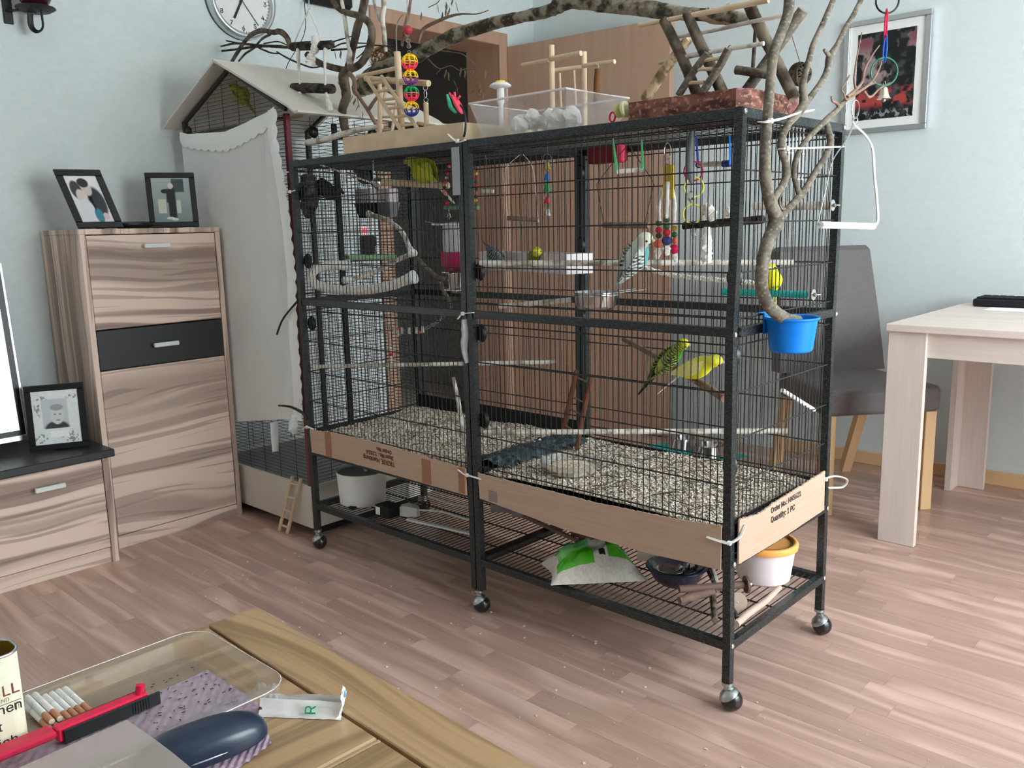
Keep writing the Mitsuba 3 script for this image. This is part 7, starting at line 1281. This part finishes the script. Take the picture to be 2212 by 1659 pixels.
for i in range(170):
    x, y = r_.uniform(-1.7, .5), r_.uniform(-.55, .1); s = r_.uniform(.0012, .0034); crumbs.append(moved(box(-s, s, -s * .6, s * .6, 0, s * .7), rotz(r_.uniform(0, 3)), (x, y, .0004)))
solo('floor_crumbs', join(crumbs), M_vc((206, 188, 168), .9), 'tiny pale seed crumbs scattered on the floor around the big cage', 'crumbs', False, kind='stuff')

# ---------------------------------------------------------------- the pine table in front, and what lies on it
O_, e1, e2, TZ = V3(-.399, -.913, 0), V3(.9994, -.035, 0), V3(-.035, -.9994, 0), .45
ct_ = thing('coffee_table', 'honey-coloured pine plank table in the foreground', 'table')
PN = [0]
def plank(nm, u0, u1, v0, v1, along='u', z0=TZ - .026, z1=TZ, b=.0015):
    g = .0012; m = obox(O_ + e1 * (u0 + u1) / 2 + e2 * (v0 + v1) / 2 + V3(0, 0, (z0 + z1) / 2), (e1, e2, (0, 0, 1)), (u1 - u0 - g, v1 - v0 - g, z1 - z0), b)
    PN[0] += 1; d = m.vertices - O_; a, c = d @ e1, d @ e2
    uv = np.c_[(a if along == 'u' else c) + 1 + 4 * PN[0], (c if along == 'u' else a) + d[:, 2]]
    part(ct_, nm, m, 'mat_pine', False, uv=uv)
LN, WD = 1.25, .72
plank('plank', 0, LN, 0, .088); plank('plank', 0, LN, WD - .088, WD)
u = .0
for w in (.099, .361, .361, .361):
    plank('panel', u, u + w, .091, WD - .091, 'v', b=.003); u += w
    if u < 1.2: plank('batten', u, u + .0075, .091, WD - .091, 'v', z1=TZ - .0012); u += .0075
plank('panel', u, LN, .091, WD - .091, 'v', b=.003)
plank('apron', .03, LN - .03, .03, .052, z0=TZ - .115, z1=TZ - .027); plank('apron', .03, LN - .03, WD - .052, WD - .03, z0=TZ - .115, z1=TZ - .027)
for uu in (.02, LN - .085):
    for vv in (.02, WD - .085): plank('leg', uu, uu + .065, vv, vv + .065, z0=0, z1=TZ - .027)
solo('knit_cloth', sheet(lambda s, t: -.26 + (.235 + .05 * t) * s + .004 * np.sin(t * 9), lambda s, t: TZ + .0016 + .0012 * np.sin(s * 90) * np.sin(t * 120), lambda s, t: -1.078 - .30 * t - .045 * np.clip(s - .6, 0, 1) * 2.2 * (1 - t), 90, 110), M('lavender_knit', lambda p, n, uv: mix(L_(150, 130, 146), L_(196, 172, 186), fbm(p.x * 200, p.y * 200, 0, 2)), .95, spec=.1), 'lavender knitted cloth on the pine table under the clear tray', 'cloth', True)
# clear plastic tray
k = thing('clear_tray', 'clear plastic tray with a wide rim on the pine table', 'tray')
def rrect(x0, x1, y0, y1, r, n=6):
    out = []
    for cx, cy, a in ((x1 - r, y1 - r, 0), (x0 + r, y1 - r, 90), (x0 + r, y0 + r, 180), (x1 - r, y0 + r, 270)):
        for t in np.linspace(a, a + 90, n): out.append((cx + r * math.cos(math.radians(t)), cy + r * math.sin(math.radians(t))))
    return out
zt = TZ + .003
loops = [(rrect(-.315, -.125, -1.415, -1.075, .03), zt + .0005), (rrect(-.320, -.120, -1.42, -1.070, .032), zt + .002), (rrect(-.327, -.113, -1.427, -1.063, .035), zt + .026), (rrect(-.330, -.094, -1.432, -1.052, .036), zt + .028), (rrect(-.342, -.088, -1.440, -1.043, .040), zt + .0275)]
N_ = len(loops[0][0]); Vv = np.array([(x, y, z) for lp, z in loops for x, y in lp]); ff = []
for a in range(len(loops) - 1):
    for b in range(N_):
        c = (b + 1) % N_; ff += [(a * N_ + b, a * N_ + c, (a + 1) * N_ + c), (a * N_ + b, (a + 1) * N_ + c, (a + 1) * N_ + b)]
part(k, 'shell', trimesh.Trimesh(Vv, ff, process=False), 'mat_film', 40)
part(k, 'floor', trimesh.Trimesh(np.array([(x, y, zt + .0005) for x, y in loops[0][0]]), [(0, i, i + 1) for i in range(1, N_ - 1)], process=False), 'mat_film', False)
part(k, 'edge', tube([(x, y, loops[-1][1], .0007) for x, y in loops[-1][0]], 6, closed=True), 'mat_milky', label='bright rolled edge')
r_ = np.random.default_rng(31); ms = []
for i in range(70):
    x, y = r_.uniform(-.28, -.13), r_.uniform(-1.20, -1.085); s = r_.uniform(.0008, .0025); ms.append(moved(box(-s, s, -.0006, .0006, 0, .0006), rotz(r_.uniform(0, 3)), (x, y, zt + .0012)))
solo('tobacco_crumbs', join(ms), M_vc((64, 48, 40), .9), 'dark tobacco crumbs scattered in the clear tray', 'crumbs', False, kind='stuff')
# tin
tn = thing('tobacco_tin', 'open cream tin with dark lettering at the left edge of the pine table', 'tin')
ol = rrect(-.312, -.2555, -1.408, -1.316, .020, 8); il = rrect(-.3105, -.257, -1.4065, -1.3175, .019, 8); tz1 = TZ + .128
n_ = len(ol)
def band(a, za, b, zb): 
    v = np.array([(*p, za) for p in a] + [(*p, zb) for p in b]); f = []
    for i in range(n_): j = (i + 1) % n_; f += [(i, j, n_ + j), (i, n_ + j, n_ + i)]
    return trimesh.Trimesh(v, f, process=False)
part(tn, 'side', band(ol, TZ + .005, ol, tz1), M('tin_cream', (236, 232, 204), .35), 40)
part(tn, 'inside', band(il, tz1, il, TZ + .007), M('tin_gold', (176, 150, 60), .3, metal=.7), 40, label='gold inside of the tin')
part(tn, 'bottom', trimesh.Trimesh(np.array([(*p, TZ + .007) for p in il]), [(0, i, i + 1) for i in range(1, n_ - 1)], process=False), 'mat_tin_gold', False)
for z in (tz1, TZ + .0065): part(tn, 'rim', tube([(x, y, z, .0018) for x, y in ol], 8, closed=True), 'mat_silver')
def tin_text(t, h, yr, z, mat): 
    m = meshkit.text_mesh(t, h, .0005, False); w = m.bounds[1][0]
    part(tn, 'lettering', moved(m, np.array([[0, 0, 1], [1, 0, 0], [0, 1, 0.0]]), (-.2555, yr - w, z)), mat, False)
tin_text('BULL', .0135, -1.3235, .527, M_vc((130, 66, 56), .6)); tin_text('BLEND', .0048, -1.336, .5195, M_vc((150, 140, 110), .6))
part(tn, 'rule', box(-.2555, -.2551, -1.47, -1.323, .5165, .5170), 'mat_ink')
tin_text('Rauchen', .0120, -1.3235, .505, 'mat_ink'); tin_text('ist', .0120, -1.3475, .484, 'mat_ink'); tin_text('tödlich', .0120, -1.3325, .462, 'mat_ink')
# hand-rolled filter cigarettes
cz = TZ + .0085
cig_d = unit(V3(*(-0.2624,-1.2421,0.4585)) - V3(*(-0.3537,-1.242,0.4585)))
def cig(end, label):
    k = thing('cigarette', label, 'cigarette', 'filter cigarettes in the clear tray'); e = V3(*end)
    part(k, 'paper', rod(e - cig_d * .090, e - cig_d * .026, .0040, 14), 'mat_white_matt', label='white paper tube'); part(k, 'filter', rod(e - cig_d * .026, e - cig_d * .0004, .00405, 14), M_vc((186, 132, 104), .7), label='tan filter wrap'); part(k, 'tip', rod(e - cig_d * .0006, e, .0037, 14), M_vc((232, 220, 196), .9))
names = ('leftmost filter cigarette in the clear tray, beside the tin', 'second filter cigarette from the tin in the clear tray', 'third filter cigarette from the tin in the clear tray, lower layer', 'fourth filter cigarette from the tin in the lower layer of the clear tray', 'third filter cigarette from the right in the clear tray', 'second filter cigarette from the right in the clear tray', 'rightmost filter cigarette in the clear tray')
base = V3(*(-0.2624,-1.2421,0.4585)); stepv = (V3(*(-0.2624,-1.2679,0.4585)) - base) / 3
stepv = unit(stepv) * .0086
for i in range(7): cig(base + stepv * (6 - i), names[i])
cig(base + stepv * 5.5 + V3(0, 0, .0071) - cig_d * .002, 'left filter cigarette lying on top of the row in the clear tray'); cig(base + stepv * 4.4 + V3(0, 0, .0072) - cig_d * .001, 'right filter cigarette lying on top of the row in the clear tray')
k = thing('cigarette_filler', 'red and black hand cigarette filler lying in the clear tray', 'cigarette filler')
part(k, 'slide', join(box(-.2380, -.2200, -1.298, -1.182, zt + .004, zt + .0225, .002)), M_vc((214, 30, 70), .35), label='red plastic slide'); part(k, 'knob', lathe([(0, 0), (.006, 0), (.006, .012), (0, .013)], 16, (-.229, -1.190, zt + .0215), (0, .2, 1)), M_vc((214, 30, 70), .35))
part(k, 'lever', box(-.243, -.2165, -1.40, -1.299, zt + .012, zt + .024, .004), M_vc((196, 40, 70), .4), label='red plastic lever')
part(k, 'side_plate', box(-.2195, -.2165, -1.292, -1.168, zt + .001, zt + .020, .001), 'mat_black'); part(k, 'side_plate', box(-.2415, -.2385, -1.292, -1.178, zt + .001, zt + .021, .001), 'mat_black')
for i in range(7): part(k, 'rib', box(-.2165, -.2155, -1.206 + i * .0036, -1.2045 + i * .0036, zt + .004, zt + .018), 'mat_black')
cv = unit(V3(*(-0.0398,-1.1182,0.465)) - V3(*(-0.0646,-1.2443,0.465))); cc_ = V3(*(-0.0398,-1.1182,0.465)) - cv * .085
k = thing('lighter_case', 'smooth dark blue oblong case at the edge of the clear tray', 'case')
m = ball((0, 0, 0), 1.0, 4); vv = m.vertices; vv = np.sign(vv) * np.abs(vv) ** .8; vv[:, 2] = np.where(vv[:, 2] < 0, vv[:, 2] * .25, vv[:, 2])
cw = V3(-cv[1], cv[0], 0); off = V3(0, 0, TZ + .012); pos = cc_ * V3(1, 1, 0) + off + V3(-.006, .010, 0)
part(k, 'shell', trimesh.Trimesh(pos + vv[:, :1] * .082 * cv + vv[:, 1:2] * .034 * cw + vv[:, 2:] * V3(0, 0, .034), m.faces, process=False), M('case_blue', (24, 38, 58), .3, spec=.5), True)
part(k, 'seam', tube([(*(pos + .0825 * math.cos(t) * cv * .97 + .0345 * math.sin(t) * cw * .97 + V3(0, 0, .006)), .0012) for t in np.linspace(0, 6.28, 40)[:-1]], 6, closed=True), 'mat_silver', label='bright seam')
# torn white wrapper
k = thing('paper_wrapper', 'torn white paper wrapper with a green letter on the pine table', 'wrapper')
wo = V3(-.090, -1.098, TZ + .0008); wu = unit(V3(.80, .60, 0)); wv = V3(-wu[1], wu[0], 0)
def wsheet(f, nu=24, nv=12):
    s, t = np.meshgrid(np.linspace(0, 1, nu), np.linspace(0, 1, nv), indexing='ij'); a, b, c = f(s, t)
    P = wo + a[..., None] * wu + b[..., None] * wv; P[..., 2] += c
    i, j = np.meshgrid(np.arange(nu - 1), np.arange(nv - 1), indexing='ij'); q = np.stack([i * nv + j, (i + 1) * nv + j, (i + 1) * nv + j + 1, i * nv + j + 1], -1).reshape(-1, 4)
    return trimesh.Trimesh(P.reshape(-1, 3), np.vstack([q[:, [0, 1, 2]], q[:, [0, 2, 3]]]), process=False)
nz = lambda s, t, k_: meshkit.fbm(np.stack([s * 7, t * 5, s * 0 + k_], -1), 3) - .5
part(k, 'front', wsheet(lambda s, t: (.112 * s, .003 + .010 * t + .004 * nz(s, t, 1), .022 * t * (1 - .15 * s) + .0 * s)), 'mat_paper', True)
part(k, 'back', wsheet(lambda s, t: (.004 + .105 * s, .022 - .004 * t + .004 * nz(s, t, 2), .026 * t + .004 * nz(s, t, 5) * t)), 'mat_paper', True)
part(k, 'end_flap', wsheet(lambda s, t: (.104 + .010 * np.sin(t * 2) + .004 * nz(s, t, 3), .003 + .022 * s, .042 * t * (1 - .5 * np.abs(s - .6)))), 'mat_paper', True)
part(k, 'torn_flap', wsheet(lambda s, t: (-.006 + .03 * s, .012 + .012 * t, .010 + .026 * t + .012 * nz(s, t, 4))), 'mat_smoky', True)
part(k, 'bottom', wsheet(lambda s, t: (.108 * s, .003 + .018 * t, .0005 + 0 * s)), 'mat_paper', True)
gp = wo + wu * .060 + wv * .0035 + V3(0, 0, .0055); upv = unit(V3(0, 0, .022) + wv * .010)
text_fit(k, 'R', gp + wu * .018 - wv * .0014, gp + wu * .018 - wv * .0014 + upv * .012, -wu, mat=M_vc((30, 160, 120), .6), bold=False)
part(k, 'blue_mark', obox(wo + wu * .1165 + wv * .012 + V3(0, 0, .032), (wu, wv, (0, 0, 1)), (.0006, .004, .009)), 'mat_blue')
part(k, 'biscuit', obox(wo + wu * .002 + wv * .012 + V3(0, 0, .006), (wu, wv, (0, 0, 1)), (.008, .010, .010), .002), M_vc((104, 62, 44), .8), label='brown remains inside')
solo('plastic_sheet', sheet(lambda s, t: -.138 + .20 * s, lambda s, t: TZ + .048 + .004 * np.sin(s * 3) - .004 * t, lambda s, t: -1.245 - .20 * t + .004 * s, 20, 20), 'mat_lid', 'translucent greyish plastic sheet lying over the near side of the clear tray', 'plastic sheet', True)
